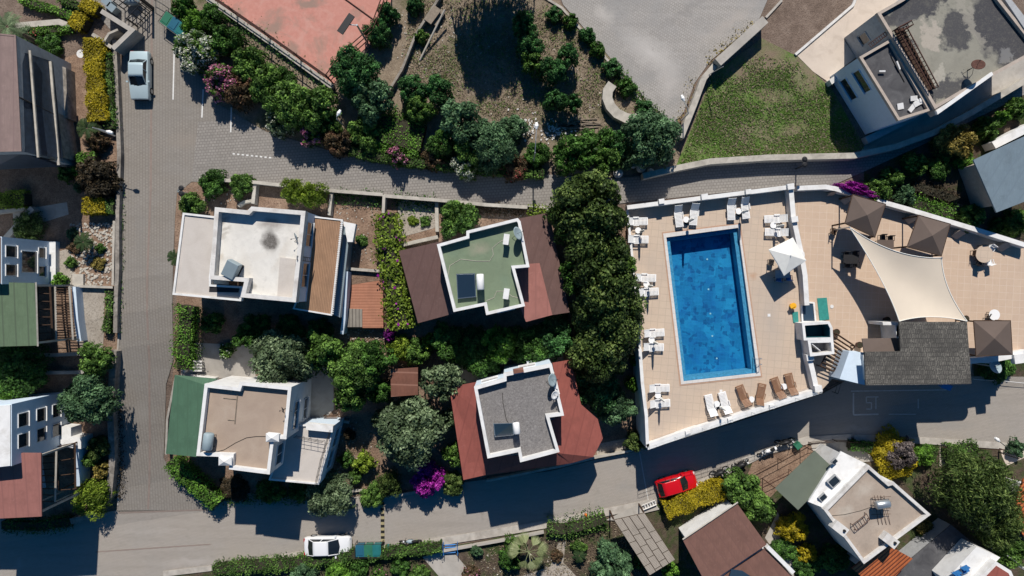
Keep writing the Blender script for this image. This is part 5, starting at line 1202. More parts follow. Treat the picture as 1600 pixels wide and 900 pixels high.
# ---- H9 lower right
Z = 5.4; zb = -.5
h9 = empty('house', P(1350, 800, 0), 'house with pale stained roof and orange tiled porch in the lower right', 'house')
q9, zr9 = block(h9, [(1357, 727), (1389, 755), (1396, 753), (1454, 804), (1350, 881), (1288, 797)], Z, zb, M['white'], M['roof_beige2'], .35, .24, M['white_old'])
E = find_edge(q9, (1357, 727), (1288, 797), Z)
for t in (.22, .5, .8): window(h9, *E, 1-t, 3.4, .9 if t != .5 else 1.3, 1.2, 'grey_wall', 1)
m = MB(); q = [(1314, 705, 4.4), (1356, 726, 4.9), (1290, 795, 4.9), (1263, 784, 4.4)]
m.slab(S3(q), .15); m.build('white_terrace_roof', M['white'], h9)
m = MB(); m.prism(offset(ccw([tuple(P(a, b, z).xy) for a, b, z in q]), .15), zb, 4.1); m.build('terrace_wall', M['white'], h9)
for px, py, sx, sy in ((1304, 721, .5, .35), (1303, 752, 1.0, .75), (1286, 777, .7, .45)):
    c = P(px, py, 4.8); m = MB(); m.box((c.x, c.y, 4.72), (sx, sy, .25), R(42)); o = m.build('skylight', M['grey_wall'], h9); m = MB(); m.box((c.x, c.y, 4.86), (sx*.8, sy*.8, .03), R(42)); m.build('pane', M['pane'], o)
m = MB(); m.slab(S3([(1273, 704, 3.6), (1307, 736, 3.9), (1247, 797, 3.9), (1211, 763, 3.6)]), .06)
aw = m.build('awning', M['khaki']); tag(aw, 'grey green rectangular awning left of the pale stained roof', 'awning')
m = MB()
for a, b in ((1275, 707), (1213, 764), (1246, 794)): p = P(a, b, 3.5); m.tube([(p.x, p.y, -.1), (p.x, p.y, 3.5)], .04, 6)
m.build('pole', M['rust'], aw)
m = MB(); m.slab(S3([(1331, 888, 3.6), (1382, 849, 4.3), (1426, 873, 3.9), (1375, 925, 3.2)]), .18); m.build('porch_roof', M['terracotta'], h9)
m = MB(); m.prism(offset(ccw(xy([(1336, 888), (1382, 854), (1420, 873), (1375, 918)], 3.2)), .3), zb, 3.2); m.build('porch_wall', M['white'], h9)
for px, py in ((1392, 845), (1313, 826)):
    c = P(px, py, Z+.3); m = MB(); m.box((c.x, c.y, Z), (1.3, .8, .7), R(-38)); ch = m.build('chimney', M['white_old'], h9); m = MB(); m.cyl((c.x+.3, c.y-.15, Z+.35), .12, .15, 10); m.build('flue', M['dark'], ch)
tank('silver cylinder tank on a tall stand on the pale stained roof', 1379, 788, zr9, 1.2, .36, R(8), M['steel'], .7)
m = MB()
for k in range(4):
    a, b = P(1366+k*5, 774, zr9+.3+.05*k), P(1373+k*6, 820, zr9+.05); m.tube([a, b], .02, 5)
for k in range(4): m.tube([P(1362, 777+k*9, zr9+.3), P(1392, 776+k*9, zr9+.3)], .02, 5)
tag(m.build('pipe_rack', M['rust']), 'rusty pipe rack beneath the silver tank', 'rack')
r_ = empty('drying_rack', P(1346, 817, zr9), 'small rusty ladder shaped rack left of the silver tank', 'rack')
m = MB(); a, b, c, d = P(1332, 820, zr9+.4), P(1354, 803, zr9+.4), P(1338, 829, zr9+.4), P(1359, 812, zr9+.4)
m.tube([a, b], .03, 5); m.tube([c, d], .03, 5)
for i in range(4): t = i/3; m.tube([a+(b-a)*t, c+(d-c)*t], .03, 5)
m.build('frame', M['rust'], r_); m = MB()
for p in (a, b, c, d): m.tube([(p.x, p.y, zr9), p], .03, 5)
m.build('legs', M['rust'], r_)
cable('long thin wires running left from the silver tank', [(1298, 806), (1320, 804), (1345, 798), (1368, 790)], zr9, .02)
# ---- H10 bottom right corner
h10 = empty('house', P(1500, 880, 0), 'house with dark grey roof and white terrace in the bottom right corner', 'house')
m = MB(); m.prism(xy([(1486, 820), (1526, 853), (1478, 905), (1440, 950), (1380, 910)], 2.0), -.3, 2.0); m.build('wall', M['grey_wall'], h10)
m = MB(); m.prism(xy([(1486, 820), (1526, 853), (1478, 905), (1440, 950), (1380, 910)], 2.1), 2.0, 2.1); m.build('roof', M['roof_charcoal'], h10)
m = MB(); m.prism(xy([(1526, 854), (1563, 871), (1530, 905), (1500, 940), (1478, 906)], 4.2), -.3, 4.2); m.build('terrace', M['white'], h10)
m = MB(); m.prism(xy([(1556, 877), (1580, 892), (1600, 940), (1500, 960), (1528, 906)], 5), -.3, 5.0); m.build('red_roof_wall', M['white'], h10)
m = MB(); m.prism(offset(ccw(xy([(1556, 877), (1580, 892), (1600, 940), (1500, 960), (1528, 906)], 5.02)), .3), 5, 5.05); m.build('red_roof', M['redfelt'], h10)
for px, py, lb in ((1507, 889, 'blue folded chair on the white terrace in the bottom right corner'), (1494, 897, 'second blue folded chair nearer the bottom edge of the white terrace')):
    c = P(px, py, 4.4); m = MB(); m.box((c.x, c.y, 4.5), (.6, .6, .06), R(25)); m.box((c.x-.2, c.y+.25, 4.8), (.6, .06, .6), R(25)); o = m.build('terrace_chair', M['bluepaint']); tag(o, lb, 'chair')
    m = MB()
    for dx in (-.22, .22):
        for dy in (-.22, .22): m.tube([(c.x+dx, c.y+dy, 4.2), (c.x+dx, c.y+dy, 4.5)], .025, 5)
    m.build('legs', M['steel'], o)
f = empty('white_picket_fence', P(1585, 880, 0), 'white picket balustrade in the bottom right corner', 'fence')
m = MB()
a, b = P(1574, 868, 3), P(1610, 895, 3)
for k in (0, 1): m.tube([Vector((a.x, a.y, 2.2+k*.8)), Vector((b.x, b.y, 2.2+k*.8))], .06, 4)
for i in range(12): p = a+(b-a)*(i/11); m.tube([(p.x, p.y, 0), (p.x, p.y, 3.1)], .05, 4)
m.build('pickets', M['white'], f)
# ---- H11 brown roof bottom
h11 = empty('house', P(1150, 850, 0), 'house with reddish brown roof at the bottom edge', 'house')
m = MB(); m.slab(S3([(1152, 787, 4.4), (1198, 851, 4.4), (1104, 914, 3.9), (1067, 844, 3.9)]), .18); m.build('roof', M['brownfelt2'], h11)
m = MB(); m.slab(S3([(1196, 857, 3.9), (1243, 905, 3.9), (1200, 960, 3.5), (1110, 915, 3.6)]), .15); m.build('lower_roof', M['brownfelt2'], h11)
m = MB(); m.prism(offset(ccw(xy([(1152, 787), (1240, 905), (1200, 950), (1100, 910), (1067, 844)], 3.6)), .35), -.3, 3.5); m.build('wall', M['white'], h11)
m = MB(); a, b = P(1153, 785, 4.5), P(1067, 843, 4.0); m.tube([a, b], .08, 4); m.build('ridge_trim', M['palestone'], h11)
m = MB(); a, b = P(1199, 854, 4.1), P(1240, 895, 4.1); m.box(((a.x+b.x)/2, (a.y+b.y)/2, 3.9), ((b-a).length, .35, .5), math.atan2((b-a).y, (b-a).x)); m.build('side_parapet', M['white'], h11)
m = MB(); m.slab(S3([(1143, 890, 4.2), (1160, 892, 4.2), (1195, 915, 4.0), (1135, 915, 4.0)]), .1); tag(m.build('roof_panel', M['solar']), 'dark blue glass panel on the lower brown roof', 'solar panel')
# carport of beige planks
cp = empty('plank_carport', P(1010, 850, 0), 'pale plank carport roof below the lower road', 'carport')
cc = [P(959, 812, 2.7), P(1007, 801, 2.7), P(1055, 874, 2.6), P(1015, 899, 2.6)]
m = MB(); m.slab(cc, .04); m.build('base_sheet', M['brownwood'], cp)
m = MB(); u0, u1 = cc[0], cc[1]; v0, v1 = cc[3], cc[2]
rng = random.Random(3)
for i in range(4):
    off = [0, .12, .05, .16][i]; ed = [0]+[off+.21*k for k in range(1, 6) if off+.21*k < .97]+[1]
    for y0, y1 in zip(ed, ed[1:]):
        s0, s1 = i/4+.012, (i+1)/4-.012; y0_, y1_ = y0+.006, y1-.006
        f_ = lambda s, y: (u0+(u1-u0)*s)*(1-y)+(v0+(v1-v0)*s)*y+Vector((0, 0, .07))
        m.slab([f_(s0, y0_), f_(s1, y0_), f_(s1, y1_), f_(s0, y1_)], .05)
m.build('planks', slats('pale_grooved_planks', (.33, .29, .24), (.2, .17, .14), R(60), .13, .2, .7, .12), cp)
posts(cp, [(p.x*.98+cc[0].x*.02, p.y) for p in cc], 0, 2.5, .06, M['brownwood'])
# ---- H12 right blue grey roof
h12 = empty('house', P(1570, 280, 4), 'house with blue grey felt roof on the right edge', 'house')
m = MB(); m.slab(S3([(1521, 250, 7.4), (1612, 208, 7.8), (1640, 300, 7.4), (1557, 332, 7.0)]), .15); m.build('roof', M['bluefelt'], h12)
m = MB(); m.prism(offset(ccw(xy([(1521, 250), (1612, 208), (1640, 300), (1557, 332)], 7)), .5), 3, 7.0); m.build('wall', M['beige_wall'], h12)
m = MB(); m.prism(xy([(1550, 222), (1612, 190), (1620, 200), (1556, 232)], 5.4), 3, 5.4); m.build('white_terrace', M['white'], h12)
m = MB(); m.prism(xy([(1516, 268), (1530, 262), (1535, 290), (1524, 292)], 4.8), 3, 4.8); m.build('porch', M['terrapatio'], h12)
# ---- orange roof right edge
m = MB(); m.slab(S3([(1600, 748, 3.4), (1640, 760, 3.4), (1640, 840, 3), (1600, 838, 3), (1580, 805, 3)]), .18)
o = m.build('tiled_outhouse', M['terracotta']); tag(o, 'orange tiled roof corner at the right edge beside the big tree', 'outhouse')
m = MB(); m.prism(offset(ccw(xy([(1600, 752), (1636, 762), (1636, 836), (1600, 834), (1585, 805)], 2.9)), .3), 0, 2.85); m.build('wall', M['white'], o)
# ---- sheds and patios
s = empty('garden_shed', P(632, 597, 2.0), 'small shed with rust red sheet roof between the silvery trees', 'shed')
m = MB(); m.slab(S3([(610, 577, 4.6), (653, 574, 4.6), (653, 617, 4.3), (611, 620, 4.3)]), .08); m.build('roof', M['rustroof'], s)
m = MB(); m.prism(offset(ccw(xy([(612, 578), (651, 576), (651, 615), (613, 618)], 4.3)), .2), 1, 4.2); m.build('wall', M['wood'], s)
m = MB(); q = xy([(550, 436), (600, 439), (600, 512), (541, 512)], 3.4); m.prism(q, 2.3, 3.75); tag(m.build('tiled_patio', M['terrapatio']), 'terracotta tiled patio beside the slatted pergola deck', 'patio')
m = MB(); m.prism(xy([(541, 482), (566, 483), (566, 511), (540, 511)], 3.85), 3.7, 3.85); tag(m.build('wood_deck', M['greydeck']), 'small grey boarded deck on the corner of the terracotta patio', 'deck')
wall('garden_wall', 'white pillar wall between the slatted pergola deck and the terracotta patio', [(541, 424), (537, 500), (534, 522)], .3, 1.4, M['white_blue_shade'])
wall('garden_wall', 'short white wall by the door in the garden above the beige roof', [(288, 548), (288, 582)], .18, .9, M['white_old'])
# ================================================================ VEHICLES
def car(label, px, py, ang, L, W, paint, kind):
    z = GP(px, py).z; h = 1.42; c = P(px, py, z+.9); z = G(c.x, c.y)+.065
    root = empty('parked_car', (c.x, c.y, z), label, 'car', 'cars parked in the street')
    O = Vector((c.x, c.y, z)); R_ = Matrix.Rotation(ang, 4, 'Z'); T = lambda v: O+(R_ @ Vector(v))
    hl = L/2; hw = W/2
    # stations: x, half width, belt height, centre height
    nose = .80 if kind != 'boxy' else .78; hatch = kind == 'hatch'
    st = [(-hl, .80, .62, .66), (-hl+.06, .90, .78, .84), (-hl+.25, .96, .90, .95), (-hl*.45, 1.0, .92, .98), (0, 1.0, .92, .98), (hl*.40, 1.0, .90, .97), (hl*.62, .98, .86, .93), (hl-.28, .94, .78, .84), (hl-.08, .86, .68, .72), (hl, .74, .56, .58)]
    if kind == 'boxy': st = [(-hl, .90, .80, .82), (-hl+.04, .93, .86, .88)]+st[2:-2]+[(hl-.05, .93, .74, .76), (hl, .90, .66, .68)]
    m = MB(); vs = []
    for x, wf, zb_, zc in st:
        w_ = hw*wf
        ring = [(x, -w_*.94, .22), (x, -w_, .45), (x, -w_*.995, zb_*.86), (x, -w_*.93, zb_), (x, -w_*.5, zc-.01), (x, 0, zc), (x, w_*.5, zc-.01), (x, w_*.93, zb_), (x, w_*.995, zb_*.86), (x, w_, .45), (x, w_*.94, .22)]
        vs += [T(p) for p in ring]
    k = 11; fs = []
    for i in range(len(st)-1):
        for j in range(k):
            j2 = (j+1) % k; fs.append((i*k+j, (i+1)*k+j, (i+1)*k+j2, i*k+j2))
    fs += [tuple(range(k)), tuple(reversed([(len(st)-1)*k+j for j in range(k)]))]
    m.add(vs, fs)
    b = m.build('body', paint, root, smooth=False)
    for p in b.data.polygons: p.use_smooth = True
    if hasattr(b.data, 'set_sharp_from_angle'): b.data.set_sharp_from_angle(angle=R(35))
    # greenhouse: base ring -> roof ring
    if kind == 'hatch': xb0, xb1, xr0, xr1 = -hl+.16, hl*.46, -hl+.50, hl*.12
    elif kind == 'boxy': xb0, xb1, xr0, xr1 = -hl*.62, hl*.42, -hl*.42, hl*.12
    else: xb0, xb1, xr0, xr1 = -hl*.78, hl*.50, -hl*.52, hl*.10
    bw, rw = hw*.90, hw*.72; zb_, zr_ = .93, h
    m = MB(); B = [(xb0, -bw*.93, zb_), (xb1, -bw*.86, zb_), (xb1, bw*.86, zb_), (xb0, bw*.93, zb_)]; Tp = [(xr0, -rw, zr_-.03), (xr1, -rw, zr_-.03), (xr1, rw, zr_-.03), (xr0, rw, zr_-.03)]
    m.add([T(p) for p in B+Tp], [(3, 2, 1, 0), (4, 5, 6, 7), (0, 1, 5, 4), (2, 3, 7, 6)]); m.build('side_windows', M['carglass'], root)
    m = MB(); m.add([T(p) for p in [B[1], (B[1][0]+.14, 0, zb_+.02), B[2], Tp[2], (Tp[2][0]+.05, 0, zr_), Tp[1]]], [(0, 1, 4, 5), (1, 2, 3, 4)]); m.build('windscreen', M['carglass'], root)
    m = MB(); m.add([T(p) for p in [B[0], (B[0][0]-.08, 0, zb_+.01), B[3], Tp[3], (Tp[3][0]-.03, 0, zr_), Tp[0]]], [(1, 0, 5, 4), (2, 1, 4, 3)]); m.build('rear_window', M['carglass'], root)
    m = MB(); xr = np.linspace(xr0-.04, xr1+.04, 6); rows = []
    for x in xr:
        cc = .03*(1-((x-(xr0+xr1)/2)/((xr1-xr0)/2+.05))**2)
        rows.append([T((x, y*rw*1.03, zr_-.02+.035*(1-abs(y)**2)+cc)) for y in (-1, -.9, -.5, 0, .5, .9, 1)])
    vs = [p for r_ in rows for p in r_]; lo = [p-Vector((0, 0, .05)) for p in vs]; n7 = 7; fs = []
    for i in range(5):
        for j in range(6): fs.append((i*n7+j, (i+1)*n7+j, (i+1)*n7+j+1, i*n7+j+1))
    nn = len(vs); fs += [tuple(nn+q for q in reversed(f)) for f in fs[:30]]
    bd = [i*n7 for i in range(6)]+[5*n7+j for j in range(1, 7)]+[i*n7+6 for i in range(4, -1, -1)]+[j for j in range(5, 0, -1)]
    for a_, b_ in zip(bd, bd[1:]+bd[:1]): fs.append((b_, a_, nn+a_, nn+b_))
    m.add(vs+lo, fs); rr = m.build('roof', paint, root, smooth=True)
    m = MB()
    for s in (-1, 1):
        for (p, q) in (((xb0+.02, s*bw*.92, zb_), (xr0, s*rw, zr_-.02)), ((xb1-.02, s*bw*.86, zb_), (xr1, s*rw, zr_-.02)), (((xb0+xb1)/2-.05, s*bw*.91, zb_), ((xr0+xr1)/2-.05, s*rw, zr_-.02))):
            m.tube([T(p), T(q)], .04, 5)
    m.build('pillars', paint, root)
    for s in (-1, 1):
        m = MB(); m.box(T((xb1-.25, s*(hw+.07), .98)), (.14, .18, .12), ang); m.build('mirror', paint, root)
        m = MB(); m.box(T((hl-.15, s*hw*.62, .66)), (.2, .34, .12), ang+s*R(-18)); m.build('headlight', M['lens'], root)
        m = MB(); m.box(T((-hl+.05, s*hw*.70, .74)), (.12, .28, .16), ang); m.build('tail_light', M['taillens'], root)
        for x in (-hl*.62, hl*.62):
            m = MB(); a, e = T((x, s*(hw-.2), .31)), T((x, s*(hw-.005), .31)); m.tube([a, e], .31, 18); w_ = m.build('wheel', M['black'], root)
            m = MB(); a, e = T((x, s*(hw-.1), .31)), T((x, s*(hw+.004), .31)); m.tube([a, e], .19, 12); m.build('rim', M['steel'], w_)
    m = MB(); m.box(T((hl-.02, 0, .42)), (.1, W*.72, .16), ang); m.build('front_bumper', M['black'] if kind == 'boxy' else paint, root)
    m = MB(); m.box(T((-hl+.02, 0, .45)), (.1, W*.8, .16), ang); m.build('rear_bumper', M['black'] if kind == 'boxy' else paint, root)
    m = MB()
    for s in (-1, 1):
        a, e = T((xb1+.08, s*.25-.1, zb_+.035)), T((xb1-.12, s*.25+.35, zb_+.12)); m.tube([a, e], .012, 4)
    m.build('wipers', M['black'], root)
    return root
car('pale silver blue saloon parked at the top of the paved street', 217, 117, R(-90), 4.15, 1.72, M['car_silver'], 'boxy')
car('white saloon parked beside the hedge on the lower road', 511, 854, R(1.5), 4.3, 1.78, M['car_white'], 'saloon')
car('bright red hatchback parked on the lower road', 1058, 757, R(16), 3.75, 1.68, M['car_red'], 'hatch')
def motorbike(label, px, py, ang, body, L=1.75, scooter=False):
    c = GP(px, py, .5); z = G(c.x, c.y)+.07; O = Vector((c.x, c.y, z)); R_ = Matrix.Rotation(ang, 4, 'Z') @ Matrix.Rotation(R(12), 4, 'X'); T = lambda x, y, q: O+(R_ @ Vector((x, y, q)))
    t = empty('scooter' if scooter else 'motorcycle', O, label, 'scooter' if scooter else 'motorcycle'); r = .24 if scooter else .3
    for x in (-L*.36, L*.36):
        m = MB(); n = 18; ring = [T(x+r*math.cos(2*math.pi*i/n), 0, r+r*math.sin(2*math.pi*i/n)) for i in range(n+1)]; m.tube(ring, .06, 6, cap=False); w_ = m.build('wheel', M['black'], t)
        m = MB()
        for i in range(5): m.tube([T(x, 0, r), T(x+r*math.cos(i*1.257), 0, r+r*math.sin(i*1.257))], .02, 4)
        m.build('spokes', M['steel'], w_)
    m = MB(); m.tube([T(-L*.3, 0, .62), T(-.2, 0, .72), T(.1, 0, .74), T(.32, 0, .72)], [.08, .17, .19, .08], 10); m.build('tank' if not scooter else 'bodywork', body, t, smooth=True)
    m = MB(); m.tube([T(-L*.42, 0, .74), T(-L*.25, 0, .80), T(-.08, 0, .78)], [.07, .14, .1], 8); m.build('seat', M['black'] , t, smooth=True)
    m = MB(); m.tube([T(-L*.36, 0, r), T(-.05, 0, .38), T(.2, 0, .45), T(.4, 0, .8)], .05, 6); m.box(T(0, 0, .36), (.42, .26, .3), ang); m.build('frame', M['dark'], t)
    m = MB(); m.tube([T(L*.36, -.05, r), T(.42, -.05, .9)], .03, 6); m.tube([T(L*.36, .05, r), T(.42, .05, .9)], .03, 6); m.build('fork', M['steel'], t)
    m = MB(); m.tube([T(.28, -.36, .98), T(.42, -.15, .93), T(.44, 0, .92), T(.42, .15, .93), T(.28, .36, .98)], .022, 6); m.build('handlebar', M['dark'], t)
    m = MB(); m.tube([T(.48, 0, .82), T(.60, 0, .80)], [.1, .09], 10); m.build('headlight', M['lens'], t)
    if scooter:
        m = MB(); m.slab([T(.3, -.22, .8), T(.5, -.2, .45), T(.5, .2, .45), T(.3, .22, .8)], .05); m.build('leg_shield', body, t)
        m = MB(); m.tube([T(-.62, 0, .8), T(-.80, 0, .8)], [.2, .18], 10); m.build('top_box', body, t)
    return t
motorbike('dark motorcycle with grey seat beside the hedge below the road', 641, 847, R(182), M['fibro'], 2.0)
motorbike('black motorcycle nearest the red car', 1124, 735, R(20), M['dark'])
motorbike('black scooter second from the red car', 1157, 723, R(22), M['dark'], 1.6, True)
motorbike('white scooter parked on the kerb beyond the black ones', 1199, 706, R(200), M['plastic'], 1.75, True)
motorbike('black motorcycle last in the row in the parapet shadow', 1227, 688, R(10), M['dark'])
# bins
def bins(label, px, py, ang, n, mats, group=None):
    z = GP(px, py).z+.06; base = P(px, py, z+.6); root = empty('waste_container', (base.x, base.y, z), label, 'bin rack')
    d = Vector((math.cos(ang), math.sin(ang), 0)); s = Vector((-d.y, d.x, 0)); w_ = .78
    for i in range(n):
        o = base+d*w_*(i-(n-1)/2); o.z = z
        m = MB(); hw, hd = w_*.46, .52
        lo = [o+d*a*hw*.85+s*b*hd*.85+Vector((0, 0, .12)) for a, b in ((-1, -1), (1, -1), (1, 1), (-1, 1))]; hi = [o+d*a*hw+s*b*hd+Vector((0, 0, 1.0)) for a, b in ((-1, -1), (1, -1), (1, 1), (-1, 1))]
        m.add(lo+hi, [(3, 2, 1, 0), (4, 5, 6, 7), (0, 1, 5, 4), (1, 2, 6, 5), (2, 3, 7, 6), (3, 0, 4, 7)]); b = m.build('container', mats[i], root)
        m = MB(); hi2 = [o+d*a*(hw+.03)+s*b*(hd+.03)+Vector((0, 0, 1.03+(.1 if b > 0 else 0))) for a, b in ((-1, -1), (1, -1), (1, 1), (-1, 1))]; m.slab(hi2, .05)
        m.slab([((p-sum(hi2, Vector())/4)*.7+sum(hi2, Vector())/4)+Vector((0, 0, .035)) for p in hi2], .03); m.build('lid', mats[i], b)
        for a_ in (-1, 1):
            for b_ in (-1, 1):
                m = MB(); q = o+d*a_*hw*.7+s*b_*hd*.7; m.tube([q+Vector((-.03, 0, .08)), q+Vector((.03, 0, .08))], .08, 8); m.build('wheel', M['black'], b)
    m = MB(); hl = w_*n/2+.05
    pts = [base+d*a*hl+s*b*.62 for a, b in ((-1, -1), (1, -1), (1, 1), (-1, 1))]
    for p in pts: m.tube([(p.x, p.y, z), (p.x, p.y, z+1.1)], .03, 5)
    for hh in (.5, 1.1): m.tube([(p.x, p.y, z+hh) for p in pts+pts[:1]], .025, 5)
    m.build('rack', M['dark'], root); return root
bins('three green and blue wheelie bins in a rack beside the white flowering bush', 275.5, 41, R(-36), 3, [M['bingreen'], M['binblue'], M['binteal']])
bins('three teal and green wheelie bins right of the white car', 577, 858, R(1), 3, [M['binblue'], M['bingreen'], M['binteal']])
# small things by the bins 
c = GP(602, 861, .3); m = MB(); m.box((c.x, c.y, c.z), (.45, .5, .5), .3); m.box((c.x+.1, c.y+.1, c.z+.35), (.3, .25, .2), .8); o = m.build('rubbish_bag', M['plastic']); tag(o, 'white rubbish bag beside the teal wheelie bins', 'rubbish bag')
c = GP(608, 859, .3); m = MB(); m.box((c.x, c.y, c.z+.1), (.14, .9, .7), .2, rx=.1); tag(m.build('board', M['binteal']), 'leaning teal board right of the rubbish bag', 'board')
# speed hump
c = GP(598, 838); t = empty('speed_hump', c, 'yellow and black striped speed hump across the lower road', 'speed bump')
m = MB(); k = MB()
for i in range(15):
    p = GP(598.4-.05*i, 848-4.4*i); (m if i % 2 else k).box((p.x, p.y, p.z+.09), (.34, .262, .05))
k.build('black_segments', M['black'], t); m.build('yellow_segments', plain('worn_yellow_paint', (.32, .27, .15), .7, bmp=0), t)
c = GP(598, 847); m = MB(); m.cyl((c.x, c.y, c.z+.05), .22, .06, 14); m.build('end_cap', M['black'], t)
# blue steel steps
t = empty('garden_steps', GP(703, 857), 'blue painted metal steps between the hedge and the agave path', 'steps')
m = MB()
for i in range(4):
    a, b = GP(695, 852+4*i, .3), GP(712, 851+4*i, .3); m.tube([a, b], .07, 4)
m.build('treads', M['bluepaint'], t); m = MB()
for x in (692, 714):
    a, b = GP(x, 851, .9), GP(x+1, 868, .9); m.tube([a, b], .03, 5)
    for q in (a, b): m.tube([q, q-Vector((0, 0, .9))], .03, 5)
m.build('handrails', M['bluepaint'], t)
# white slatted steps near the carport
t = empty('garden_steps', GP(1018, 789), 'white slatted steps beside the plank carport', 'steps')
m = MB()
for i in range(5):
    a, b = GP(1009+4*i, 795-1.6*i, .35), GP(1007+4*i, 789-1.6*i, .35); m.tube([a, b], .06, 4)
m.build('treads', M['white'], t); m = MB()
a, b = GP(1005, 797, .4), GP(1026, 788.5, .4); m.tube([a, b], .07, 4); a, b = GP(1003, 790, .4), GP(1024, 781.5, .4); m.tube([a, b], .05, 4); m.build('stringers', M['white_old'], t)
c = GP(916, 806, .4); m = MB(); m.tube([(c.x, c.y, c.z-.4), (c.x, c.y, c.z+.25)], [.2, .03], 14); m.box((c.x, c.y, c.z-.37), (.45, .45, .05)); tag(m.build('traffic_cone', M['orange']), 'small orange traffic cone at the edge of the lower road', 'cone')
c = GP(378, 872); m = MB(); m.tube([(c.x, c.y, c.z), (c.x, c.y, c.z+.9)], .05, 6); m.box((c.x, c.y, c.z+.9), (.22, .1, .2)); tag(m.build('bollard', M['rust']), 'thin reddish marker post on the kerb left of the white car', 'post')
# agave under the table: items on concrete near bottom
# ================================================================ LAMPS
def lamp(label, foot, head, hgt, heads=1, col_='steel', armz=None):
    f = GP(*foot); z0 = G(f.x, f.y); h = P(*head, z0+hgt); t = empty('street_lamp', (f.x, f.y, z0), label, 'street lamp', 'street lamps')
    m = MB(); m.tube([(f.x, f.y, z0), (f.x, f.y, z0+hgt-.3)], [.07, .05], 8); p = m.build('pole', M[col_], t)
    for k in range(heads):
        hh = h+Vector((0, -.45*k, 0)); m = MB(); m.tube([(f.x, f.y, z0+hgt-.32), ((f.x+hh.x)/2, (f.y+hh.y)/2, z0+hgt), (hh.x, hh.y, z0+hgt)], .035, 6); m.build('arm', M[col_], t)
        m = MB(); d = Vector((hh.x-f.x, hh.y-f.y, 0)); d = d.normalized() if d.length > .05 else Vector((0, 1, 0))
        if heads > 1: m.tube([(hh.x, hh.y, z0+hgt-.12), (hh.x, hh.y, z0+hgt+.05), (hh.x, hh.y, z0+hgt+.15)], [.1, .24, .12], 12); m.build('lamp_head', M['dark'], t)
        else: m.tube([hh, hh+d*.25, hh+d*.55], [.07, .17, .1], 10); m.build('lamp_head', M['plastic'], t)
lamp('street lamp with white head rising from the bushes below the court corner', (541, 200), (527, 181), 3.6)
lamp('street lamp with white head standing by the white rubble in the park', (833, 256), (838, 202), 5.5)
lamp('street lamp with white head inside the pointed car park corner', (1063, 190), (1069, 158), 3.2)
lamp('double headed lamp with dark globes at the garden wall corner by the street', (297, 304), (283.5, 294), 2.6, 2, 'tankgrey')
lamp('dark double lamp on the lane wall above the pool corner', (1243, 264), (1257, 249), 2.6, 2, 'dark')
lamp('street lamp with short white head over the hedge left of the street', (186, 215), (166, 205), 4.2)
lamp('street lamp over the kerb in front of the big round tree', (1560, 706), (1562, 690), 3.0, 1, 'dark')
t = empty('pole', GP(1107, 116), 'thin white pole leaning over the car park wall', 'pole'); m = MB(); a = GP(1107, 117, .9); b = P(1130, 104, 7.4); m.tube([a, b], .04, 6); m.build('shaft', M['steel'], t)
t = empty('floodlight', GP(577, 70), 'floodlight panel on a pole at the edge of the red court', 'floodlight')
f = GP(577, 72); h = P(541, 38, 9.0); m = MB(); m.tube([(f.x, f.y, 4), (f.x, f.y, 9.0)], .08, 8); m.build('pole', M['steel'], t)
e = P(572, 58, 9.0); m = MB(); m.tube([(f.x, f.y, 8.9), (h.x, h.y, 9.0)], .05, 6); m.build('arm', M['steel'], t)
m = MB(); m.box((h.x, h.y, 9.1), (.55, 1.75, .12), R(-34)); m.build('panel', M['dark'], t)
# court fence
rail_fence('court_fence', 'tall rusty mesh fence along the lower left side of the red court', [(325, -6), (425, 63), (521, 131)], 2.6, M['rust'], 2.6, (.35, .68, 1.0), r=.05)
rail_fence('court_fence', 'rusty mesh fence closing the right end of the red court', [(521, 131), (545, 98), (588, 60), (612, -5)], 2.6, M['rust'], 2.6, (.35, .68, 1.0), r=.05)
m = MB(); a, b = GP(536, -4, .1), GP(583, 30, .1); m.tube([a, b], .06, 5); tag(m.build('fallen_post', M['rust']), 'rusty bar crossing the top right of the red court', 'bar')
# park furniture
t = empty('park_bench', GP(676, 28), 'weathered plank picnic bench in the dry park', 'bench')
for a, b, w_, hh in (((684, 12), (668, 34), .75, .75), ((693, 17), (679, 39), .42, .45)):
    p, q = GP(*a, hh), GP(*b, hh); m = MB(); d = q-p; m.box(((p.x+q.x)/2, (p.y+q.y)/2, p.z), (d.length, w_, .06), math.atan2(d.y, d.x)); m.build('table_top' if hh > .6 else 'seat', M['wood'], t)
    m = MB()
    for e in (p, q): m.box((e.x*.9+(p.x+q.x)*.05, e.y*.9+(p.y+q.y)*.05, p.z-hh/2), (.1, w_*.7, hh), math.atan2(d.y, d.x)); m.build('legs', M['wood'], t)
m = MB(); a, b = GP(656, 94, .1), GP(695, 15, 1.3); m.tube([a, b], .09, 8); tag(m.build('pole', M['palestone']), 'long pale pole lying aslant beside the plank bench', 'pole')
rng = np.random.default_rng(9); m = MB()
for i in range(190):
    if i < 90: px, py = rng.normal(821, 10), rng.normal(197, 9)
    else: px, py = rng.normal(868, 12), rng.normal(205, 9)
    s = rng.uniform(.06, .2); c = GP(px, py, .1); m.box((c.x, c.y, c.z-.02), (s, s*rng.uniform(.5, 1), s*.5), rng.uniform(0, 3), rx=rng.uniform(-.3, .3))
o = m.build('rubble', M['white_old']); tag(o, 'scattered white rubble in the lower park', 'rubble', kind='stuff')
m = MB()
for i in range(26):
    px, py = rng.uniform(878, 925), rng.uniform(186, 202); c = GP(px, py, .1); m.box((c.x, c.y, c.z+.02), (rng.uniform(.8, 2.2), .06, .06), rng.uniform(-.15, .15))
o = m.build('old_sticks', M['wood']); tag(o, 'pile of old sticks in the lower park', 'sticks', kind='stuff')
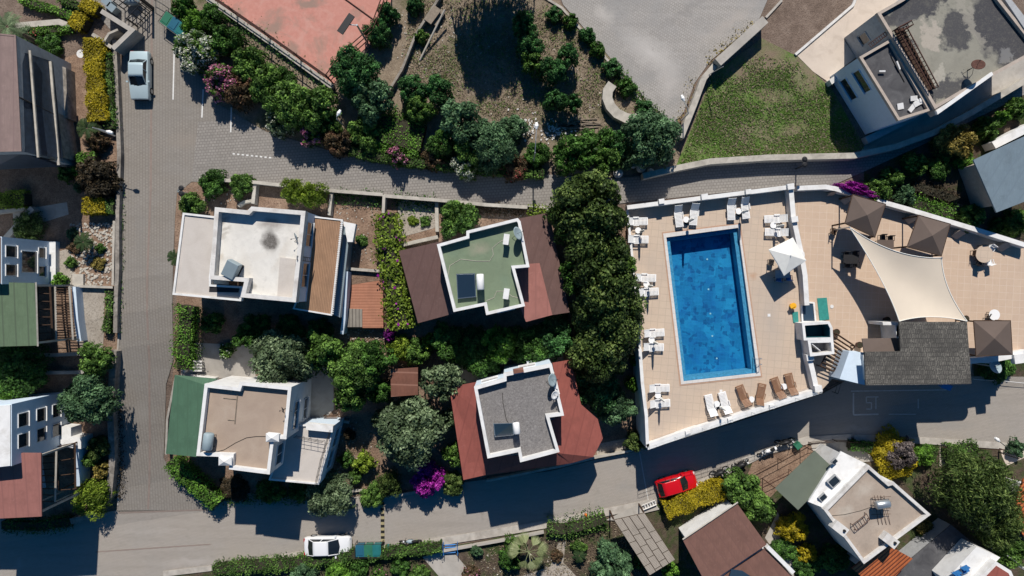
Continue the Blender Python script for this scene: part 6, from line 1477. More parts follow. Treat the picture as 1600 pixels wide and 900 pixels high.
# rockery
m = MB()
for i in range(520):
    px, py = rng.uniform(108, 176), rng.uniform(348, 445); s = rng.uniform(.08, .32); c = GP(px, py, .1)
    n = 7; a0 = rng.uniform(0, 6); pts = [(c.x+s*.6*math.cos(a0+k*6.283/n)*rng.uniform(.7, 1.1), c.y+s*.6*math.sin(a0+k*6.283/n)*rng.uniform(.7, 1.1)) for k in range(n)]
    b = len(m.v); z = G(c.x, c.y); m.add([(x, y, z) for x, y in pts]+[(c.x+(x-c.x)*.65, c.y+(y-c.y)*.65, z+s*.4) for x, y in pts], [tuple(range(n, 2*n))]+[(k, (k+1) % n, n+(k+1) % n, n+k) for k in range(n)])
o = m.build('rockery_stones', M['palestone']); tag(o, 'pale stones of the rockery beside the street', 'stones', kind='stuff')
# scattered small stones and litter on the soil
def litter(name, regions, n, mat, smin, smax, label, cat):
    m = MB()
    for i in range(n):
        x0, y0, x1, y1 = regions[rng.integers(len(regions))]; c = GP(rng.uniform(x0, x1), rng.uniform(y0, y1), .05); s = rng.uniform(smin, smax); z = G(c.x, c.y)+.03
        m.box((c.x, c.y, z+s*.2), (s, s*rng.uniform(.4, 1), s*.5), rng.uniform(0, 3), rx=rng.uniform(-.4, .4))
    o = m.build(name, mat); tag(o, label, cat, kind='stuff')
litter('garden_stones', [(280, 292, 400, 318), (525, 318, 600, 412), (525, 660, 600, 775), (540, 515, 600, 540), (640, 310, 690, 360), (720, 322, 860, 340), (730, 865, 880, 900), (500, 640, 560, 780)], 700, M['palestone'], .04, .14, 'small pale stones scattered over the gardens', 'stones')
litter('park_stones', [(620, 40, 950, 190), (620, 10, 720, 150)], 350, M['palestone'], .05, .14, 'small pale stones in the dry park', 'stones')
# grass tufts
def tufts(name, poly, n, mat, label, h=.14, seed=1):
    g = np.random.default_rng(seed); xs = [p[0] for p in poly]; ys = [p[1] for p in poly]; pts = []
    while len(pts) < n:
        x, y = g.uniform(min(xs), max(xs)), g.uniform(min(ys), max(ys)); ins = False
        for i in range(len(poly)):
            (x1, y1), (x2, y2) = poly[i-1], poly[i]
            if (y1 > y) != (y2 > y) and x < (x2-x1)*(y-y1)/(y2-y1)+x1: ins = not ins
        if not ins: continue
        if 'lawn' in name and any((((x-a_)/c_)**2+((y-b_)/d_)**2) < g.uniform(.4, 1.2) for a_, b_, c_, d_ in ((1205, 85, 45, 24), (1195, 150, 50, 16), (1262, 120, 26, 34), (1150, 112, 20, 10), (1240, 200, 30, 12))) and g.uniform() < .85: continue
        v = .5*math.sin(x*.05+math.sin(y*.04)*2)+.5*math.sin(y*.06+x*.02)
        if v+g.normal()*1.0 > .1:
            for _ in range(3):
                c = GP(x+g.normal()*2.2, y+g.normal()*2.2, .05); pts.append((c.x, c.y, G(c.x, c.y)+.05+g.uniform(0, h)))
    pts = np.array(pts[:n]); nr = g.normal(size=pts.shape)*.8+np.array([0, 0, .8])
    me = leaves_mesh(name, pts, nr, .085, g, None, .35); me.materials.append(LF[mat]); o = bpy.data.objects.new(name, me); col.objects.link(o); tag(o, label, 'grass', kind='stuff')
LAWN = [(1064, 258), (1085, 195), (1112, 122), (1190, 85), (1245, 98), (1298, 145), (1350, 230), (1300, 242), (1200, 246)]
tufts('lawn_grass', LAWN, 20000, 'grass', 'short green grass on the patchy lawn', .07)
tufts('lawn_dry_grass', LAWN, 9000, 'drygrass', 'dry straw coloured grass on the patchy lawn', .1, 2)
PARK = [(640, 0), (850, 0), (940, 80), (1000, 170), (940, 215), (780, 190), (700, 150), (630, 110)]
tufts('park_dry_grass', PARK, 16000, 'drygrass', 'dry grass over the park ground', .1, 3)
tufts('park_weeds', PARK, 5000, 'grass', 'thin green weeds in the dry park', .1, 4)
tufts('garden_weeds', [(430, 505), (620, 515), (620, 560), (700, 520), (890, 500), (900, 560), (700, 580), (430, 590)], 5000, 'drygrass', 'dry weeds between the two rows of houses', .1, 5)
tufts('garden_weeds', [(730, 860), (1000, 810), (1040, 900), (720, 900)], 4000, 'drygrass', 'dry weeds in the fan palm garden', .1, 6)
tufts('fallen_leaves', [(525, 660), (600, 650), (605, 770), (520, 780)], 1500, 'drygrass', 'fallen leaves in the brown garden', .03, 7)

# ================================================================ POOL FURNITURE (one lounger built, then copied)
def lounger(mat, label):
    t = empty('sun_lounger', (0, 0, 0), label, 'sun lounger', 'sun loungers round the pool')
    m = MB()
    for s in (-1, 1): m.box((s*.31, -.3, .33), (.05, 1.3, .07))
    m.box((0, -.93, .33), (.66, .05, .07)); m.box((0, .33, .33), (.66, .05, .07)); m.build('frame', mat, t)
    m = MB()
    for i in range(11): m.box((0, -.88+i*.115, .375), (.58, .085, .025))
    m.build('seat', mat, t)
    m = MB(); bl = .72; a = R(42)
    for i in range(6):
        q = .06+i*.125; m.box((0, .35+q*math.cos(a), .38+q*math.sin(a)), (.60, .095, .03), rx=a)
    for s in (-1, 1): m.box((s*.31, .35+bl/2*math.cos(a), .38+bl/2*math.sin(a)), (.05, bl+.08, .05), rx=a)
    m.build('backrest', mat, t)
    for x in (-.29, .29):
        for y in (-.85, .25): m = MB(); m.box((x, y, .16), (.06, .07, .32)); m.build('leg', mat, t)
    for s in (-1, 1): m = MB(); m.box((s*.36, .1, .52), (.07, .5, .04)); m.box((s*.36, -.1, .43), (.05, .05, .2)); m.build('armrest', mat, t)
    return t
def sidetable():
    t = empty('side_table', (0, 0, 0), 'x', 'side table', 'side tables between the sun loungers')
    m = MB(); m.cyl((0, 0, .42), .27, .04, 18); m.build('table_top', M['plastic'], t)
    for k in range(3): m = MB(); a = k*2.094; m.tube([(.2*math.cos(a), .2*math.sin(a), 0), (.08*math.cos(a), .08*math.sin(a), .42)], .03, 6); m.build('leg', M['plastic'], t)
    return t
def closed_parasol():
    t = empty('closed_parasol', (0, 0, 0), 'x', 'parasol', 'closed white parasols between the sun loungers')
    m = MB(); m.tube([(0, 0, 0), (0, 0, 2.4)], .025, 8); m.build('pole', M['plastic'], t)
    m = MB(); m.tube([(0, 0, .95), (0, 0, 1.3), (0, 0, 2.1), (0, 0, 2.4)], [.14, .11, .09, .03], 12); c = m.build('canopy', M['canvas_white'], t)
    m = MB(); m.tube([(0, 0, 1.35), (0, 0, 1.42)], .115, 12); m.build('strap', M['dark'], c)
    m = MB(); m.cyl((0, 0, 0), .28, .09, 16); m.build('base', M['dark'], t); return t
LW = snapshot(lounger(M['plastic'], 'x')); LB = snapshot(lounger(M['brown_plastic'], 'x')); ST = snapshot(sidetable()); CP = snapshot(closed_parasol())
first = {}
def put(snap, px, py, ang, label, z=None, zp=.3):
    z = D if z is None else z; p = P(px, py, z+zp); loc = (p.x, p.y, z)
    if id(snap) not in first:
        first[id(snap)] = 1; r = snap[0]; r.location = loc; r.rotation_euler = (0, 0, ang); r['label'] = label; return r
    return copy_snap(snap, loc, ang, label)
SETS = [ # a (lounger 1), b (lounger 2), table, angle, snap, place
 ((1060, 338), (1084, 335), (1072, 343), R(5), 0, ('left white lounger', 'right white lounger'), 'of the pair above the top left pool corner'),
 ((1142, 327), (1164, 325), (1154, 330), R(5), 0, ('left white lounger', 'right white lounger'), 'of the pair above the top right pool corner'),
 ((995, 346), (996, 374), (997, 360), R(90), 0, ('upper white lounger', 'lower white lounger'), 'of the topmost pair left of the pool'),
 ((1008, 434), (1012, 456), (1010, 444), R(90), 0, ('upper white lounger', 'lower white lounger'), 'of the second pair down left of the pool'),
 ((1021, 520), (1020, 542), (1018, 531), R(90), 0, ('upper white lounger', 'lower white lounger'), 'of the third pair down left of the pool'),
 ((1029, 606), (1030, 630), (1028, 618), R(90), 0, ('upper white lounger', 'lower white lounger'), 'of the lowest pair left of the pool'),
 ((1211, 342), (1212, 363), (1208, 352), R(-90), 0, ('upper white lounger', 'lower white lounger'), 'of the pair right of the pool'),
 ((1110, 633), (1132, 629), (1120, 631), R(192), 0, ('left white lounger', 'right white lounger'), 'of the pair below the pool'),
 ((1161, 618), (1188, 616), (1174, 624), R(196), 1, ('brown lounger', 'faded brown lounger'), 'of the middle pair at the bottom parapet'),
 ((1215, 606), (1235, 600), (1225, 604), R(197), 1, ('brown lounger', 'faded brown lounger'), 'of the corner pair at the bottom parapet')]
for i, (a, b, tb, an, kind, nm, where) in enumerate(SETS):
    sn = LB if kind else LW
    put(sn, *a, an+R([2, -3, 1, -2, 3, 0, 2, 1, 5, 3][i]), nm[0]+' '+where)
    an2 = an if i != 8 else R(168)
    put(sn, *b, an2+R([-9, 2, -1, 3, -2, 2, -2, 3, 0, -4][i]), nm[1]+' '+where)
    put(ST, *tb, 0, 'round white side table '+where.replace('of the pair', 'between the loungers').replace('of the', 'in the'), zp=.42)
    if i < 8:
        p = P(tb[0], tb[1], D+.4); k = P(tb[0]+1, tb[1], D+.4); put(CP, tb[0]+2, tb[1]+3, 0, 'closed white parasol '+where.replace('of the pair', 'between the loungers').replace('of the', 'in the'), zp=.1)
# open parasol
q = [P(1201, 390, D+2.2), P(1239, 371, D+2.2), P(1260, 407, D+2.2), P(1225, 431, D+2.2)]; ctr = sum(q, Vector())/4; ap = ctr+Vector((0, 0, .55))
t = empty('open_parasol', (ctr.x, ctr.y, D), 'open square white parasol right of the pool', 'parasol')
m = MB(); vs = []
for k in range(4):
    a, b = q[k], q[(k+1) % 4]; md = (a+b)/2; md = md+(ctr-md)*.05+Vector((0, 0, .04)); m.add([ap, a, md], [(0, 1, 2), (2, 1, 0)][:1]); m.add([ap, md, b], [(0, 1, 2)])
m.add([ap-Vector((0, 0, .03))]+[p-Vector((0, 0, .03)) for p in q], [(0, 2, 1), (0, 3, 2), (0, 4, 3), (0, 1, 4)]); m.build('canopy', M['canvas_white'], t)
m = MB(); m.tube([(ctr.x, ctr.y, D), (ctr.x, ctr.y, ap.z+.1)], .03, 8); m.build('pole', M['steel'], t)
m = MB(); m.cyl((ctr.x, ctr.y, D), .35, .1, 14); m.build('base', M['dark'], t)
m = MB()
for p in q: m.tube([ap-Vector((0, 0, .06)), p-Vector((0, 0, .05))], .015, 4)
m.build('ribs', M['steel'], t)
# chairs and tables
def chair(mat, seatmat):
    t = empty('chair', (0, 0, 0), 'x', 'chair', 'terrace chairs')
    m = MB(); m.box((0, 0, .45), (.46, .46, .05)); m.build('seat', seatmat, t)
    m = MB(); m.box((0, .23, .72), (.46, .04, .4), rx=R(-8)); m.build('backrest', seatmat, t)
    for x in (-.2, .2):
        for y in (-.2, .2): m = MB(); m.box((x, y, .22), (.045, .045, .44)); m.build('leg', mat, t)
    for x in (-.24, .24): m = MB(); m.box((x, 0, .66), (.04, .42, .03)); m.box((x, -.18, .55), (.03, .03, .2)); m.build('armrest', mat, t)
    return t
CD = snapshot(chair(M['dark'], M['dark'])); CW = snapshot(chair(M['plastic'], M['plastic'])); CB = snapshot(chair(M['dark'], M['bluepaint'])); CN = snapshot(chair(M['brownwood'], M['brownwood']))
def table(label, px, py, w_, l_, mat, ang=0, round_=False):
    p = P(px, py, D+.75); t = empty('table', (p.x, p.y, D), label, 'table')
    m = MB()
    if round_: m.cyl((p.x, p.y, D+.71), w_/2, .04, 24)
    else: m.box((p.x, p.y, D+.73), (w_, l_, .05), ang)
    m.build('table_top', mat, t)
    for k in range(4):
        a = ang+math.pi/4+k*math.pi/2; r_ = (w_*.3 if round_ else .8*math.hypot(w_, l_)/2)
        if not round_: a = ang+[math.atan2(l_, w_), math.pi-math.atan2(l_, w_), math.pi+math.atan2(l_, w_), -math.atan2(l_, w_)][k]
        m = MB(); m.box((p.x+r_*math.cos(a), p.y+r_*math.sin(a), D+.35), (.05, .05, .71), ang); m.build('leg', M['dark'], t)
    return t
table('dark rectangular table left of the cream shade sail', 1330, 405, 1.3, .8, M['dark'])
for px, py, an, lb in ((1322, 398, 0, 'dark chair at the upper left of the dark table'), (1336, 397, 0, 'dark chair at the upper right of the dark table'), (1324, 414, 180, 'dark chair at the lower left of the dark table'), (1337, 413, 180, 'dark chair at the lower right of the dark table')): put(CD, px, py, R(an), lb, zp=.45)
table('table half hidden by the upper edge of the shade sail', 1384, 382, 1.4, .8, M['taupe'])
for px, py, an, lb in ((1379, 371, 0, 'left dark chair between the two brown gazebos'), (1391, 373, 0, 'right dark chair between the two brown gazebos')): put(CD, px, py, R(an), lb, zp=.45)
table('round brown table at the right end of the restaurant deck', 1538, 397, 1.5, 1.5, M['deck_pool'], 0, True)
for px, py, an, c_, lb in ((1548, 388, -35, CW, 'white chair at the upper right of the round brown table'), (1536, 387, 5, CD, 'dark chair above the round brown table'), (1524, 396, 80, CN, 'brown chair left of the round brown table'), (1546, 410, 200, CW, 'pale chair at the lower right of the round brown table'), (1530, 411, 160, CD, 'dark chair below the round brown table')): put(c_, px, py, R(an), lb, zp=.45)
table('round white table above the right hand gazebo', 1554, 492, .95, .95, M['plastic'], 0, True)
put(CD, 1546, 496, R(60), 'dark chair beside the small round white table', zp=.45)
table('dark blue table under the edge of the square parasol', 1223, 428, 1.3, .7, M['fibro'], R(3))
put(CB, 1217, 436, R(170), 'blue seated chair left below the square parasol', zp=.45); put(CB, 1232, 434, R(185), 'blue seated chair right below the square parasol', zp=.45); put(CD, 1205, 410, R(80), 'dark chair left of the square parasol', zp=.45)
put(CN, 1303, 362, R(70), 'brown chair beside the post of the first gazebo', zp=.45)
for px, py, lb in ((1386, 500, 'round brown pot at the lower left corner of the shade sail'), (1509, 498, 'round brown pot at the lower right corner of the shade sail'), (1343, 539, 'pot left of the small brown porch roof'), (1307, 519, 'brown pot at the top of the slatted walkway')):
    c = P(px, py, D+.4); m = MB(); m.tube([(c.x, c.y, D), (c.x, c.y, D+.45)], [.2, .3], 16); o = m.build('plant_pot', M['rust']); tag(o, lb, 'pot')
    m = MB(); m.cyl((c.x, c.y, D+.4), .26, .06, 12); m.build('soil', M['twigs'], o)
c = P(1240, 478, D+.5); m = MB(); m.tube([(c.x, c.y, D), (c.x, c.y, D+.5)], [.2, .27], 16); m.box((c.x-.1, c.y, D+.52), (.45, .3, .12), .5); o = m.build('plastic_tub', M['yellow']); tag(o, 'yellow plastic tub at the end of the dividing wall', 'tub')
c = P(1299.5, 479, D); m = MB(); m.cyl((c.x, c.y, D+.02), .16, .04, 16); tag(m.build('drain_cover', M['white']), 'round white cover on the restaurant deck beside the teal step', 'drain cover')
# gazebos
def gazebo(label, cs, apex, zt=2.5):
    z = D+zt; C = [P(a, b, z) for a, b in cs]; A = P(*apex, z+.75); c = sum(C, Vector())/4; t = empty('gazebo', (c.x, c.y, D), label, 'gazebo', 'brown gazebos on the restaurant deck')
    m = MB()
    for k in range(4):
        a, b = C[k], C[(k+1) % 4]; v = [A, a, b]; n_ = (a-A).cross(b-A).z; v = v if n_ > 0 else [A, b, a]; m.add(v, [(0, 1, 2)]); m.add([q_-Vector((0, 0, .04)) for q_ in v], [(2, 1, 0)])
    m.build('canopy', M['taupe'], t); m = MB(); m.tube(C+[C[0]], .05, 4); m.build('frame', M['brownwood'], t)
    for q_ in C: e = q_+(c-q_)*.04; m = MB(); m.box((e.x, e.y, (D+z)/2), (.12, .12, z-D)); m.build('post', M['brownwood'], t)
gazebo('brown pyramid gazebo nearest the magenta flowers', [(1332, 304), (1384, 319), (1367, 371), (1320, 349)], (1355, 336))
gazebo('second brown pyramid gazebo along the stepped parapet', [(1435, 336), (1485, 350), (1471, 400), (1417, 386)], (1457, 368))
gazebo('brown pyramid gazebo right of the tiled restaurant roof', [(1521, 501), (1579, 501), (1582, 554), (1525, 557)], (1554, 529))
# shade sail
t = empty('shade_sail', P(1430, 450, D), 'large cream shade sail stretched over the restaurant deck', 'shade sail')
C0, C1, C2, C3 = P(1327, 355, D+3.2), P(1471, 403, D+3.0), P(1511, 502, D+3.4), P(1405, 502, D+3.4)
mids = [P(1398, 392, D+2.9), P(1482, 452, D+3.0), P(1455, 495, D+3.2), P(1376, 436, D+3.0)]
def bez(a, mm, b, t_): cpt = mm*2-(a+b)/2; return a*(1-t_)**2+cpt*2*t_*(1-t_)+b*t_**2
n = 20; vs = []
for j in range(n+1):
    v = j/n
    for i in range(n+1):
        u = i/n; top = bez(C0, mids[0], C1, u); bot = bez(C3, mids[2], C2, u); lf = bez(C0, mids[3], C3, v); rt = bez(C1, mids[1], C2, v)
        p = top*(1-v)+bot*v+lf*(1-u)+rt*u-(C0*(1-u)*(1-v)+C1*u*(1-v)+C3*(1-u)*v+C2*u*v); p = p-Vector((0, 0, .25*math.sin(math.pi*u)*math.sin(math.pi*v))); vs.append(p)
fs = [(j*(n+1)+i, (j+1)*(n+1)+i, (j+1)*(n+1)+i+1, j*(n+1)+i+1) for j in range(n) for i in range(n)]
m = MB(); m.add(vs, fs); nv = len(vs); m.add([p-Vector((0, 0, .02)) for p in vs], [tuple(reversed(f)) for f in fs]); m.build('cloth', M['sail'], t, smooth=True)
m = MB()
for a, mm, b in ((C0, mids[0], C1), (C1, mids[1], C2), (C3, mids[2], C2), (C0, mids[3], C3)): m.tube([bez(a, mm, b, k/12)+Vector((0, 0, .02)) for k in range(13)], .035, 5)
m.build('hem', M['canvas_white'], t)
for cpt in (C0, C1): m = MB(); m.tube([(cpt.x, cpt.y, D), (cpt.x, cpt.y, cpt.z+.1)], .06, 8); m.build('mast', M['steel'], t)
# gate at the top left
t = empty('metal_gate', GP(225, 30), 'black metal gate standing open at the top of the street', 'gate')
def gatepanel(a, b, hh=1.9, bars=3):
    A, B = GP(*a, 0), GP(*b, 0); m = MB(); z = G(A.x, A.y)
    for k in (.15, .55, 1): m.tube([(A.x, A.y, z+hh*k), (B.x, B.y, z+hh*k)], .04, 5)
    for i in range(bars+1): p = A+(B-A)*(i/bars); m.tube([(p.x, p.y, z), (p.x, p.y, z+hh)], .05, 5)
    m.build('gate_leaf', M['dark'], t)
gatepanel((216, 42), (239, 18)); gatepanel((196, 16), (214, 2)); gatepanel((214, 2), (234, 18))
m = MB(); p = GP(240, 14); m.box((p.x, p.y, 5.2), (.22, .22, 2.6)); m.build('post', M['dark'], t)
m = MB(); p = GP(216, 42); m.box((p.x, p.y, 5.0), (.12, .12, 2.0)); m.build('post', M['dark'], t)
rail_fence('rail_fence', 'dark railing beside the blue bins at the top of the street', [(244, 2), (264, 14), (290, 32)], 1.1, M['dark'], 1.6, (.5, 1))
c = GP(171, 6, .8); t = empty('trailer', c, 'dark two panel box beside the driveway at the top edge', 'box')
for k in (0, 1): m = MB(); q = GP(166+7*k, 2+9*k, .9); m.box((q.x, q.y, q.z-.4), (.75, .6, .8), R(-40)); m.build('box_lid', M['tankgrey'], t)
c = GP(207, 4, .5); m = MB(); m.tube([(c.x-.6, c.y, c.z), (c.x, c.y+.1, c.z+.2), (c.x+.6, c.y, c.z)], [.2, .45, .2], 10); tag(m.build('covered_motorbike', M['tankgrey'], smooth=True), 'bundle under a dark grey cover beside the gate', 'cover')
# railings lower right
rail_fence('rail_fence', 'thin brown rail fence behind the parked scooters', [(1165, 742), (1215, 716), (1262, 690)], 1.1, M['brownwood'], 1.8, (.5, 1))
rail_fence('rail_fence', 'thin brown rail fence along the upper right of the scooter kerb', [(1262, 690), (1300, 686), (1335, 688)], 1.1, M['brownwood'], 1.5, (.3, .65, 1))
rail_fence('rail_fence', 'thin rusty fence across the reddish yard left of the awning', [(1178, 760), (1232, 733)], 1.1, M['rust'], 2, (.5, 1))
rail_fence('rail_fence', 'low rail along the kerb above the big round tree', [(1450, 695), (1560, 700)], .8, M['rust'], 2.2, (1.0, ))
rail_fence('rail_fence', 'thin black railing in front of the shaded restaurant wall', [(1285, 606), (1305, 596), (1300, 612)], 1.2, M['dark'], 1.3, (.5, 1))
rail_fence('rail_fence', 'white railing on the shaded pavement right of the restaurant', [(1520, 592), (1560, 594), (1600, 598)], .5, M['plastic'], 1.3, (1.0,))
c = GP(577, 850); 
wall('bin_store_wall', 'green box by the pavement above the awning', [(1244, 700), (1252, 694)], .5, .7, M['bingreen'], cat='box')
wall('bin_store_wall', 'small bright green box on the patio above the white terrace roof', [(1292, 713), (1296, 716)], .4, .8, M['bingreen'], cat='box')
# agave and small furniture at left garden
t = empty('garden_table', GP(306, 572), 'white slatted garden table by the pale door wall', 'table')
m = MB(); c = GP(306, 572, .7)
for k in range(4): m.box((c.x, c.y-.4+.27*k, c.z), (1.1, .16, .04))
m.build('table_top', M['white_old'], t); m = MB()
for dx in (-.45, .45):
    for dy in (-.35, .35): m.tube([(c.x+dx, c.y+dy, c.z-.7), (c.x+dx, c.y+dy, c.z)], .03, 4)
m.build('legs', M['white_old'], t)
t = empty('garden_swing', GP(515, 655), 'small dark wooden bench frame beside the white side terrace', 'bench')
m = MB(); c = GP(516, 655, .7)
for k in range(4): m.box((c.x, c.y-.3+.2*k, c.z), (1.2, .1, .04))
m.build('seat', M['brownwood'], t); m = MB()
for dx in (-.55, .55):
    for dy in (-.3, .35): m.tube([(c.x+dx, c.y+dy, c.z-.7), (c.x+dx, c.y+dy, c.z+.2)], .035, 4)
m.build('legs', M['brownwood'], t)
c = GP(126, 84, .9); t = empty('bird_bath', c-Vector((0, 0, .9)), 'white bird bath on the bare soil beside the yellow hedge', 'bird bath')
m = MB(); m.tube([(c.x, c.y, c.z-.15), (c.x, c.y, c.z)], [.12, .36], 18); m.build('bowl', M['white'], t); m = MB(); m.tube([(c.x, c.y, c.z-.9), (c.x, c.y, c.z-.1)], [.15, .08], 10); m.build('pedestal', M['white'], t)
wall('stone_steps', 'grey stone steps at the foot of the rockery', [(113, 438), (130, 438)], 1.1, .35, M['palestone'], cat='steps')

# ================================================================ PLANTS
def frond_palm(label, px, py, rpx, h, mat, nfr, fan=False, name='palm_tree'):
    _cnt[0] += 1; g = np.random.default_rng(_cnt[0]); c = GP(px, py, h); z0 = G(c.x, c.y); t = empty(name, (c.x, c.y, z0), label, 'palm')
    m = MB(); m.tube([(c.x, c.y, z0-.1), (c.x, c.y, z0+h*.5), (c.x, c.y, z0+h)], [.2, .16, .15], 10); m.build('trunk', M['bark'], t)
    Rr = rpx/17.0; V, F, T_ = [], [], []
    for k in range(nfr):
        a = k*2.399+g.uniform(-.2, .2); el = g.uniform(.0, .9); L = Rr*(1-.35*el); d = np.array([math.cos(a), math.sin(a)]); s = np.array([-d[1], d[0]]); tt = g.uniform(.3, .8)
        def spine(u): return np.array([c.x+d[0]*L*u, c.y+d[1]*L*u, z0+h+L*(.55*el+.25)*u-L*(.75-.3*el)*u*u])
        nb = 13 if fan else 16
        if fan:
            p0 = spine(.42)
            for j in range(nb):
                b = (j/(nb-1)-.5)*1.35; dd = d*math.cos(b)+s*math.sin(b); ll = L*.58*(1-.25*abs(b)/1.2); tip = p0+np.array([dd[0]*ll, dd[1]*ll, -.12*ll-.1]); pw = np.array([-dd[1], dd[0], 0])*.055; md = (p0+tip)/2+np.array([0, 0, .03])
                i = len(V); V += [tuple(p0), tuple(md-pw), tuple(tip), tuple(md+pw)]; F.append((i, i+1, i+2, i+3)); T_.append(tt+g.normal()*.12)
            i = len(V); w = s*.02; q = spine(0); V += [(q[0]-w[0], q[1]-w[1], q[2]), (q[0]+w[0], q[1]+w[1], q[2]), (p0[0]+w[0], p0[1]+w[1], p0[2]), (p0[0]-w[0], p0[1]-w[1], p0[2])]; F.append((i, i+1, i+2, i+3)); T_.append(tt)
        else:
            for j in range(nb):
                u = .12+.88*j/nb; p0 = spine(u); ll = L*.30*(1-.6*abs(u-.45)); 
                for sg in (-1, 1):
                    dd = s*sg*.85+d*.5; tip = p0+np.array([dd[0]*ll, dd[1]*ll, -.15*ll]); pw = np.array([d[0], d[1], 0])*.03; i = len(V); V += [tuple(p0-pw), tuple(tip), tuple(p0+pw)]; F.append((i, i+1, i+2)); T_.append(tt+g.normal()*.12)
    O = np.array([c.x, c.y, z0]); me = bpy.data.meshes.new('fronds'); me.from_pydata([tuple(np.array(v)-O) for v in V], [], F); at = me.attributes.new('tint', 'FLOAT', 'FACE'); at.data.foreach_set('value', np.clip(T_, 0, 1)); me.materials.append(LF[mat]); me.update()
    o = bpy.data.objects.new('fronds', me); col.objects.link(o); o.parent = t; return t
frond_palm('large pale fan palm in the garden below the lower road', 826, 862, 37, 2.8, 'palm', 11, True)
frond_palm('dark short palm at the lower end of the long yellow hedge', 136, 200, 20, 1.2, 'palmdark', 22)
frond_palm('silvery grey palm at the top of the mauve roof', 12, 42, 26, 4.0, 'olive', 24)
frond_palm('spiky palm growing out from behind the pale roof beside the street', 274, 402, 15, 2.0, 'palmdark', 18)
frond_palm('spiky dark palm in the middle of the rockery', 130, 378, 17, 1.3, 'palmdark', 22)
frond_palm('small palm above the lower road in the bottom garden shadow', 905, 868, 14, 1.0, 'palmdark', 16)
T = 'tree'; B = 'shrub'
# name, cat, mat, px, py, r, label, kwargs
def TR(mat, px, py, r, label, **k): plant(k.pop('name', 'leafy_tree'), T, mat, px, py, r, label, **k)
def SH(mat, px, py, r, label, **k): plant(k.pop('name', 'round_shrub'), B, mat, px, py, r, label, **k)
# tall dark row between the green roof and the pool
TR('olivegreen', 922, 326, 50, 'topmost big dark tree of the row left of the pool', h=7.5, style='lumpy')
TR('olivegreen', 930, 388, 46, 'second big dark tree down the row left of the pool', h=7.0)
TR('olivegreen', 945, 440, 50, 'middle big dark tree of the row left of the pool', h=7.6)
TR('dark', 905, 430, 26, 'smaller darker tree tucked behind the middle of the tall row', h=5.5)
TR('mid', 972, 412, 20, 'brighter small crown poking out towards the second lounger pair', h=6.2)
TR('olivegreen', 955, 505, 54, 'big dark tree beside the third lounger pair left of the pool', h=7, style='lumpy')
TR('olivegreen', 935, 556, 42, 'lowest big dark tree of the row above the red octagonal roof', h=6.5, style='lumpy')
TR('dark', 890, 345, 30, 'dark tree leaning over the brown lean-to right of the green roof', h=5, style='lumpy')
TR('pine', 935, 606, 36, 'very dark tree shading the yard beside the red octagonal roof', h=4)
TR('grey', 962, 636, 27, 'grey green tree beside the lowest lounger pair wall', h=3.6, style='lumpy')
SH('olivegreen', 996, 690, 18, 'clipped round shrub at the bottom left pool corner', h=2.2)
SH('bright', 992, 600, 13, 'bright climber on the wall left of the lowest loungers', h=2)
SH('bright', 994, 560, 12, 'bright green climber below the big dark trees at the pool wall', h=2)
# middle belt
TR('olive', 440, 562, 44, 'silvery tree touching the top of the beige roofed house', h=5, style='lumpy')
TR('mid', 503, 550, 28, 'green tree right of the silvery tree above the beige roof', h=4.2, style='lumpy')
TR('mid', 558, 582, 36, 'broad mid green tree in the middle of the garden belt', h=4.6, style='lumpy')
TR('dark', 582, 560, 28, 'dark green tree left of the rust red shed', h=4.4, style='lumpy')
TR('mid', 545, 620, 24, 'green tree right of the side terrace house above its dark bench', h=4, style='lumpy')
TR('dark', 592, 612, 20, 'dark tree directly below left of the rust red shed', h=3.6)
TR('olive', 637, 672, 50, 'largest silvery tree below the rust red shed', h=5.4, style='lumpy')
TR('olive', 690, 596, 30, 'silvery tree right of the rust red shed', h=4.6, style='lumpy')
TR('olive', 700, 655, 16, 'small silvery tree beside the left red roof', h=3)
TR('bright', 780, 538, 26, 'bright lime topped tree between the green roof and the grey roof', h=4.4, style='lumpy')
TR('dark', 745, 552, 36, 'dark tree left of the bright one above the grey roof', h=3.2)
TR('dark', 830, 540, 34, 'dark tree right of the bright one above the grey roof', h=3.2)
TR('pine', 868, 525, 30, 'very dark tree below the red patch of the green roofed house', h=3.2)
TR('dark', 700, 535, 28, 'dark shaded tree below the left brown lean-to', h=2.4)
SH('lime', 625, 545, 18, 'yellow green shrub below the purple flowers', h=2)
SH('mid', 650, 552, 20, 'green shrub above the rust red shed', h=2)
SH('lime', 668, 535, 12, 'small lime shrub right of the purple flowers', h=1.6)
SH('mid', 560, 545, 16, 'shrub on the bare soil below the terracotta patio', h=1.6)
SH('mid', 712, 712, 19, 'green shrub against the lower left of the left red roof', h=2.6)
SH('olivegreen', 706, 757, 19, 'rounded olive shrub below the left red roof', h=2.0)
plant('bougainvillea', B, 'magentaf', 668, 750, 26, 'large magenta bougainvillea at the lower road', h=2.8, flower='magentaf', fl=.9)
SH('mid', 580, 777, 19, 'dark green round shrub left of the weeping shrub at the lower road', h=1.8)
SH('olivegreen', 608, 757, 20, 'weeping olive shrub between the round shrub and the bougainvillea', h=2.6, style='feather')
TR('olive', 514, 772, 34, 'silvery tree below the white side terrace', h=4.0, style='lumpy')
SH('lime', 569, 724, 17, 'yellow green shrub in the brown garden', h=1.8)
SH('dark', 541, 720, 13, 'small dark shrub left of the yellow green one in the brown garden', h=1.5)
SH('mid', 555, 745, 12, 'little green shrub below the yellow green one', h=1.2)
SH('darkred', 545, 680, 9, 'tiny dry shrub at the top of the brown garden', h=1)
SH('olive', 592, 655, 13, 'pale shrub against the left of the largest silvery tree', h=2)
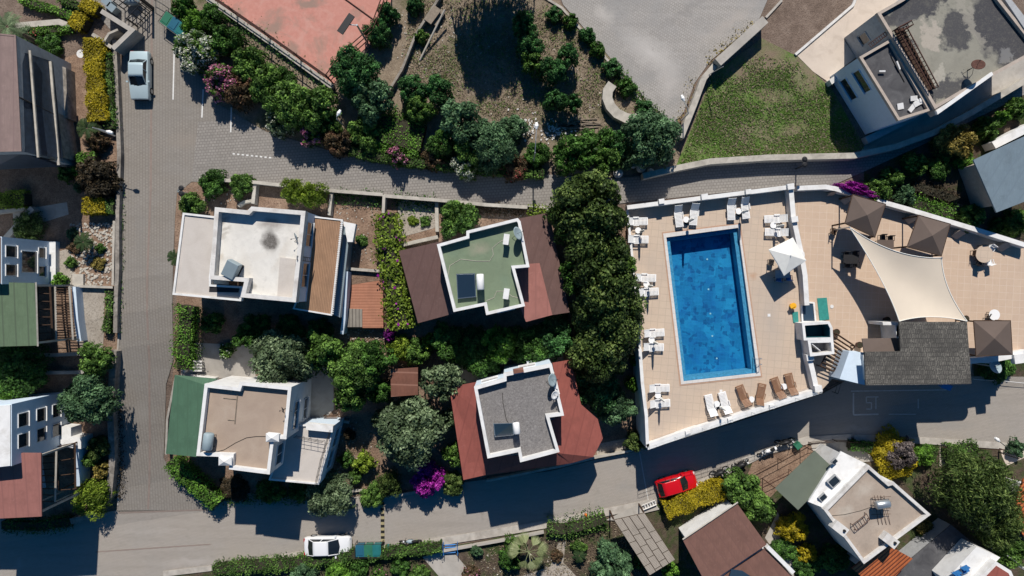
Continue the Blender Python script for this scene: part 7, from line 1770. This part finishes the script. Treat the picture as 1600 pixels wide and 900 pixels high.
SH('darkred', 365, 764, 22, 'purple shrub coloured dark for the shadow below the beige roofed house', h=1.0)  # dark leaf colour stands in for the shadow of the house
SH('dark', 420, 768, 22, 'dark shrub in the shadow under the middle of the beige roofed house', h=1.6)
SH('dark', 465, 768, 18, 'dark shrub in the shadow left of the silvery tree', h=1.5)
SH('mid', 353, 548, 12, 'white dotted shrub on the patio above the beige roof', h=1, flower='whitef', fl=.5)
SH('dark', 330, 505, 16, 'dark shrub in the shadow under the white roofed house', h=1.4)
SH('dark', 400, 512, 20, 'dark shrub below the middle of the white roofed house', h=1.4)
SH('dark', 450, 515, 22, 'dark shrub below the corner of the white roofed house', h=1.6)
SH('dark', 500, 515, 18, 'dark shrub below the slatted pergola deck', h=1.4)
TR('dark', 385, 525, 20, 'dark shaded tree above the patio', h=2.4)
# gardens north
SH('dark', 330, 285, 21, 'round dark shrub at the corner of the street and lane', h=2)
SH('mid', 375, 288, 18, 'round shrub next to the corner shrub on the lane wall', h=1.8)
SH('mid', 296, 320, 19, 'dark green shrub right of the double street lamp', h=2.0)
TR('lime', 458, 298, 19, 'left half of the twin feathery bush above the white roof', h=3, style='feather', name='feathery_tree')
TR('lime', 489, 304, 20, 'right half of the twin feathery bush above the white roof', h=3, style='feather', name='feathery_tree')
SH('mid', 715, 340, 28, 'big round green bush above the green roof', h=3)
SH('mid', 665, 345, 9, 'small weed clump in the crazy paved corner', h=.5)
SH('lime', 645, 345, 8, 'small yellow green clump in the crazy paved corner', h=.5)
SH('mid', 565, 375, 9, 'small green tuft on the bare soil right of the slatted deck', h=.5)
hedge('shrub_hedge', 'lime', [(603, 332), (606, 380), (612, 430), (620, 480), (628, 515)], 25, 2.0, 'long yellow green hedge between the terracotta patio and the brown lean-to', flower='magentaf', flow_amt=.015, ragged=.3, leaf=.13, dens=110)
plant('bougainvillea', B, 'mid', 599, 388, 9, 'small purple bougainvillea on the yellow green hedge', h=2.2, flower='purplef', fl=.8)
plant('bougainvillea', B, 'purplef', 607, 524, 10, 'dark purple bougainvillea below the terracotta patio', h=1.8, flower='magentaf', fl=.4)
hedge('shrub_hedge', 'lime', [(824, 326), (855, 330)], 10, 1.2, 'short yellow hedge on the lane wall above the brown lean-to', ragged=.15)
hedge('climber_strip', 'dark', [(520, 306), (560, 308), (596, 312)], 12, .5, 'shaded plants along the lane wall above the bare soil', ragged=.3, core=False)
hedge('climber_strip', 'dark', [(612, 312), (650, 315), (680, 318)], 12, .5, 'shaded plants along the lane wall above the crazy paving', ragged=.3, core=False)
hedge('climber_strip', 'maroon', [(745, 326), (790, 330), (820, 330)], 8, .5, 'reddish plants along the lane wall right of the round bush', ragged=.2, core=False)
hedge('street_hedge', 'bright', [(290, 478), (286, 510), (284, 545), (284, 578)], 24, 1.5, 'bright green hedge beside the street above the green lean-to', ragged=.25)
hedge('street_hedge', 'bright', [(262, 722), (285, 745), (312, 768), (337, 790)], 24, 1.8, 'bright green hedge at the street corner below the green lean-to', ragged=.15)
# street bushes along court
plant('flowering_bush', B, 'mid', 305, 75, 30, 'white flowering bush beside the blue bins', h=3.2, flower='whitef', fl=.9)
plant('flowering_bush', B, 'mid', 341, 124, 24, 'large pink oleander at the street corner', h=3.0, flower='pinkf', fl=.9)
SH('maroon', 374, 140, 26, 'brownish red bush right of the pink oleander', h=2.8)
SH('dark', 352, 60, 24, 'dark green bush right of the white flowering bush', h=2.6)
SH('mid', 385, 95, 25, 'green bush below the court wall above the red bush', h=2.8)
SH('mid', 412, 130, 28, 'yellowish green bush right of the brownish red bush', h=3)
SH('bright', 300, 30, 18, 'green bush above the bins rack', h=2)
SH('dark', 330, 28, 20, 'dark bush at the top left of the red court', h=2)
SH('dark', 283, 10, 16, 'dark bush at the top edge beside the gate', h=2)
SH('dark', 440, 120, 18, 'dark shrub in the strip under the court wall', h=1.5)
TR('mid', 455, 165, 32, 'green tree in the middle of the bush belt above the lane', h=4)
TR('mid', 492, 165, 30, 'second green tree in the bush belt left of the lamp', h=4)
plant('flowering_bush', B, 'olive', 437, 190, 22, 'pale bush with white flowers in the bush belt', h=2.6, flower='whitef', fl=.35)
plant('flowering_bush', B, 'mid', 487, 210, 17, 'small pink oleander below the bush belt', h=2.2, flower='pinkf', fl=.9)
SH('maroon', 527, 221, 22, 'brownish bush right of the small pink oleander', h=2.2)
SH('mid', 510, 190, 20, 'green bush behind the brownish one left of the lamp foot', h=2.4)
TR('pine', 553, 108, 34, 'very dark tree at the lower corner of the red court', h=4.5)
SH('pine', 590, 50, 20, 'dark creeper at the right side of the red court', h=2.4)
SH('pine', 605, 20, 16, 'dark creeper at the top right of the red court', h=2.2)
TR('grey', 580, 155, 30, 'blue green tree right of the lamp below the court', h=4)
SH('mid', 568, 205, 26, 'green bush on the lane right of the lamp', h=2.4)
hedge('ground_ivy', 'bright', [(590, 200), (620, 205), (660, 215)], 55, 1.2, 'broad mound of bright green ivy above the lane', ragged=.3)
hedge('lane_hedge', 'mid', [(545, 234), (600, 246), (660, 254), (720, 260), (800, 268), (850, 270)], 14, 1.0, 'clipped green hedge along the upper edge of the lane')
plant('flowering_bush', B, 'mid', 617, 245, 15, 'round pink bush in the lane hedge', h=2.4, flower='pinkf', fl=.95)
SH('maroon', 675, 250, 17, 'reddish bush in the lane hedge right of the round pink one', h=1.6)
plant('flowering_bush', B, 'mid', 728, 260, 19, 'round white flowering bush in the lane hedge', h=2.3, flower='whitef', fl=.9)
SH('maroon', 772, 262, 12, 'little brownish bush right of the white flowering one', h=1.2)
plant('flowering_bush', B, 'maroon', 806, 262, 20, 'reddish bush with a few red flowers in the lane hedge', h=1.7, flower='redf', fl=.12)
TR('pine', 645, 140, 22, 'dark tree left of the dry park ground', h=3.2)
TR('pine', 686, 142, 22, 'dark tree at the lower left of the dry park ground', h=3.2)
TR('mid', 655, 170, 21, 'mid green tree between the two dark ones and the ivy', h=3)
TR('grey', 722, 190, 33, 'large blue green tree in the lower park', h=4.4)
TR('mid', 735, 235, 24, 'green tree above the white flowering bush', h=3)
TR('grey', 770, 228, 34, 'blue green tree above the reddish lane bush', h=4)
SH('grey', 800, 200, 22, 'grey green shrub left of the white rubble', h=2)
TR('dark', 690, 225, 22, 'dark tree above the reddish lane bush', h=2.6)
SH('dark', 840, 240, 20, 'dark shrub at the foot of the park lamp', h=2)
TR('pine', 818, 35, 18, 'dark young tree at the top of the park', h=3)
TR('pine', 828, 72, 19, 'dark young tree second from the top of the park', h=3)
TR('mid', 832, 100, 17, 'mid green young tree in the park clump', h=2.8)
TR('pine', 862, 110, 21, 'dark young tree in the middle of the park clump', h=3)
TR('pine', 886, 88, 17, 'dark young tree at the right of the park clump', h=3)
TR('pine', 868, 155, 17, 'dark young tree below the park clump', h=2.8)
TR('pine', 896, 160, 13, 'small dark tree at the lower right of the park clump', h=2.6)
TR('dark', 892, 240, 28, 'olive tree above the lane left of the tall row', h=4)
TR('dark', 930, 228, 28, 'dark bushy tree below the curved bench', h=3.2)
SH('pine', 965, 225, 22, 'dark shrub between the bench and the big blue green tree', h=2.4)
TR('grey', 1018, 215, 40, 'large blue green tree at the car park point', h=5)
TR('mid', 948, 252, 20, 'green tree above the top of the tall row', h=4)
SH('grey', 980, 245, 16, 'grey green shrub above the white lane boulders', h=1.8)
SH('mid', 657, 56, 11, 'small green shrub beside the thin park wall', h=1.2)
SH('pine', 648, 5, 14, 'dark shrub at the top edge beside the bench', h=1.5)
for i, (x, y, r, lb) in enumerate([(868, 22, 13, 'small shrub at the top of the car park edge'), (892, 32, 11, 'second small shrub down the car park edge'), (918, 54, 12, 'third small shrub down the car park edge'), (934, 76, 12, 'fourth small shrub down the car park edge'),
        (958, 106, 15, 'round shrub above the curved bench'), (978, 134, 15, 'round shrub inside the curved bench'), (1008, 170, 14, 'shrub right of the curved bench')]):
    SH('dark' if i % 2 else 'pine', x, y, r, lb, h=1.3)
hedge('edge_grass', 'mid', [(955, 95), (975, 122), (1000, 155), (1040, 190)], 12, .35, 'low green growth along the pointed side of the car park', ragged=.15, core=False)
hedge('edge_grass', 'gold', [(1180, 35), (1150, 60), (1120, 85), (1105, 98)], 12, .3, 'dry weeds along the thick car park wall', ragged=.25, core=False, dens=50)
TR('dark', 752, -92, 40, 'tall tree beyond the top edge throwing the left park shadow', h=10.5)
TR('dark', 795, -92, 36, 'tall tree beyond the top edge throwing the right park shadow', h=9.8)
# top left garden
hedge('garden_hedge', 'bright', [(28, -2), (70, 10), (110, 24)], 10, .8, 'bright green hedge in the top left garden')
hedge('garden_hedge', 'mid', [(88, -4), (125, 10)], 9, .8, 'green hedge at the top edge left of the driveway')
hedge('garden_hedge', 'bright', [(46, 47), (80, 46), (113, 44)], 9, .7, 'bright hedge under the pale planter wall')
hedge('box_hedge', 'yellow', [(109, 25), (130, 37)], 20, 1.1, 'small golden box hedge near the top left planter', dens=260)
hedge('box_hedge', 'yellow', [(125, 2), (150, 14)], 18, 1.1, 'golden box hedge at the top edge beside the driveway', dens=260)
hedge('box_hedge', 'yellow', [(143, 58), (144, 100), (148, 150), (151, 188)], 25, 1.5, 'long golden hedge beside the top of the street', dens=300)
hedge('garden_hedge', 'mid', [(162, 80), (167, 130), (171, 200)], 13, 1.1, 'dark green hedge beside the long golden hedge')
plant('flowering_bush', B, 'mid', 48, 52, 11, 'small red flowering bush under the planter wall', h=.8, flower='redf', fl=.5)
SH('olive', 35, 58, 16, 'pale grey shrub beside the red flowering bush', h=1.2, flower='whitef', fl=.2)
SH('dark', 75, 72, 18, 'dark shrub at the top of the glazed veranda', h=1.4)
SH('maroon', 150, 222, 15, 'dark red shrub under the short palm', h=1.4)
hedge('garden_hedge', 'bright', [(115, 247), (146, 246)], 15, 1.1, 'bright green clipped hedge above the dark red bush')
SH('darkred', 150, 278, 31, 'dark purplish bush beside the street wall', h=2.4)
SH('mid', 101, 273, 12, 'round green bush beside the dark house shadow', h=1.3)
SH('bright', 118, 268, 9, 'bright little bush left of the dark purplish bush', h=1)
SH('grey', 120, 291, 8, 'tiny blue green ball bush', h=.8)
hedge('box_hedge', 'yellow', [(126, 321), (162, 321)], 20, 1.3, 'golden box hedge above the rockery', dens=280)
hedge('garden_hedge', 'mid', [(160, 322), (174, 322)], 19, 1.2, 'green end of the golden box hedge above the rockery')
hedge('garden_hedge', 'lime', [(-6, 312), (36, 310)], 22, 1.2, 'yellow green hedge at the left edge above the white house')
SH('olivegreen', 42, 355, 24, 'wispy olive shrub above the white house', h=1.6, style='feather')
SH('grey', 110, 365, 9, 'blue green clump at the left of the rockery', h=.6)
SH('gold', 152, 412, 11, 'bronze clump in the lower rockery', h=.6)
SH('maroon', 118, 385, 12, 'reddish clump at the left side of the rockery', h=.6)
SH('dark', 155, 388, 8, 'small dark clump in the right of the rockery', h=.6)
SH('mid', 110, 410, 9, 'green clump at the lower left of the rockery', h=.6)
SH('bright', 91, 438, 11, 'round bright bush above the brown pergola', h=1)
hedge('garden_hedge', 'mid', [(169, 455), (168, 490), (163, 520)], 10, .8, 'narrow green hedge on the flagged terrace')
TR('mid', 148, 563, 24, 'small round tree at the foot of the flagged terrace', h=3)
TR('grey', 135, 625, 37, 'blue green tree beside the white corner house', h=4.6, style='lumpy')
TR('dark', 25, 580, 42, 'dark shaded tree at the left edge above the white corner house', h=3.4)
TR('bright', 22, 612, 26, 'bright green tree touching the top of the white corner house', h=3.4, style='feather')
SH('olivegreen', 152, 700, 18, 'olive shrub beside the stone wall right of the stepped wall', h=2)
SH('mid', 137, 718, 14, 'small shrub below the stepped white wall', h=1.5)
SH('gold', 158, 735, 14, 'bronze green shrub above the feathery bush', h=1.6)
SH('lime', 141, 778, 31, 'feathery bright bush at the corner of the street and lower road', h=2.6, style='feather')
hedge('garden_hedge', 'dark', [(0, 822), (60, 824), (110, 815)], 18, .8, 'shaded hedge along the road below the red felt roof', ragged=.2)
# right side gardens
plant('bougainvillea', B, 'magentaf', 1341, 297, 33, 'magenta bougainvillea hanging over the stepped parapet', h=2.0, flower='magentaf', fl=.9, ry=9, rot=-17)
SH('mid', 1376, 296, 19, 'bright bush right of the magenta bougainvillea', h=2)
SH('grey', 1415, 305, 16, 'blue green bush above the second gazebo', h=1.8)
hedge('garden_hedge', 'bright', [(1425, 316), (1460, 326), (1495, 333)], 17, 1.3, 'bright hedge along the stepped parapet', ragged=.2)
SH('mid', 1520, 338, 20, 'round bush beside the blue grey roof corner', h=1.9)
SH('mid', 1592, 348, 22, 'green bush at the right edge below the blue grey roof', h=2)
SH('dark', 1565, 355, 15, 'small dark bush below the blue grey roof corner', h=1.2)
SH('bright', 1596, 408, 11, 'bright bush at the right edge of the restaurant deck', h=1.4)
SH('dark', 1598, 460, 13, 'dark bush at the right edge halfway down the restaurant deck', h=1.4)
SH('mid', 1600, 500, 11, 'green bush at the right edge above the right hand gazebo', h=1.2)
SH('gold', 1497, 220, 27, 'bronze yellow tree below the unfinished grey house', h=2.8, style='lumpy')
SH('mid', 1432, 256, 17, 'green bush left of the bronze yellow tree', h=2)
SH('mid', 1396, 276, 15, 'green bush on the lane edge above the hedge', h=1.8)
SH('mid', 1545, 200, 17, 'green bush right of the bronze yellow tree', h=1.8)
SH('bright', 1568, 184, 12, 'small bush on the white path right of the bronze yellow tree', h=1.3)
SH('mid', 1592, 168, 15, 'green bush at the right edge above the blue grey roof', h=1.6)
SH('bright', 1508, 248, 14, 'bright bush beside the small terracotta porch', h=1.6)
SH('dark', 1470, 262, 18, 'dark bush in the shade between the lane and the blue grey roof', h=1.4)
hedge('dry_hedge', 'darkred', [(1430, 290), (1470, 303), (1500, 314)], 16, .8, 'brown dry hedge beside the garden path', ragged=.2)
SH('dark', 1560, 575, 26, 'dark shrub in the shadow right of the restaurant', h=1.2)
# lower right
hedge('box_hedge', 'yellow', [(1040, 800), (1085, 782), (1135, 763)], 27, 1.5, 'long golden hedge below the red car', dens=300)
TR('mid', 1160, 765, 29, 'green tree at the right end of the long golden hedge', h=3.6, style='lumpy')
TR('mid', 1188, 795, 25, 'green tree above the brown roof', h=3.4, style='lumpy')
SH('yellow', 1240, 827, 23, 'golden topiary bush left of the pale stained roof', h=2)
SH('yellow', 1262, 866, 15, 'smaller golden bush below the golden topiary', h=1.6)
SH('dark', 1262, 885, 22, 'dark shrub around the smaller golden bush', h=1.2)
SH('dark', 1305, 875, 24, 'dark shrub left of the orange porch roof', h=1.4)
SH('dark', 1225, 860, 20, 'dark shrub right of the brown roof', h=1.2)
SH('yellow', 1400, 712, 36, 'golden ring shaped bush with a dead centre', h=2.0)
SH('dry', 1409, 712, 25, 'dead grey twiggy bush in the middle of the golden ring', h=2.9)
SH('bright', 1443, 712, 18, 'bright bush right of the golden ring', h=1.5)
hedge('garden_hedge', 'mid', [(1482, 711), (1530, 704)], 26, 1.1, 'dark green hedge left of the big round tree')
hedge('garden_hedge', 'dark', [(1330, 697), (1365, 700)], 14, 1.0, 'shaded hedge left of the golden ring')
hedge('garden_hedge', 'mid', [(1448, 710), (1466, 712)], 22, 1.0, 'short green hedge between the golden ring and the flag path')
TR('olivegreen', 1527, 764, 56, 'big round olive green tree at the right', h=7.6, style='feather')
TR('olivegreen', 1560, 815, 38, 'lower lobe tree below the big round one', h=5, style='feather')
TR('mid', 1578, 862, 24, 'green tree above the white picket balustrade', h=3.6)
SH('gold', 1446, 826, 14, 'dim yellowish shrub below the pale stained roof', h=1)
SH('dark', 1460, 850, 22, 'dark shrub left of the dark grey corner roof', h=1.2)
SH('grey', 1590, 700, 14, 'blue green shrub at the right edge by the road', h=1.2)
# bottom gardens
hedge('road_hedge', 'mid', [(330, 893), (400, 886), (450, 884), (500, 876), (560, 868)], 18, 1.2, 'long green hedge below the white car', ragged=.15)
hedge('road_hedge', 'mid', [(574, 871), (620, 864), (690, 857)], 14, 1.2, 'clipped green hedge below the wheelie bins')
SH('grey', 474, 897, 21, 'blue green bush at the bottom edge left of the vivid one', h=1.6)
SH('bright', 526, 897, 20, 'vivid green ball bush at the bottom edge', h=1.6)
SH('mid', 590, 900, 14, 'flowering green bush at the bottom edge', h=1.2, flower='pinkf', fl=.15)
SH('mid', 655, 898, 14, 'green bush at the bottom edge left of the blue steps', h=1.3)
SH('dark', 560, 888, 16, 'dark bush in the hedge shadow', h=1)
SH('dark', 625, 886, 16, 'dark bush in the hedge shadow below the motorbike', h=1)
plant('flowering_bush', B, 'maroon', 735, 897, 13, 'pinkish flowering bush at the bottom edge', h=1, flower='pinkf', fl=.35)
SH('grey', 744, 862, 10, 'blue green clump left of the fan palm', h=1)
SH('dark', 795, 878, 17, 'dark round bush against the fan palm', h=1.6)
SH('mid', 800, 850, 14, 'green bush above the left of the fan palm', h=1.2)
hedge('climber_strip', 'mid', [(855, 828), (885, 830), (915, 822), (948, 812)], 18, 1.2, 'leafy vine hedge along the kerb right of the fan palm', ragged=.35)
SH('mid', 905, 858, 12, 'green bush below the vine hedge', h=1.2)
TR('grey', 956, 885, 32, 'blue green tree left of the plank carport', h=3.6)
SH('bright', 1047, 890, 14, 'bright bush at the foot of the plank carport', h=1.6)
SH('dark', 1000, 880, 12, 'dark bush under the left edge of the plank carport', h=.8)
SH('maroon', 870, 870, 10, 'reddish clump beside the flag path in the bottom garden', h=.7)
# white boulders and boxes at the lane
for px, py, s, lb in ((966, 270, .8, 'white box under the trees at the lane'), (1002, 262, .75, 'pale round boulder left of the lane wall end'), (1017, 268, .55, 'small pale round bollard at the lane wall end'), (990, 258, .5, 'small white stone above the pale boulder')):
    c = GP(px, py, .4); m = MB(); m.tube([(c.x, c.y, c.z-.45), (c.x, c.y, c.z-.1), (c.x, c.y, c.z+.1)], [s*.5, s*.55, s*.3], 12); tag(m.build('boulder', M['white_old']), lb, 'stone')

# fringe growth and clutter that breaks the clean edges
hedge('verge_growth', 'dark', [(190, 300), (189, 420), (186, 520)], 3, .25, 'thin weeds along the kerb beside the street wall', ragged=.12, core=False, dens=90)
hedge('verge_growth', 'darkred', [(184, 640), (182, 700), (184, 780)], 6, .5, 'dark creeper hanging on the rough stone wall at the street corner', ragged=.25, core=False, dens=120)
hedge('verge_growth', 'mid', [(330, 784), (420, 778), (470, 782)], 9, .5, 'shaded creeper along the lower road under the beige roofed house', ragged=.25, core=False)
hedge('verge_growth', 'dark', [(325, 4), (425, 74), (515, 138)], 14, .7, 'dark creeper under the lower wall of the red court', ragged=.4, core=False, dens=60)
hedge('verge_growth', 'gold', [(1084, 120), (1078, 160), (1062, 190)], 8, .3, 'dry weeds at the narrow tip of the car park', ragged=.3, core=False, dens=50)
